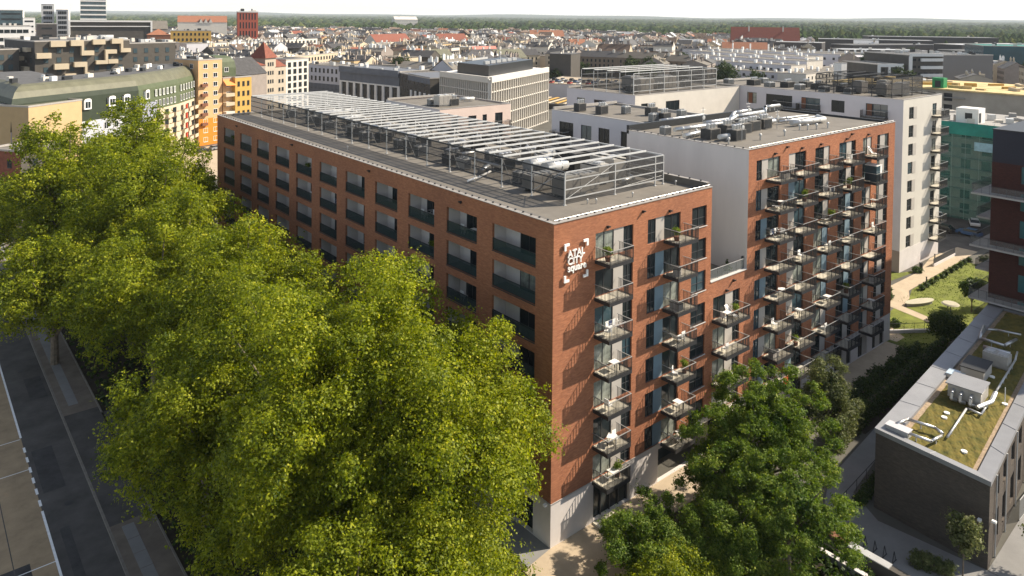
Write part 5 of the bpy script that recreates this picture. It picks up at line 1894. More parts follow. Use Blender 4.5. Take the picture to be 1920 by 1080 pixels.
tower('office_building', 'grey blank walled office with white framed front at upper right', 'office', (383.4, 111.3), (410, 96.3), 40, 24, mat('grey_wall', (0.19, 0.18, 0.17), 0.9, 0.05, 0.1), MEMD, roofstuff=12)
wf = tower('office_building', 'dark office front with white horizontal frames beside the blank grey wall', 'office', (366.0, 121.0), (383.2, 111.4), 36, 24, BROWNW, MEMD, 6, 5, 0, (2.2, 1.4), roofstuff=4)
for z in (8.5, 12.5, 16.6, 20.6, 23.2):
    MB().box(0 if z > 23 else 6.5, 19.6, -0.8, -0.05, z, z + 1.6).build('white_frame', CONW, wf)
MB().box(-0.3, 1.3, -0.8, -0.05, 0, 23.2).build('white_frame', CONW, wf)
wf = tower('office_building', 'small dark building outlined by a white frame', 'building', (352.5, 131.0), (365.0, 123.8), 30, 19, BROWNW, MEMD, 4, 3, 0, (1.8, 1.8))
MB().box(-0.2, 14.6, -0.7, -0.05, 17.6, 19.3).box(-0.2, 1.2, -0.7, -0.05, 0, 17.6).box(5.8, 7.0, -0.7, -0.05, 0, 17.6).box(13.4, 14.6, -0.7, -0.05, 0, 17.6).build('white_frame', CONW, wf)
tower('office_building', 'dark teal glass office at the far right edge', 'office', (470, 120), (492, 86), 40, 27, mat('teal_dark', (0.02, 0.07, 0.09), 0.15, 0.2, 0.1, 0, 0.5), TEAL, roofstuff=6)
for j, (p_, q_, H) in enumerate([((580, 330), (596, 288), 21), ((600, 262), (690, 226), 20), ((560, 240), (610, 200), 17), ((520, 232), (560, 190), 19), ((480, 300), (500, 250), 16), ((690, 340), (740, 250), 22), ((455, 190), (505, 165), 17), ((640, 190), (730, 160), 22), ((780, 330), (860, 230), 24), ((560, 160), (640, 120), 20), ((700, 120), (770, 80), 20)]):
    tower('hall', ORD[j] + ' long dark hall with a pale roof edge among the upper right rooftops', 'hall', p_, q_, 26, H, DKG, rr.choice((MEMD, GALV, PLB)), group='dark halls at upper right', roofstuff=4)
# white terraces
for j, (p_, q_, dp, H, wl) in enumerate([((334.9, 252), (333.5, 176), 16, 12.5, PLB), ((351.2, 252), (350, 178), 16, 15.8, PLB), ((372, 262), (371, 180), 18, 17.5, PLB), ((400, 286), (398, 196), 22, 18.5, PLB), ((440, 300), (452, 200), 22, 18.5, PLB), ((333.5, 160), (420, 172.5), 15.5, 12.8, WHT), ((470, 252), (500, 200), 20, 18, WHT)]):
    t = tower('terraced_housing', 'terraced white housing block, ' + ORD[j] + ' from the front, upper right', 'housing', p_, q_, dp, H, wl, MEMB, 3, 16, 0, (1.6, 1.6), side=WHT, z0=1.5, group='white terraces at upper right')  # PLB fronts are white walls with bluish shade put into the colour
    rr2 = random.Random(j)
    L = math.dist(p_, q_)
    for i in range(13):
        x = L * (i + rr2.random()) / 13
        y = rr2.uniform(1.5, dp - 2)
        MB().box(x - 0.7, x + 0.7, y - 0.6, y + 0.6, H - 0.2, H + rr2.uniform(1, 2.2)).build('chimney', LETT, t)
    if j == 4:
        for i in range(3):
            MB().tube((20 + i * 14, 5, H), (20 + i * 14, 5, H + 5), 0.5).build('flue', LETT, t)
tower('flue_tower', 'pair of tall pale stair shafts at the end of the white terraces', 'shaft', (348, 148), (352, 147), 5, 19, CONW, CONW)
# car park with cars and its wall
cpk = tower('parking_deck', 'parking deck with a long blank wall behind the white office', 'car park', (214, 243), (234, 205), 46, 8.0, PLB, mat('deck_beige', (0.40, 0.33, 0.24), 0.9, 0.1, 0.3))
ml = tower('garden_lot', 'low striped glasshouse lot beneath the parking wall', 'shed', (186, 214), (205, 176), 24, 2.5, BROWNW, BROWNW)
for i in range(11):
    MB().box(i * 3.8, i * 3.8 + 1.4, 0, 24, 2.55, 2.8).build('roof_stripe', YEL if i % 2 else CREAM, ml)


def car_proto(c):
    def f():
        t = thing('parked_car', 'x', 'car')
        b = MB()
        prof = [(-2.15, 0.35), (-2.2, 0.75), (-2.05, 0.95), (-1.5, 1.0), (1.15, 0.98), (2.0, 0.85), (2.2, 0.65), (2.15, 0.35)]
        k = len(prof)
        n0 = len(b.v)
        b.v += [(x, -0.88, z) for x, z in prof] + [(x, 0.88, z) for x, z in prof]
        b.f.append(tuple(range(k - 1, -1, -1)))
        b.f.append(tuple(range(k, 2 * k)))
        b.m += [0, 0]
        for i in range(k):
            j = (i + 1) % k
            b.f.append((i, j, k + j, k + i))
            b.m.append(0)
        b.quad((-1.35, -0.68, 1.46), (0.35, -0.68, 1.46), (0.35, 0.68, 1.46), (-1.35, 0.68, 1.46), 0)
        b.build('body', CAR[c], t)
        w_ = MB()
        lo = [(-1.95, -0.82, 0.97), (1.1, -0.82, 0.97), (1.1, 0.82, 0.97), (-1.95, 0.82, 0.97)]
        hi = [(-1.35, -0.68, 1.45), (0.35, -0.68, 1.45), (0.35, 0.68, 1.45), (-1.35, 0.68, 1.45)]
        for i in range(4):
            j = (i + 1) % 4
            w_.quad(lo[i], lo[j], hi[j], hi[i])
        w_.build('windows', GLS, t)
        wm = cached('wheel', lambda: MB().tube((0, -0.1, 0), (0, 0.1, 0), 0.33, 0, 12).mesh('wheel', [TYRE]))
        for x in (-1.35, 1.35):
            for y in (-0.82, 0.82):
                inst('wheel', wm, t, (x, y, 0.33))
        return t
    return f


CP = {c: Proto(car_proto(c)) for c in CAR}
cs = list(CAR)
n = 0
for row, yy in enumerate((3.5, 13, 22)):
    for i in range(8):
        e = Vector((20, -38, 0)).normalized()
        nn = Vector((-e.y, e.x, 0))
        v = Vector((214, 243, 0)) + e * (3 + i * 4.9) + nn * yy
        c = cs[(i * 3 + row) % 6]
        CP[c].put((v.x, v.y, 7.77), math.atan2(nn.y, nn.x), '%s car, %s in row %s of the parking deck' % (c, ORD[i], ('one', 'two', 'three')[row]), 'cars on the parking deck')
        n += 1
for j, (x, y, r, c, tx) in enumerate([(32, 190, 0.3, 'black', 'black car below the peach tower'), (36.5, 191.5, 0.3, 'grey', 'grey car below the peach tower'), (41, 193, 0.3, 'silver', 'silver car below the peach tower'), (33, 168, 0.2, 'white', 'white car on the sunny square'),
                                      (121, 15.5, 1.5, 'black', 'black car in the shade before the scaffold'), (122, 11, 1.5, 'blue', 'dark blue car in the shade before the scaffold'), (131, 20, 0.4, 'white', 'white van-like car at the foot of the scaffold'), (131, 13, 0.4, 'silver', 'silver car at the foot of the scaffold')]):
    CP[c].put((x, y, 0.035), r, tx, 'cars parked on the ground')

# ---- skyline
tower('apartment_building', 'long white apartment block with dark loggias beyond the red pointed tower', 'apartment building', (122.7, 470.5), (231.2, 536.1), 16, 22, WHT, MEMB, 4, 24, 0, (2.6, 2.2), side=PLB, z0=8, roofstuff=30)
tower('apartment_building', 'grey ended wing at the left of the long white block', 'apartment building', (107.5, 467.5), (122, 470.5), 30, 22, PLB, MEMD, side=PLB)
tower('apartment_building', 'white blank stair block above the dark stepped block', 'building', (118, 500), (133, 508), 16, 27, WHT, MEMD, side=DKG)
tower('apartment_building', 'dark balconied house left of the white stair block', 'building', (98, 500), (117, 500), 16, 24, DKG, CONW, 6, 6, 0, (1.8, 1.6))
tower('apartment_building', 'low cream terrace with a roof wall behind the hotel', 'building', (116, 330), (176, 372), 14, 19.6, CREAM, CREAM, 3, 22, 0, (1.5, 1.8), side=TAUPE, z0=9, roofstuff=20)
gtw = tower('glass_tower', 'round-edged glass tower with pale floor bands cut by the top of the photo, upper left', 'tower', (77, 648), (95, 645), 18, 64, GLB, CONW, side=GLS)
for k in range(17):
    MB().box(-0.4, 18.7, -0.4, 0, 2 + k * 3.75, 3.1 + k * 3.75).box(18.3, 18.7, 0, 18, 2 + k * 3.75, 3.1 + k * 3.75).build('floor_band', CONW, gtw)
for nm, lb, a, c, H in (('gabled_tower', 'taller of two pale gable topped towers at upper left', (44, 603), (52, 602), 48), ('gabled_tower', 'shorter of two pale gable topped towers at upper left', (51.8, 592), (59.5, 590), 44)):
    t = tower(nm, lb, 'tower', a, c, 10, H, mat('tower_grid', (0.42, 0.42, 0.42), 0.7, 0.1, 0.5), CONW, 12, 5, 0, (1.0, 2.2), roof='gable', ridge=3.5, side=CONW, z0=0)
tower('office_building', 'dark glass office behind the white framed offices at far upper left', 'office', (14, 556), (27, 554), 20, 43, GLB, CONW, 10, 1, 0, (11, 1.0), side=CONW, z0=6)
tower('office_building', 'pale stepped office at far upper left', 'office', (27, 554), (34, 553.5), 20, 38, CONW, CONW, 10, 1, 0, (5, 1.0), z0=2)
t = tower('office_building', 'white framed office with dark window bays at far upper left', 'office', (3, 456), (20, 455), 22, 34, CONW, MEMD, 7, 5, 0, (2.6, 1.9), z0=1, side=TAUPE, roofstuff=5)
tower('office_building', 'dark square office between the white frames and the gabled towers', 'office', (25, 474), (35, 473), 18, 35, DKG, MEMD, 8, 1, 0, (5.5, 0.9), side=TAUPE)
t = tower('long_hall', 'long low dark hall with a thin pale roof frame below the glass tower', 'hall', (54, 551), (104, 541), 22, 36, BROWNW, MEMD)
MB().box(-0.8, 51.8, -1.2, -0.05, 35.2, 36.4).box(-0.8, 0.4, -1.2, -0.05, 26, 35.2).box(50.6, 51.8, -1.2, -0.05, 26, 35.2).box(0.4, 50.6, -0.9, -0.05, 31.8, 32.4).build('white_frame', CONW, t)
tower('apartment_building', 'grey house row with arched bays under the long low hall', 'building', (66, 470), (102, 464), 14, 23, TAUPE, MEMB, 5, 14, 0, (1.3, 2.0), roofstuff=20)
t = tower('brick_cube', 'red brick cube building on the skyline with dark slot windows', 'building', (193.5, 617), (210, 612), 16, 44, mat('red_render', (0.42, 0.10, 0.06), 0.9, 0.1, 0.5), CONW, 3, 6, 0, (1.1, 5.5), side=mat('red_shaded', (0.12, 0.035, 0.03), 0.9, 0.1, 0.5), z0=20, roofstuff=4)  # sides in a darker copy of the red: shade put into the colour
MB().box(0, 17, -0.2, 16.3, 43.2, 44.2).build('cornice', CONW, t)
MB().box(3, 6, 6, 9, 44, 46.5).box(12, 13, 6, 7, 44, 46.5).build('roof_plant', BLK, t)
t = tower('long_house', 'long orange roofed house with white gables left of the red cube', 'building', (201, 825), (250, 810), 22, 32, WHT, ORT, 0, 0, 0, (1.5, 2), roof='gable', ridge=7, z0=17)
for x in (24, 29, 34):
    b = MB()
    b.poly([(x - 2.0, -0.6, 31), (x + 2.0, -0.6, 31), (x, -0.6, 36)], 0)
    b.poly([(x - 2.0, -0.6, 31), (x, -0.6, 36), (x, 7, 36)], 1)
    b.poly([(x + 2.0, -0.6, 31), (x, 7, 36), (x, -0.6, 36)], 1)
    b.build('gable', [WHT, ORT], t)
tower('house', 'pale grey gabled hall right of the long low frame', 'building', (109, 560), (120, 558), 16, 30, TAUPE, MEMB, roof='gable', ridge=6, side=WHT)
tower('house', 'low yellow row with small windows under the orange roofed house', 'building', (106, 499), (131, 492), 14, 30, YEL, MEMB, 3, 9, 0, (1.2, 1.8), z0=18, roofstuff=6)
tower('house', 'orange roofed low house at left of the low yellow row', 'building', (92, 502), (106, 499), 14, 27, RUST, ORT, roof='hip', ridge=4)
# red and orange roofed landmarks in the middle distance
LM = [('two gabled ochre house with stepped gable and orange roof', (204.7, 348.2), (222, 352), 14, 15, CREAM, ORT, 6), ('long orange roof in front of the stepped gable house', (196, 300), (222, 305), 10, 12.5, PEACH, ORT, 4), ('olive roofed school behind the black office storey', (222, 352), (246, 358), 16, 14, YEL, OLIVE, 6),
      ('pink roofed villa with two gables', (258, 352), (275, 348), 14, 15.5, WHT, mat('roof_pink', (0.60, 0.22, 0.17), 0.8, 0.15, 1), 6), ('orange tiled long house in the tenement belt', (420, 426), (450, 415), 14, 15, ORT, ORT, 7),
      ('white house with arched windows beside the orange long house', (396, 425), (420, 424), 14, 16, WHT, SLATE, 4), ('salmon gabled hall at the edge of the woods', (560, 640), (600, 622), 16, 16, CREAM, ORT, 9),
      ('large maroon church roof left of the upper right woods', (632, 405), (672, 350), 26, 16, MAROON, MAROON, 17), ('salmon roof with dormers below the maroon church roof', (470, 305), (492, 278), 14, 17, CREAM, ORT, 6), ('red roofed row near the centre woods', (300, 560), (350, 580), 14, 17, WHT, REDT, 7),
      ('second red roofed row near the centre woods', (370, 560), (405, 560), 14, 17, CREAM, REDT, 7), ('white domed hall on the horizon', (1000, 1700), (1060, 1680), 40, 30, WHT, WHT, 8), ('green roofed cream house behind the office', (236, 300), (258, 300), 13, 17, CREAM, OLIVE, 5)]
for lb, p_, q_, dp, H, wl, rf_, rg in LM:
    tower('landmark_house', lb, 'house', p_, q_, dp, H, wl, rf_, 4, max(3, int(math.dist(p_, q_) / 3.5)), 0, (1.1, 1.7), roof='gable', ridge=rg, chim=2, wfr='FRW')
# broad tenements just behind the office
for j, (lb, p_, q_, dp, H, wl, sd, rf_) in enumerate([('cream corner tenement with balconies right of the black office storey', (262, 323), (284, 317), 14, 17, CREAM, TAUPE, SLATE), ('beige tenement with plain gable beside the cream corner tenement', (284, 312), (290, 292), 14, 18, MATS['plaster_beige'], TAUPE, SLATE),
                                                  ('brown shaded tenement row above the parking deck', (292, 300), (306, 270), 15, 17, mat('brown_render', (0.22, 0.165, 0.115), 0.9, 0.15, 0.2), TAUPE, SLATE), ('second brown shaded tenement above the parking deck', (306, 270), (318, 244), 15, 17, MATS['brown_render'], TAUPE, BROWNW),
                                                  ('third brown tenement ending at the white terraces', (318, 244), (327, 222), 15, 16, MATS['brown_render'], TAUPE, BROWNW), ('white tenement with red bands left of the cream corner', (232, 314), (258, 316), 13, 18, WHT, WHT, SLATE)]):
    tower('tenement', lb, 'tenement', p_, q_, dp, H, wl, rf_, 5, max(4, int(math.dist(p_, q_) / 3)), 0, (1.0, 1.7), roof='gable', ridge=3.5, side=sd, chim=4, wfr='FRW' if j == 5 else 'FRM')

# ---- the belt of old tenements
WALLS = [('cream', CREAM), ('sand coloured', SAND), ('white', WHT), ('taupe', TAUPE), ('brown', BROWNW), ('grey', PLB), ('ochre', MATS['plaster_beige'])]
ROOFS = [('slate', SLATE), ('dark flat', MEMD), ('red tiled', REDT), ('pale metal', GALV), ('orange tiled', ORT), ('brown', mat('roof_brown', (0.13, 0.09, 0.065), 0.8, 0.3, 0.6)), ('grey felt', MEMB)]
RWT = [6, 6, 0.55, 1.5, 0.5, 5, 4]
WWT = [5, 3, 4, 4, 3, 2, 4]


def tenement_meshes(seed):
    r = random.Random(seed)
    W, D, H = r.uniform(13, 22), r.uniform(11, 14), r.uniform(13.5, 19.5)
    pitched = r.random() < 0.75
    rg = r.uniform(2.2, 4.8) if pitched else 0
    w_ = MB()
    w_.box(0, W, 0, D, 0, H, 0)
    if pitched:
        w_.poly([(0, 0, H), (0, D, H), (0, D / 2, H + rg)], 0)
        w_.poly([(W, 0, H), (W, D, H), (W, D / 2, H + rg)], 0)
    fl = int(H / 3.3)
    n = int(W / 2.6)
    for face in (0, 1):
        for f in range(fl):
            for i in range(n if face == 0 else 0):
                x = (i + 0.5) * W / n
                z = 1.2 + f * 3.2
                w_.quad((x - 0.5, -0.05, z), (x + 0.5, -0.05, z), (x + 0.5, -0.05, z + 1.7), (x - 0.5, -0.05, z + 1.7), 1)
            if face == 1:
                for i in range(4):
                    y = (i + 0.5) * D / 4
                    z = 1.2 + f * 3.2
                    w_.quad((-0.05, y - 0.5, z), (-0.05, y + 0.5, z), (-0.05, y + 0.5, z + 1.7), (-0.05, y - 0.5, z + 1.7), 1)
    r_ = MB()
    if pitched:
        r_.quad((-0.2, -0.4, H), (W + 0.2, -0.4, H), (W + 0.2, D / 2, H + rg + 0.1), (-0.2, D / 2, H + rg + 0.1))
        r_.quad((-0.2, D + 0.4, H), (W + 0.2, D + 0.4, H), (W + 0.2, D / 2, H + rg + 0.1), (-0.2, D / 2, H + rg + 0.1))
    else:
        r_.box(-0.2, W + 0.2, -0.2, D + 0.2, H, H + 0.4)
        r_.box(-0.2, W + 0.2, -0.2, 0.2, H + 0.4, H + 1.0)
    cl = []
    for i in range(r.randint(5, 9)):
        c = MB()
        cl.append(c)
        x, y = r.uniform(0.5, W - 0.5), D * r.choice((0.25, 0.5, 0.5, 0.7))
        zt = H + rg * (1 - abs(y - D / 2) / (D / 2)) + r.uniform(0.9, 2.6)
        a = r.uniform(0.25, 0.9)
        c.box(x - a, x + a, y - 0.32, y + 0.32, H - 0.2, zt, 0)
        for q in range(int(a * 4)):
            c.box(x - a + 0.1 + q * 0.5, x - a + 0.32 + q * 0.5, y - 0.12, y + 0.12, zt, zt + 0.6, 1)
    if pitched:
        for i in range(r.randint(0, 4)):
            c = MB()
            cl.append(c)
            x = r.uniform(1.5, W - 1.5)
            c.box(x - 0.7, x + 0.7, D * 0.12, D * 0.3, H + 0.1, H + 0.1 + rg * 0.62 + 0.5, 0)
            c.box(x - 0.45, x + 0.45, D * 0.12 - 0.04, D * 0.12, H + 0.5, H + rg * 0.6 + 0.2, 2)
    return W, D, H, w_, r_, cl


def merged(cl):
    o = MB()
    for c in cl:
        n = len(o.v)
        o.v += c.v
        o.f += [tuple(i + n for i in f) for f in c.f]
        o.m += c.m
    return o


VAR = []
for sd in range(16):
    W, D, H, w_, r_, c = tenement_meshes(sd)
    VAR.append((W, D, H, w_, r_, c, {}, {}, {}))
BLOCKED = []
for o in list(SC.objects):
    if o.parent is None and o.type == 'EMPTY' and o.get('category') and o.location.length > 190:
        xs = [c_ for c_ in o.children if c_.type == 'MESH' and c_.name.startswith('wall')]
        if xs:
            me = xs[0].data
            n = len(me.vertices)
            co = np.empty(n * 3)
            me.vertices.foreach_get('co', co)
            co = co.reshape(-1, 3)
            mx, mn = co.max(0), co.min(0)
            BLOCKED.append((o.location.x, o.location.y, math.cos(o.rotation_euler.z), math.sin(o.rotation_euler.z), mn[0] - 6, mx[0] + 6, mn[1] - 9, mx[1] + 6))


def blocked(x, y, m=0):
    for (ox, oy, c_, s_, a, b_, e, f) in BLOCKED:
        dx, dy = x - ox, y - oy
        u, v = dx * c_ + dy * s_, -dx * s_ + dy * c_
        if a - m < u < b_ + m and e - m < v < f + m:
            return True
    return False


def view(x, y):
    d = Vector((x - CAM_LOC.x, y - CAM_LOC.y, 0))
    f_ = d.dot(Vector((math.cos(hd), math.sin(hd), 0)))
    r_ = d.dot(rt)
    return f_, r_ / max(f_, 1), d.length


cand = []
rc = random.Random(21)


def in_woods(x, y):
    """edge of the city, from the photo: nearer at the right than at the left"""
    f_, t_, d = view(x, y)
    lim = 1250 - 420 * max(0, t_) / 0.7
    return d > lim + 110 * math.sin(x * 0.011) * math.cos(y * 0.009)


for bi in range(-6, 30):
    for bj in range(-6, 30):
        for reg in (0,):
            ang = math.radians(28)
            bw, bd_ = 78, 66
            cx = bi * (bw + 14) - 200
            cy = bj * (bd_ + 14) - 100
            for side in range(4):
                L = bw if side % 2 == 0 else bd_
                s = 0
                while s < L - 10:
                    k = rc.randrange(16)
                    W = VAR[k][0]
                    if side == 0:
                        lx, ly, ra = cx + s, cy, 0
                    elif side == 1:
                        lx, ly, ra = cx + bw, cy + s, math.pi / 2
                    elif side == 2:
                        lx, ly, ra = cx + bw - s, cy + bd_, math.pi
                    else:
                        lx, ly, ra = cx, cy + bd_ - s, -math.pi / 2
                    s += W
                    X = lx * math.cos(ang) - ly * math.sin(ang)
                    Y = lx * math.sin(ang) + ly * math.cos(ang)
                    f_, t_, d = view(X, Y)
                    if f_ < 120 or abs(t_) > 0.76 or d < 330 or in_woods(X, Y):
                        continue
                    if t_ > 0.18 and d < 420:
                        continue
                    cxm = X + math.cos(ra + ang) * W / 2 - math.sin(ra + ang) * 6
                    cym = Y + math.sin(ra + ang) * W / 2 + math.cos(ra + ang) * 6
                    if blocked(cxm, cym, 5) or blocked(X, Y, 2):
                        continue
                    if t_ > 0.42 and rc.random() < 0.6:
                        continue
                    if rc.random() < 0.1:
                        continue
                    cand.append((d, X, Y, ra + ang, k, t_))
cand.sort()
KEEP = 285
PLACE = [(-0.76, 'far left'), (-0.5, 'left'), (-0.28, 'left of centre'), (-0.1, 'centre left'), (0.06, 'centre'), (0.22, 'centre right'), (0.4, 'right of centre'), (0.56, 'right'), (0.8, 'far right')]
cnt = {}
near = cand[:KEEP]
named = []
NEAR_LIM = cand[KEEP][0] + 1
for (d, X, Y, a, k, t_) in near:
    wi = rc.choices(range(len(WALLS)), WWT)[0]
    ri = rc.choices(range(len(ROOFS)), RWT)[0]
    named.append((d, X, Y, a, k, t_, wi, ri))
keys = {}
for e in named:
    pl_ = [n_ for lim, n_ in PLACE if e[5] >= lim - 0.001][-1] if e[5] > -0.76 else 'far left'
    keys.setdefault((e[6], e[7], pl_), []).append(e)
bw_c = {}
for (wi, ri, pl_), L_ in keys.items():
    L_.sort()
    for j, (d, X, Y, a, k, t_, _, _) in enumerate(L_):
        W, D, H, w_, r_, c, cw_, cr_, cc_ = VAR[k]
        lab = ('%s tenement with %s roof, %s belt of rooftops' % (WALLS[wi][0], ROOFS[ri][0], pl_)) if len(L_) == 1 else ('%s nearest %s tenement with %s roof, %s belt of rooftops' % (ORD[j], WALLS[wi][0], ROOFS[ri][0], pl_))
        t = thing('tenement', lab, 'tenement', (X, Y, 0), a, 'tenements in the belt of rooftops')
        if wi not in cw_:
            cw_[wi] = w_.mesh('tenement_wall', [WALLS[wi][1], GLS])
        if ri not in cr_:
            cr_[ri] = r_.mesh('tenement_roof', [ROOFS[ri][1]])
        ci = (wi + k) % 4
        cmats = [(LETT, WHT, CREAM, TAUPE)[ci], (GALV, BROWNW)[ci % 2], GLS]
        if d > NEAR_LIM and ci not in cc_:
            cc_[ci] = merged(c).mesh('chimneys', cmats)
        sz = rc.uniform(0.9, 1.12)
        inst('wall', cw_[wi], t, (0, 0, 0), 0, (1, 1, sz))
        inst('roof', cr_[ri], t, (0, 0, H * (sz - 1)))
        if d > NEAR_LIM:
            inst('chimney_stacks', cc_[ci], t, (0, 0, H * (sz - 1)))
        else:
            for q, cm_ in enumerate(c):
                inst('chimney', cached(('chim', k, ci, q), lambda: cm_.mesh('chimney', cmats)), t, (0, 0, H * (sz - 1)))
# the rest, farther away, as one mass
far = MB()
fm_ = [CREAM, WHT, TAUPE, BROWNW, SLATE, MEMD, REDT, GALV, ORT, MATS['roof_brown'], GLS, LETT]
for (d, X, Y, a, k, t_) in cand[KEEP:]:
    W, D, H = VAR[k][:3]
    ca, sa = math.cos(a), math.sin(a)
    wm_, rm_ = rc.choice((0, 0, 1, 2, 3)), rc.choices((4, 5, 6, 7, 8, 9), (5, 5, 0.7, 1.4, 0.6, 5))[0]

    def T(x, y, z):
        return (X + x * ca - y * sa, Y + x * sa + y * ca, z)
    for (x0, y0, x1, y1) in ((0, 0, W, 0), (W, 0, W, D), (W, D, 0, D), (0, D, 0, 0)):
        far.quad(T(x0, y0, 0), T(x1, y1, 0), T(x1, y1, H), T(x0, y0, H), wm_)
    rg = rc.uniform(2.5, 5)
    far.quad(T(0, -0.3, H), T(W, -0.3, H), T(W, D / 2, H + rg), T(0, D / 2, H + rg), rm_)
    far.quad(T(0, D, H), T(W, D, H), T(W, D / 2, H + rg), T(0, D / 2, H + rg), rm_)
    far.poly([T(0, 0, H), T(0, D, H), T(0, D / 2, H + rg)], wm_)
    far.poly([T(W, 0, H), T(W, D, H), T(W, D / 2, H + rg)], wm_)
    for f in range(2):
        z = H - 3 - f * 3.2
        far.quad(T(1, -0.06, z), T(W - 1, -0.06, z), T(W - 1, -0.06, z + 1.2), T(1, -0.06, z + 1.2), 10)
    for i in range(3):
        x, y = rc.uniform(1, W - 1), D * rc.choice((0.3, 0.5))
        h_ = rc.uniform(1, 2.4)
        zz = H + rg * 0.6
        for (x0, y0, x1, y1) in ((x, y, x + 1.3, y), (x, y + 0.7, x, y)):
            far.quad(T(x0, y0, H), T(x1, y1, H), T(x1, y1, zz + h_), T(x0, y0, zz + h_), 11 if rc.random() < 0.6 else 0)
tag(far.build('distant_rooftops', fm_), 'mass of small distant rooftops between the old tenements and the woods', 'distant town', kind='stuff')
print('tenements', len(cand))


# =================================================================== TREES
def leaf_cloud(lobes, n, size, rng, up=0.35, fill=0.55, jit=0.55, squash=1.0, tint0=0.0, tint_sd=0.15, soft=0.5, per=7):
    """leaves in little sprays of `per`; `soft` is the share of sprays scattered loosely instead of on a clump's skin"""
    lobes = np.asarray(lobes, float)
    pr = lobes[:, 3] ** 2
    m = max(1, n // per)
    idx = rng.choice(len(lobes), m, p=pr / pr.sum())
    L = lobes[idx]
    d = rng.normal(size=(m, 3))
    d[:, 2] += up
    d /= np.linalg.norm(d, axis=1)[:, None]
    r = L[:, 3] * (fill + (1.06 - fill) * rng.random(m) ** 0.6)
    ls = rng.random(m) < soft
    r = np.where(ls, L[:, 3] * np.abs(rng.normal(0.55, 0.42, m)), r)
    sc = L[:, :3] + d * r[:, None] * np.array([1, 1, squash])
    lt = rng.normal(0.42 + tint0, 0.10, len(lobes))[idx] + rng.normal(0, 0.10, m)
    q = np.repeat(np.arange(m), per)
    n = len(q)
    spread = np.minimum(L[:, 3] * 0.22, size * 2.6)[q]
    c = sc[q] + rng.normal(size=(n, 3)) * spread[:, None] * np.array([1, 1, 0.55])
    nr = d[q] + jit * rng.normal(size=(n, 3))
    nr[:, 2] += 0.35
    nr /= np.linalg.norm(nr, axis=1)[:, None]
    a = np.cross(nr, rng.normal(size=(n, 3)))
    a /= np.linalg.norm(a, axis=1)[:, None]
    b = np.cross(nr, a)
    s = size * (0.55 + 0.75 * rng.random(n))
    w = s * (0.55 + 0.25 * rng.random(n))
    a *= s[:, None]
    b *= w[:, None]
    fold = nr * (s * 0.25)[:, None]
    v = np.stack([c - a, c + b * 0.9 + fold * 0.6, c + a, c - b * 0.9 + fold * 0.6], 1).reshape(-1, 3)
    tint = np.clip(lt[q] + rng.normal(0, tint_sd, n), 0, 1)
    return v, tint


def leaf_mesh(name, v, tint, material):
    n = len(v) // 4
    me = bpy.data.meshes.new(name)
    me.vertices.add(4 * n)
    me.vertices.foreach_set('co', v.astype(np.float32).ravel())
    me.loops.add(4 * n)
    me.loops.foreach_set('vertex_index', np.arange(4 * n, dtype=np.int32))
    me.polygons.add(n)
    me.polygons.foreach_set('loop_start', np.arange(0, 4 * n, 4, dtype=np.int32))
    me.polygons.foreach_set('loop_total', np.full(n, 4, dtype=np.int32))
    at = me.attributes.new('tint', 'FLOAT', 'POINT')
    at.data.foreach_set('value', np.repeat(tint, 4).astype(np.float32))
    me.materials.append(material)
    me.update(calc_edges=True)
    return me


def lobes_on(center, rad, n, rng, rmin, rmax, zlow=-0.55, rough=0.14):
    """clumps spread over an ellipsoid with a ragged outline"""
    out = []
    cx, cy, cz = center
    g = math.pi * (3 - math.sqrt(5))
    for i in range(n):
        z = 1 - (1 - zlow) * (i + 0.5) / n
        r = math.sqrt(max(0, 1 - z * z))
        th = g * i + rng.normal(0, 0.25)
        k = 1 + rng.normal(0, rough)
        k = min(max(k, 0.66), 1.16)
        rr_ = rng.uniform(rmin, rmax)
        kk = max(k - rr_ / max(rad) * 1.1, 0.25)
        out.append((cx + rad[0] * r * math.cos(th) * kk, cy + rad[1] * r * math.sin(th) * kk, cz + rad[2] * z * kk, rr_))
    return out


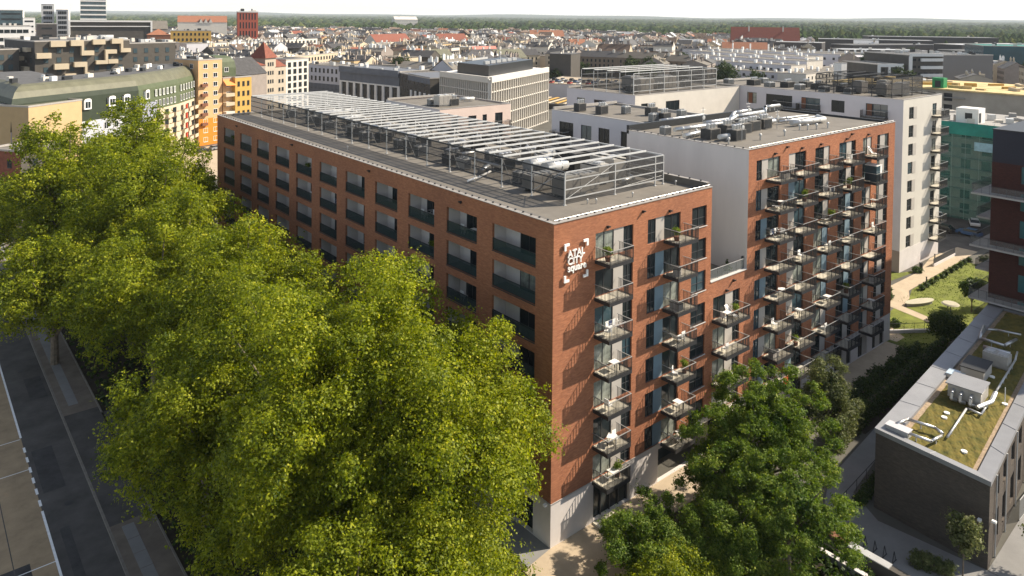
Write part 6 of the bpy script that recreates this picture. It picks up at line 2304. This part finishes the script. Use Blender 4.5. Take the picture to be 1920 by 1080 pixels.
def tree(name, label, cat, base, height, rad, crown_z, nl, leaves, size, material, seed, rmin=1.5, rmax=2.9, trunk_r=0.45, group=None, rz_=None, up=0.35, zlow=-0.6, rough=0.14, squash=1.0, tint0=0.0, sub=None, inner=0.22, fill=0.55, off=(0, 0), soft=0.5):
    rng = np.random.default_rng(seed)
    t = thing(name, label, cat, base, 0, group)
    rz_ = rz_ or (height - crown_z)
    lb = lobes_on((off[0], off[1], crown_z), (rad, rad * 0.95, rz_), nl, rng, rmin, rmax, zlow, rough)
    small = []
    for (x, y, z, r) in lb:
        for _ in range(sub if sub is not None else 4):
            d = rng.normal(size=3)
            d[2] += 0.4
            d /= np.linalg.norm(d)
            small.append((x + d[0] * r * 0.8, y + d[1] * r * 0.8, z + d[2] * r * 0.75, r * rng.uniform(0.22, 0.42)))
    inn_ = lobes_on((off[0], off[1], crown_z), (rad * 0.62, rad * 0.6, rz_ * 0.62), max(6, nl // 3), rng, rmin, rmax, zlow, 0.1)
    nb = int(leaves * (1 - inner))
    v1, t1 = leaf_cloud(lb + small, nb, size, rng, up, fill, squash=squash, tint0=tint0, soft=soft)
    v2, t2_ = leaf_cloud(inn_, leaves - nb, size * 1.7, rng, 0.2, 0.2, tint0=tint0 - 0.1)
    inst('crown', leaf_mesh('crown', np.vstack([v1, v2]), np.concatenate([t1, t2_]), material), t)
    b = MB()
    top = Vector((off[0] * 0.6, off[1] * 0.6, crown_z))
    b.tube((0, 0, -0.1), (0, 0, crown_z * 0.35), trunk_r, 0, 9, trunk_r * 0.8)
    b.tube((0, 0, crown_z * 0.35), top, trunk_r * 0.8, 0, 8, trunk_r * 0.4)
    for (x, y, z, r) in lb[::max(1, nl // 16)]:
        s = Vector((0, 0, crown_z * rng.uniform(0.35, 0.8)))
        m_ = s.lerp(Vector((x, y, z)), 0.5) + Vector((0, 0, 0.6))
        b.tube(s, m_, trunk_r * 0.42, 0, 6, trunk_r * 0.26)
        b.tube(m_, (x, y, z), trunk_r * 0.26, 0, 5, trunk_r * 0.08)
    b.build('trunk', BARK, t)
    return t


LP_, LL_, LB_, LS_, LF_ = MATS['leaf_plane'], MATS['leaf_locust'], MATS['leaf_birch'], MATS['leaf_shrub'], MATS['leaf_far']
# the row of great plane trees between street and building
PLT = [
    ('huge plane tree filling the lower middle, nearest the corner of the brick building', (-12.5, 2.9, 0), 20.4, 10.7, 12.6, 60, 230000, 0.105),
    ('tallest near plane tree, its crown rising just behind the huge one', (-13.9, 7.3, 0), 23.4, 11.4, 9.8, 64, 230000, 0.108),
    ('spreading plane tree over the pavement at lower left', (-20.2, 20.0, 0), 15.4, 7.4, 8.7, 40, 110000, 0.115),
    ('rounded plane tree between the huge tree and the one halfway along the wall', (-13.2, 21.8, 0), 20.4, 7.9, 11.6, 44, 110000, 0.115),
    ('plane tree halfway along the brick wall', (-13.2, 31.5, 0), 21.1, 7.2, 11.8, 46, 90000, 0.125),
    ('plane tree against the brick wall where the windows begin to show', (-13.1, 51.5, 0), 20.6, 8.9, 11.6, 44, 90000, 0.14),
    ('plane tree over the pavement, left of the middle of the row', (-18.3, 43.0, 0), 18.6, 8.4, 11.6, 42, 90000, 0.135),
    ('tall plane tree near the far end of the brick wall', (-12.8, 67.0, 0), 24.8, 10.6, 15.4, 44, 90000, 0.155),
    ('broad plane tree by the road at far left', (-21.0, 79.0, 0), 26.6, 7.8, 14.2, 40, 60000, 0.18),
    ('farthest plane tree of the row, before the mansard building', (-9.8, 91.0, 0), 26.7, 8.8, 13.8, 40, 60000, 0.19),
    ('plane tree at the left edge behind the road tree', (-31.0, 94.0, 0), 18.2, 8.0, 10.2, 36, 46000, 0.19),
    ('plane tree overhanging the road at the left edge', (-25.2, 60.0, 0), 15.5, 6.6, 9.0, 34, 56000, 0.15),
    ('low plane tree at the bottom edge beside the corner pavement', (-15.2, -5.2, 0), 11.6, 6.6, 6.6, 34, 110000, 0.095),
    ('low plane tree at the bottom edge, left of the other low one', (-20.5, -5.5, 0), 12.6, 6.8, 7.0, 34, 110000, 0.095),
]
for j, (lb_, bs, h, rd_, cz_, nl, nleaf, sz) in enumerate(PLT):
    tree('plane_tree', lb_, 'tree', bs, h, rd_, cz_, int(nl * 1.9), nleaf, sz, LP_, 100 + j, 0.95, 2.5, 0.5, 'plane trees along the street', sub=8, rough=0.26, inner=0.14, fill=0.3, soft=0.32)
# feathery trees in front of the entrance
tree('locust_tree', 'feathery bright green tree before the link between the brick blocks', 'tree', (17.2, -8.6, 0), 12.3, 5.3, 7.0, 110, 130000, 0.075, LL_, 201, 0.4, 0.85, 0.25, sub=8, squash=0.6, rough=0.28, fill=0.15, up=0.5, soft=0.85)
tree('locust_tree', 'feathery tree left of the brightest one, before the second balcony stack', 'tree', (12.0, -8.4, 0), 10.4, 4.4, 5.8, 90, 95000, 0.075, LL_, 212, 0.4, 0.85, 0.2, sub=8, squash=0.6, rough=0.28, fill=0.15, up=0.5, soft=0.85)
tree('locust_tree', 'lower feathery tree nearer the camera, left of the bicycle stands', 'tree', (11.5, -13.8, 0), 9.2, 4.9, 5.0, 95, 105000, 0.072, LL_, 202, 0.4, 0.85, 0.22, sub=8, squash=0.6, rough=0.28, fill=0.15, up=0.5, soft=0.85)
tree('shrub_tree', 'arching dark shrub in front of the corner entrance steps', 'shrub', (3.2, -7.6, 0), 6.2, 4.3, 3.0, 46, 76000, 0.075, LL_, 203, 0.4, 0.9, 0.14, sub=6, soft=0.85, tint0=-0.03, rough=0.25)
tree('shrub_tree', 'second dark shrub, between the arching one and the feathery trees', 'shrub', (7.6, -11.2, 0), 6.6, 3.6, 3.2, 40, 60000, 0.075, LL_, 213, 0.4, 0.9, 0.14, sub=6, soft=0.85, tint0=-0.02, rough=0.25)
tree('shrub_tree', 'arching shrub at the bottom edge right of the corner paving', 'shrub', (0.6, -11.0, 0), 5.4, 3.6, 2.6, 36, 60000, 0.075, LP_, 204, 0.6, 1.1, 0.14, sub=5, tint0=-0.08)
tree('birch_tree', 'pale loose birch beside the clipped hedge', 'tree', (32.4, -6.2, 0), 8.0, 2.5, 4.8, 26, 26000, 0.075, LB_, 205, 0.4, 0.9, 0.12, sub=4, rough=0.3)
tree('birch_tree', 'smaller birch in front of the tall brick block', 'tree', (29.8, -5.4, 0), 6.0, 1.7, 3.8, 16, 10000, 0.075, LB_, 206, 0.3, 0.7, 0.09, sub=3, rough=0.3)
tree('young_tree', 'slim young tree on a bare stem by the dark corner of the low building', 'tree', (22.4, -21.9, 0), 5.2, 1.15, 3.2, 14, 5200, 0.09, LB_, 207, 0.35, 0.7, 0.06, rz_=2.0, sub=3, tint0=0.15)
tree('young_tree', 'bushy pale tree at the lower right corner', 'tree', (27.2, -26.0, 0), 4.6, 1.7, 2.8, 16, 8000, 0.09, LB_, 208, 0.4, 0.8, 0.07, sub=3)
tree('garden_tree', 'dark leafy tree on the small lawn before the oval bench', 'tree', (64.5, -5.6, 0), 4.6, 2.4, 2.7, 18, 11000, 0.14, LS_, 209, 0.6, 1.2, 0.14, sub=3, tint0=0.1)
tree('garden_tree', 'young tree between oval bench and round canopy', 'tree', (80.0, -3.4, 0), 5.2, 2.2, 3.4, 14, 6000, 0.15, LS_, 210, 0.5, 0.9, 0.1, sub=3, tint0=0.1)
tree('garden_tree', 'thin young tree right of the round canopy', 'tree', (84.5, -5.2, 0), 5.0, 1.7, 3.2, 12, 4200, 0.15, LS_, 211, 0.4, 0.8, 0.1, sub=3, tint0=0.12)
rt_ = random.Random(8)
for j in range(11):
    x = 83.5 + j * 2.1
    y = 4.7 + 0.1 * (j % 2) + (x - 83) * 0.02
    tree('shrub', ORD[j] + ' small shrub from the near end of the bed along the sandy path', 'shrub', (x, y, 0), 0.8, 0.55, 0.35, 6, 500, 0.10, LS_, 300 + j, 0.3, 0.5, 0.04, 'shrubs along the sandy path', sub=2)
for j, (x, y, r_, h) in enumerate([(77.5, 7.6, 1.1, 1.2), (75.5, 6.4, 0.9, 1.0), (91.5, 8.6, 0.9, 0.9), (90, -1, 0.8, 0.9), (104.5, 2.5, 1.5, 1.7), (101, -1.5, 0.9, 1.0), (66, 1.4, 0.6, 0.8), (57, -3.6, 1.2, 1.4), (53.5, -3.9, 1.1, 1.2), (49.2, -3.9, 1.4, 1.5), (44.8, -3.8, 1.2, 1.3), (40.6, -3.9, 1.3, 1.5), (37.2, -4.1, 1.0, 1.1)]):
    tree('shrub', ORD[j] + ' garden shrub, counted from the lawn towards the brick wall', 'shrub', (x, y, 0), h, r_, h * 0.4, 9, 1800, 0.10, LS_, 330 + j, 0.35, 0.6, 0.04, 'garden shrubs', sub=2)


def hedge(label, p, q, w_, h, n, material, seed, size=0.1):
    rng = np.random.default_rng(seed)
    t = thing('hedge', label, 'hedge', p)
    d = Vector(q) - Vector(p)
    L = d.length
    k = int(L / 0.7)
    lb = []
    for i in range(k + 1):
        for zz in np.arange(0.35, h, 0.5):
            lb.append((d.x * i / k, d.y * i / k, zz, w_ * rng.uniform(0.55, 0.8)))
    v, ti = leaf_cloud(lb, n, size, rng, 0.2, 0.6)
    inst('foliage', leaf_mesh('foliage', v, ti, material), t)
    a = math.atan2(d.y, d.x)
    o = MB().box(0, L, -w_ * 0.2, w_ * 0.2, 0, h - 0.25).build('twigs', BARK, t, (0, 0, 0), a)
    return t


hedge('pale leafy hedge wall beside the birch and grey path', (30.6, -8.0, 0), (36.2, -7.4, 0), 0.7, 3.0, 15000, LB_, 401)
hedge('long dark hedge in the shade between the path and the tall brick block', (36.5, -7.2, 0), (61, -6.4, 0), 0.9, 2.3, 30000, LS_, 402, 0.13)
hedge('second dark hedge nearer the tall brick block', (38.5, -4.9, 0), (59, -4.3, 0), 0.7, 1.5, 18000, LS_, 403, 0.13)
hedge('low shrub bed against the low dark building', (24.6, -13.0, 0), (29.5, -12.6, 0), 0.7, 0.8, 6000, LS_, 404)
hedge('flowering hedge by the bottom edge near the bicycle stands', (20.8, -19.2, 0), (21.5, -21.2, 0), 0.6, 0.9, 5000, LB_, 405, 0.09)
hedge('trimmed hedge on the retaining wall', (17.3, -10.2, 0), (17.5, -13.5, 0), 0.7, 1.0, 6000, LS_, 406)
# ground cover below the trees
rng = np.random.default_rng(77)
n = 60000
gx = rng.uniform(-22.8, -2.9, n)
gy = rng.uniform(-28, 120, n)
keep = ~((gy > 38.2) & (gy < 44.8))
gx, gy = gx[keep], gy[keep]
lb = np.stack([gx, gy, rng.uniform(0.05, 0.35, len(gx)), np.full(len(gx), 0.25)], 1)
v, ti = leaf_cloud(lb, 60000, 0.22, rng, 0.5, 0.2)
tag(inst('ground_cover', leaf_mesh('ground_cover', v, ti, LS_)), 'low ground cover plants under the plane trees', 'ground cover', kind='stuff')
n = 30000
gx = rng.uniform(3.7, 17, n)
gy = rng.uniform(-26, -4.8, n)
lb = np.stack([gx, gy, rng.uniform(0.05, 0.5, n), np.full(n, 0.3)], 1)
v, ti = leaf_cloud(lb, 26000, 0.15, rng, 0.5, 0.2)
tag(inst('ground_cover', leaf_mesh('ground_cover', v, ti, LS_)), 'dark planted bed under the feathery trees', 'ground cover', kind='stuff')
n = 26000
pts_ = np.stack([rng.uniform(60, 104, n), rng.uniform(-8.5, 6, n)], 1)
m_ = (pts_[:, 1] < 5.2 - np.abs(pts_[:, 0] - 90) * 0.0) & ~((pts_[:, 0] > 69) & (pts_[:, 0] < 75.2)) & (pts_[:, 1] > -0.36 * (pts_[:, 0] - 60) * (pts_[:, 0] < 70) - 8)
m_ &= ~((pts_[:, 0] < 69) & (pts_[:, 1] > 4))
pts_ = pts_[m_]
lb = np.stack([pts_[:, 0], pts_[:, 1], rng.uniform(0.0, 0.04, len(pts_)), np.full(len(pts_), 0.03)], 1)
v, ti = leaf_cloud(lb, 24000, 0.07, rng, 0.5, 0.2, tint0=-0.08)
tag(inst('grass_tufts', leaf_mesh('grass_tufts', v, ti, LL_)), 'short grass of the sunny lawn', 'grass', kind='stuff')


# =================================================================== THINGS ON THE BALCONIES


def chair_proto():
    t = thing('balcony_chair', 'x', 'chair')
    MB().box(-0.25, 0.25, -0.25, 0.25, 0.40, 0.46).build('seat', LETT, t)
    MB().box(-0.25, 0.25, 0.22, 0.27, 0.46, 0.95).build('backrest', LETT, t)
    for x in (-0.22, 0.19):
        for y in (-0.22, 0.19):
            MB().box(x, x + 0.035, y, y + 0.035, 0, 0.40).build('leg', LETT, t)
    return t


def table_proto():
    t = thing('balcony_table', 'x', 'table')
    MB().box(-0.4, 0.4, -0.35, 0.35, 0.70, 0.74).build('top', CONW, t)
    for x in (-0.36, 0.32):
        for y in (-0.31, 0.27):
            MB().box(x, x + 0.04, y, y + 0.04, 0, 0.70).build('leg', BLK, t)
    return t


def lounger_proto():
    t = thing('deck_chair', 'x', 'deck chair')
    b = MB()
    b.quad((-0.3, -0.6, 0.3), (0.3, -0.6, 0.3), (0.3, 0.2, 0.35), (-0.3, 0.2, 0.35))
    b.quad((-0.3, 0.2, 0.35), (0.3, 0.2, 0.35), (0.3, 0.75, 1.05), (-0.3, 0.75, 1.05))
    b.build('sling', CLOTH_W, t)
    b = MB()
    for x in (-0.32, 0.32):
        b.tube((x, -0.7, 0), (x, 0.75, 1.08), 0.02)
        b.tube((x, 0.7, 0), (x, -0.6, 0.32), 0.02)
    b.build('frame', BROWNW, t)
    return t


def planter_proto():
    t = thing('plant_pot', 'x', 'potted plant')
    MB().tube((0, 0, 0), (0, 0, 0.4), 0.2, 0, 10, 0.26).build('pot', RUST, t)
    rg_ = np.random.default_rng(5)
    v, ti = leaf_cloud([(0, 0, 0.75, 0.38), (0.1, 0.1, 1.05, 0.25), (-0.15, 0, 0.95, 0.25)], 700, 0.06, rg_, 0.4, 0.2)
    inst('leaves', leaf_mesh('leaves', v, ti, LL_), t)
    return t


def grill_proto():
    t = thing('storage_box', 'x', 'storage box')
    MB().box(-0.55, 0.55, -0.3, 0.3, 0.03, 0.6).build('body', GRYP, t)
    MB().box(-0.58, 0.58, -0.33, 0.33, 0.6, 0.66).build('lid', BLK, t)
    return t


def cloth_proto():
    t = thing('drying_rack', 'x', 'drying rack')
    b = MB()
    for y in (-0.5, 0, 0.5):
        b.tube((-0.7, y, 0.95), (0.7, y, 0.95), 0.012)
    for x in (-0.7, 0.7):
        b.tube((x, -0.5, 0), (x, 0.5, 0.95), 0.014)
        b.tube((x, 0.5, 0), (x, -0.5, 0.95), 0.014)
        b.tube((x, -0.5, 0.95), (x, 0.5, 0.95), 0.014)
    b.build('frame', GALV, t)
    for i, (x, c_) in enumerate([(-0.55, CLOTH_W), (-0.1, CLOTH_B), (0.3, CLOTH_W)]):
        MB().box(x, x + 0.35, -0.505, -0.49, 0.4, 0.95).build('laundry', c_, t)
    return t


FP = dict(chair=Proto(chair_proto), table=Proto(table_proto), deck=Proto(lounger_proto), plant=Proto(planter_proto), box=Proto(grill_proto), rack=Proto(cloth_proto))
WORD = dict(chair='white chair', table='small table', deck='pale deck chair', plant='leafy potted plant', box='grey storage box', rack='rack of laundry')
FROM = {'a': 'left balcony stack', 'b': 'second balcony stack', 'c': 'balconies over the link', 'd': 'first stack of the tall block', 'e': 'second stack of the tall block', 'f': 'third stack of the tall block', 'g': 'fourth stack of the tall block', 'h': 'last stack of the tall block'}
SX = dict(a=(4.65, 2.85), b=(13.55, 2.85), c=(21.15, 3.9), d=(30.2, 3.2), e=(34.8, 3.2), f=(40.4, 3.2), g=(45.7, 3.1), h=(52.0, 3.1))
LVL = ['topmost', 'second highest', 'third highest', 'fourth highest', 'fifth highest', 'sixth highest', 'seventh highest', 'eighth highest']


def bal_z(st, k):
    if st in 'ab':
        return max(22.2 - FH * k, 3.62)
    if st == 'c':
        return max(12.93 - FH * k, 3.62)
    return max(25.45 - FH * k, 3.5)


ITEMS = [('a', 0, 'plant', 0.15), ('a', 2, 'rack', 0.62), ('a', 2, 'chair', 0.2), ('a', 3, 'table', 0.6), ('a', 4, 'chair', 0.3), ('a', 5, 'table', 0.5), ('a', 5, 'chair', 0.75), ('a', 6, 'table', 0.6), ('a', 6, 'plant', 0.85),
         ('b', 0, 'plant', 0.2), ('b', 1, 'box', 0.3), ('b', 2, 'box', 0.25), ('b', 3, 'deck', 0.35), ('b', 3, 'chair', 0.62), ('b', 4, 'chair', 0.25), ('b', 4, 'plant', 0.88), ('b', 5, 'table', 0.5), ('b', 6, 'deck', 0.4), ('b', 6, 'table', 0.7), ('b', 6, 'plant', 0.9),
         ('c', 0, 'plant', 0.75), ('c', 0, 'table', 0.3), ('c', 0, 'chair', 0.12), ('c', 0, 'deck', 0.55), ('c', 1, 'chair', 0.2), ('c', 2, 'table', 0.5), ('c', 2, 'plant', 0.9),
         ('d', 0, 'box', 0.75), ('d', 1, 'deck', 0.3), ('d', 1, 'table', 0.6), ('d', 2, 'rack', 0.3), ('d', 2, 'chair', 0.8), ('d', 4, 'table', 0.7), ('d', 5, 'chair', 0.2), ('d', 6, 'box', 0.2), ('d', 7, 'rack', 0.6),
         ('e', 1, 'plant', 0.6), ('e', 3, 'chair', 0.4), ('e', 5, 'table', 0.3), ('e', 6, 'plant', 0.1), ('f', 1, 'rack', 0.4), ('f', 2, 'deck', 0.4), ('f', 2, 'plant', 0.8), ('f', 3, 'chair', 0.5), ('f', 5, 'table', 0.6), ('f', 6, 'chair', 0.3),
         ('g', 0, 'chair', 0.3), ('g', 1, 'plant', 0.3), ('g', 2, 'table', 0.5), ('g', 3, 'chair', 0.7), ('g', 5, 'plant', 0.3), ('g', 5, 'box', 0.7), ('h', 0, 'deck', 0.35), ('h', 2, 'table', 0.5), ('h', 3, 'chair', 0.6), ('h', 5, 'box', 0.4), ('h', 6, 'table', 0.4)]
for st, k, it, fx in ITEMS:
    x0_, w_ = SX[st]
    FP[it].put((x0_ + 0.35 + fx * (w_ - 0.7), -0.85, bal_z(st, k) + 0.002), random.choice((0, 1.57, 3.14, 0.5)), '%s on the %s balcony of the %s' % (WORD[it], LVL[k], FROM[st]), 'belongings on the balconies')
# loggia belongings on the shaded long side
for j, (bi, k, it) in enumerate([(1, 0, 'table'), (1, 0, 'chair'), (2, 0, 'rack'), (2, 0, 'chair'), (5, 0, 'chair'), (6, 0, 'plant'), (7, 0, 'table'), (5, 1, 'rack'), (6, 1, 'chair'), (7, 2, 'deck'), (4, 2, 'rack'), (3, 2, 'table'), (9, 0, 'chair'), (10, 0, 'plant'), (2, 1, 'plant'), (1, 2, 'chair')]):
    a_, b_ = BAYS[bi]
    FP[it].put((0.9, a_ + (b_ - a_) * (0.35 + 0.3 * (j % 2)), max(22.05 - FH * k, 3.7) + 0.01), 1.57, '%s in the %s loggia from the corner, %s floor, long shaded side' % (WORD[it], ORD[bi], ('top', 'second', 'third')[k]), 'belongings in the loggias')
t = thing('red_towel', 'red towel hung over a low balcony of the tall block', 'towel', (31.9, -1.72, 4.7))
MB().box(-0.45, 0.45, -0.08, -0.05, -0.75, 0.0).build('cloth', CLOTH_R, t)
MB().box(-0.45, 0.45, -0.08, 0.04, 0.0, 0.03).build('fold', CLOTH_R, t)
t = thing('glazed_box', 'white framed enclosure on the second highest balcony at the right stack', 'enclosure', (52.1, -0.1, 25.45 - FH))
MB().box(0.5, 1.5, -1.35, -1.3, 0.02, 1.95).box(0.5, 0.55, -1.3, 0, 0.02, 1.95).build('glass', GLB, t)
MB().box(0.45, 2.0, -1.4, 0.05, 1.95, 2.03).box(1.5, 2.0, -1.36, -1.28, 0.02, 1.95).build('frame', LETT, t)
for j, (x, y, h_) in enumerate([(21.7, 1.4, 2.2), (25.2, 1.1, 1.7)]):
    t = thing('planted_tub', ('rounded dark bush', 'slim conifer')[j] + ' in a tub on the glass railed terrace', 'potted plant', (x, y, 16.16))
    MB().tube((0, 0, 0), (0, 0, 0.5), 0.35, 0, 10, 0.42).build('tub', CONG, t)
    rg_ = np.random.default_rng(50 + j)
    if j == 0:
        lbs = [(0, 0, 1.2, 0.62), (0.2, 0.1, 0.9, 0.5), (-0.2, 0, 1.5, 0.4)]
    else:
        lbs = [(0, 0, 0.6 + 0.16 * q, 0.36 * (1 - q / 8)) for q in range(7)]
    v, ti = leaf_cloud(lbs, 1800, 0.06, rg_, 0.2, 0.2)
    inst('leaves', leaf_mesh('leaves', v, ti, LS_), t)

# ---- trees between the houses
def far_tree_mesh(seed, h, r):
    rng = np.random.default_rng(seed)
    lb = lobes_on((0, 0, h * 0.58), (r, r, h * 0.42), 16, rng, r * 0.28, r * 0.45, -0.5, 0.15)
    v, ti = leaf_cloud(lb, 1500, 0.55, rng, 0.3, 0.5)
    lb2 = lobes_on((0, 0, h * 0.55), (r * 0.6, r * 0.6, h * 0.3), 8, rng, r * 0.3, r * 0.5, -0.5, 0.1)
    v2, ti2 = leaf_cloud(lb2, 300, 1.1, rng, 0.3, 0.3, tint0=-0.1)
    me = leaf_mesh('crown', np.vstack([v, v2]), np.concatenate([ti, ti2]), LF_)
    tr_ = MB().tube((0, 0, 0), (0, 0, h * 0.6), 0.4, 0, 6, 0.15).mesh('trunk', [BARK])
    return me, tr_


FT = [far_tree_mesh(500 + i, hh, rr_) for i, (hh, rr_) in enumerate([(15, 5.5), (19, 6.5), (12, 5), (17, 5), (21, 7.5)])]
spots = []
for _ in range(4000):
    t_ = rc.uniform(-0.74, 0.74)
    d = 210 * (1150 / 210) ** rc.random()
    v_ = Vector((math.cos(hd), math.sin(hd), 0)) * d + rt * (t_ * d)
    X, Y = CAM_LOC.x + v_.x, CAM_LOC.y + v_.y
    if d < 360:
        continue
    if blocked(X, Y, 3) or any((X - a) ** 2 + (Y - b_) ** 2 < 13 ** 2 for a, b_, _ in spots):
        continue
    if any((X - e[1]) ** 2 + (Y - e[2]) ** 2 < 9 ** 2 for e in cand):
        continue
    spots.append((X, Y, t_))
    if len(spots) >= 240:
        break
spots += [(203 + 0, 612, 0), (222, 600, 0), (236, 596, 0), (250, 592, 0), (178, 620, 0), (166, 622, 0), (262, 590, 0), (274, 586, 0), (311, 247, 0), (322, 226, 0), (286, 288, 0), (40, 560, 0), (36, 540, 0)]
byk = {}
for (X, Y, _) in spots:
    f_, t_, d = view(X, Y)
    pl_ = [n_ for lim, n_ in PLACE if t_ >= lim][-1] if t_ >= -0.76 else 'far left'
    byk.setdefault(pl_, []).append((d, X, Y))
for pl_, L_ in byk.items():
    L_.sort()
    for j, (d, X, Y) in enumerate(L_):
        cm, tm = FT[rc.randrange(5)]
        t = thing('city_tree', '%s nearest dark tree among the houses, %s of the rooftops' % (ORD[j], pl_), 'tree', (X, Y, 0), rc.uniform(0, 6), 'trees among the houses')
        inst('crown', cm, t)
        inst('trunk', tm, t)
# ---- woods to the horizon: one mass of crowns
rng = np.random.default_rng(9)
ico = np.array([(0, 0, 1), (0.89, 0, 0.45), (0.28, 0.85, 0.45), (-0.72, 0.53, 0.45), (-0.72, -0.53, 0.45), (0.28, -0.85, 0.45), (0.95, 0.31, -0.2), (0, 1, -0.2), (-0.95, 0.31, -0.2), (-0.59, -0.81, -0.2), (0.59, -0.81, -0.2)])
icf = [(0, 1, 2), (0, 2, 3), (0, 3, 4), (0, 4, 5), (0, 5, 1), (1, 6, 2), (2, 6, 7), (2, 7, 3), (3, 7, 8), (3, 8, 4), (4, 8, 9), (4, 9, 5), (5, 9, 10), (5, 10, 1), (1, 10, 6)]
V, F, TI = [], [], []
N_ = 17500
u = rng.random(N_)
dist = 700 * (12500 / 700) ** (u ** 0.85)
tt_ = rng.uniform(-0.78, 0.78, N_)
k0 = 0
for d, t_ in zip(dist, tt_):
    X = CAM_LOC.x + math.cos(hd) * d + rt.x * t_ * d
    Y = CAM_LOC.y + math.sin(hd) * d + rt.y * t_ * d
    if not in_woods(X, Y) or blocked(X, Y, 8):
        continue
    # clearings
    if math.sin(X * 0.006 + 1) * math.cos(Y * 0.005) > 0.75:
        continue
    s = rng.uniform(6, 10) * (1 + (d - 700) / 2200)
    h = rng.uniform(9, 20) * (1 + max(0, d - 5000) / 14000) + 5 * math.sin(X * 0.004) * math.cos(Y * 0.006)
    vv = ico * np.array([s, s, h * 0.62]) * (0.78 + 0.44 * rng.random((11, 1))) + np.array([X, Y, h * 0.42])
    V.append(vv)
    F += [(a + k0, b_ + k0, c_ + k0) for a, b_, c_ in icf]
    TI += [min(1, max(0, rng.normal(0.42, 0.24)))] * 11
    k0 += 11
me = bpy.data.meshes.new('woods')
me.from_pydata([tuple(x) for x in np.vstack(V)], [], F)
at = me.attributes.new('tint', 'FLOAT', 'POINT')
at.data.foreach_set('value', np.array(TI, dtype=np.float32))
me.materials.append(MATS['leaf_woods'])
tag(inst('woods', me), 'dark woods stretching to the horizon behind the town', 'woods', kind='stuff')
print('woods', k0 // 11)

# low hills closing the view
b = MB()
for k, (dd, hh) in enumerate([(13000, 62), (14500, 80)]):
    P_ = []
    for i in range(81):
        t_ = -0.95 + 1.9 * i / 80
        v_ = Vector((math.cos(hd), math.sin(hd), 0)) * dd + rt * (t_ * dd)
        P_.append((CAM_LOC.x + v_.x, CAM_LOC.y + v_.y, hh * (0.72 + 0.18 * math.sin(i * 0.31 + k) + 0.10 * math.sin(i * 0.83))))
    for a, c in zip(P_[:-1], P_[1:]):
        a2, c2 = (a[0] * 0.93, a[1] * 0.93, 0), (c[0] * 0.93, c[1] * 0.93, 0)
        a3, c3 = (a[0] * 1.08, a[1] * 1.08, 0), (c[0] * 1.08, c[1] * 1.08, 0)
        b.quad(a2, c2, c, a)
        b.quad(a, c, c3, a3)
tag(b.build('hills', mat('hill_woods', (0.035, 0.055, 0.03), 1.0, 0.3, 0.01, 0, 0)), kind='structure')

# ---- haze
hz = bpy.data.materials.new('haze_air')
hz.use_nodes = True
nt = hz.node_tree
nt.nodes.remove(nt.nodes['Principled BSDF'])
pvn = nt.nodes.new('ShaderNodeVolumePrincipled')
pvn.inputs['Color'].default_value = (0.86, 0.92, 1.0, 1)
pvn.inputs['Density'].default_value = 0.00005
pvn.inputs['Anisotropy'].default_value = 0.0
nt.links.new(pvn.outputs[0], nt.nodes['Material Output'].inputs['Volume'])
b = MB()
b.box(-9000, 17000, -5000, 19000, -1.2, 95)
tag(b.build('haze', hz), 'thin pale haze over the distant town', 'haze', kind='stuff')
SC.cycles.volume_bounces = 1
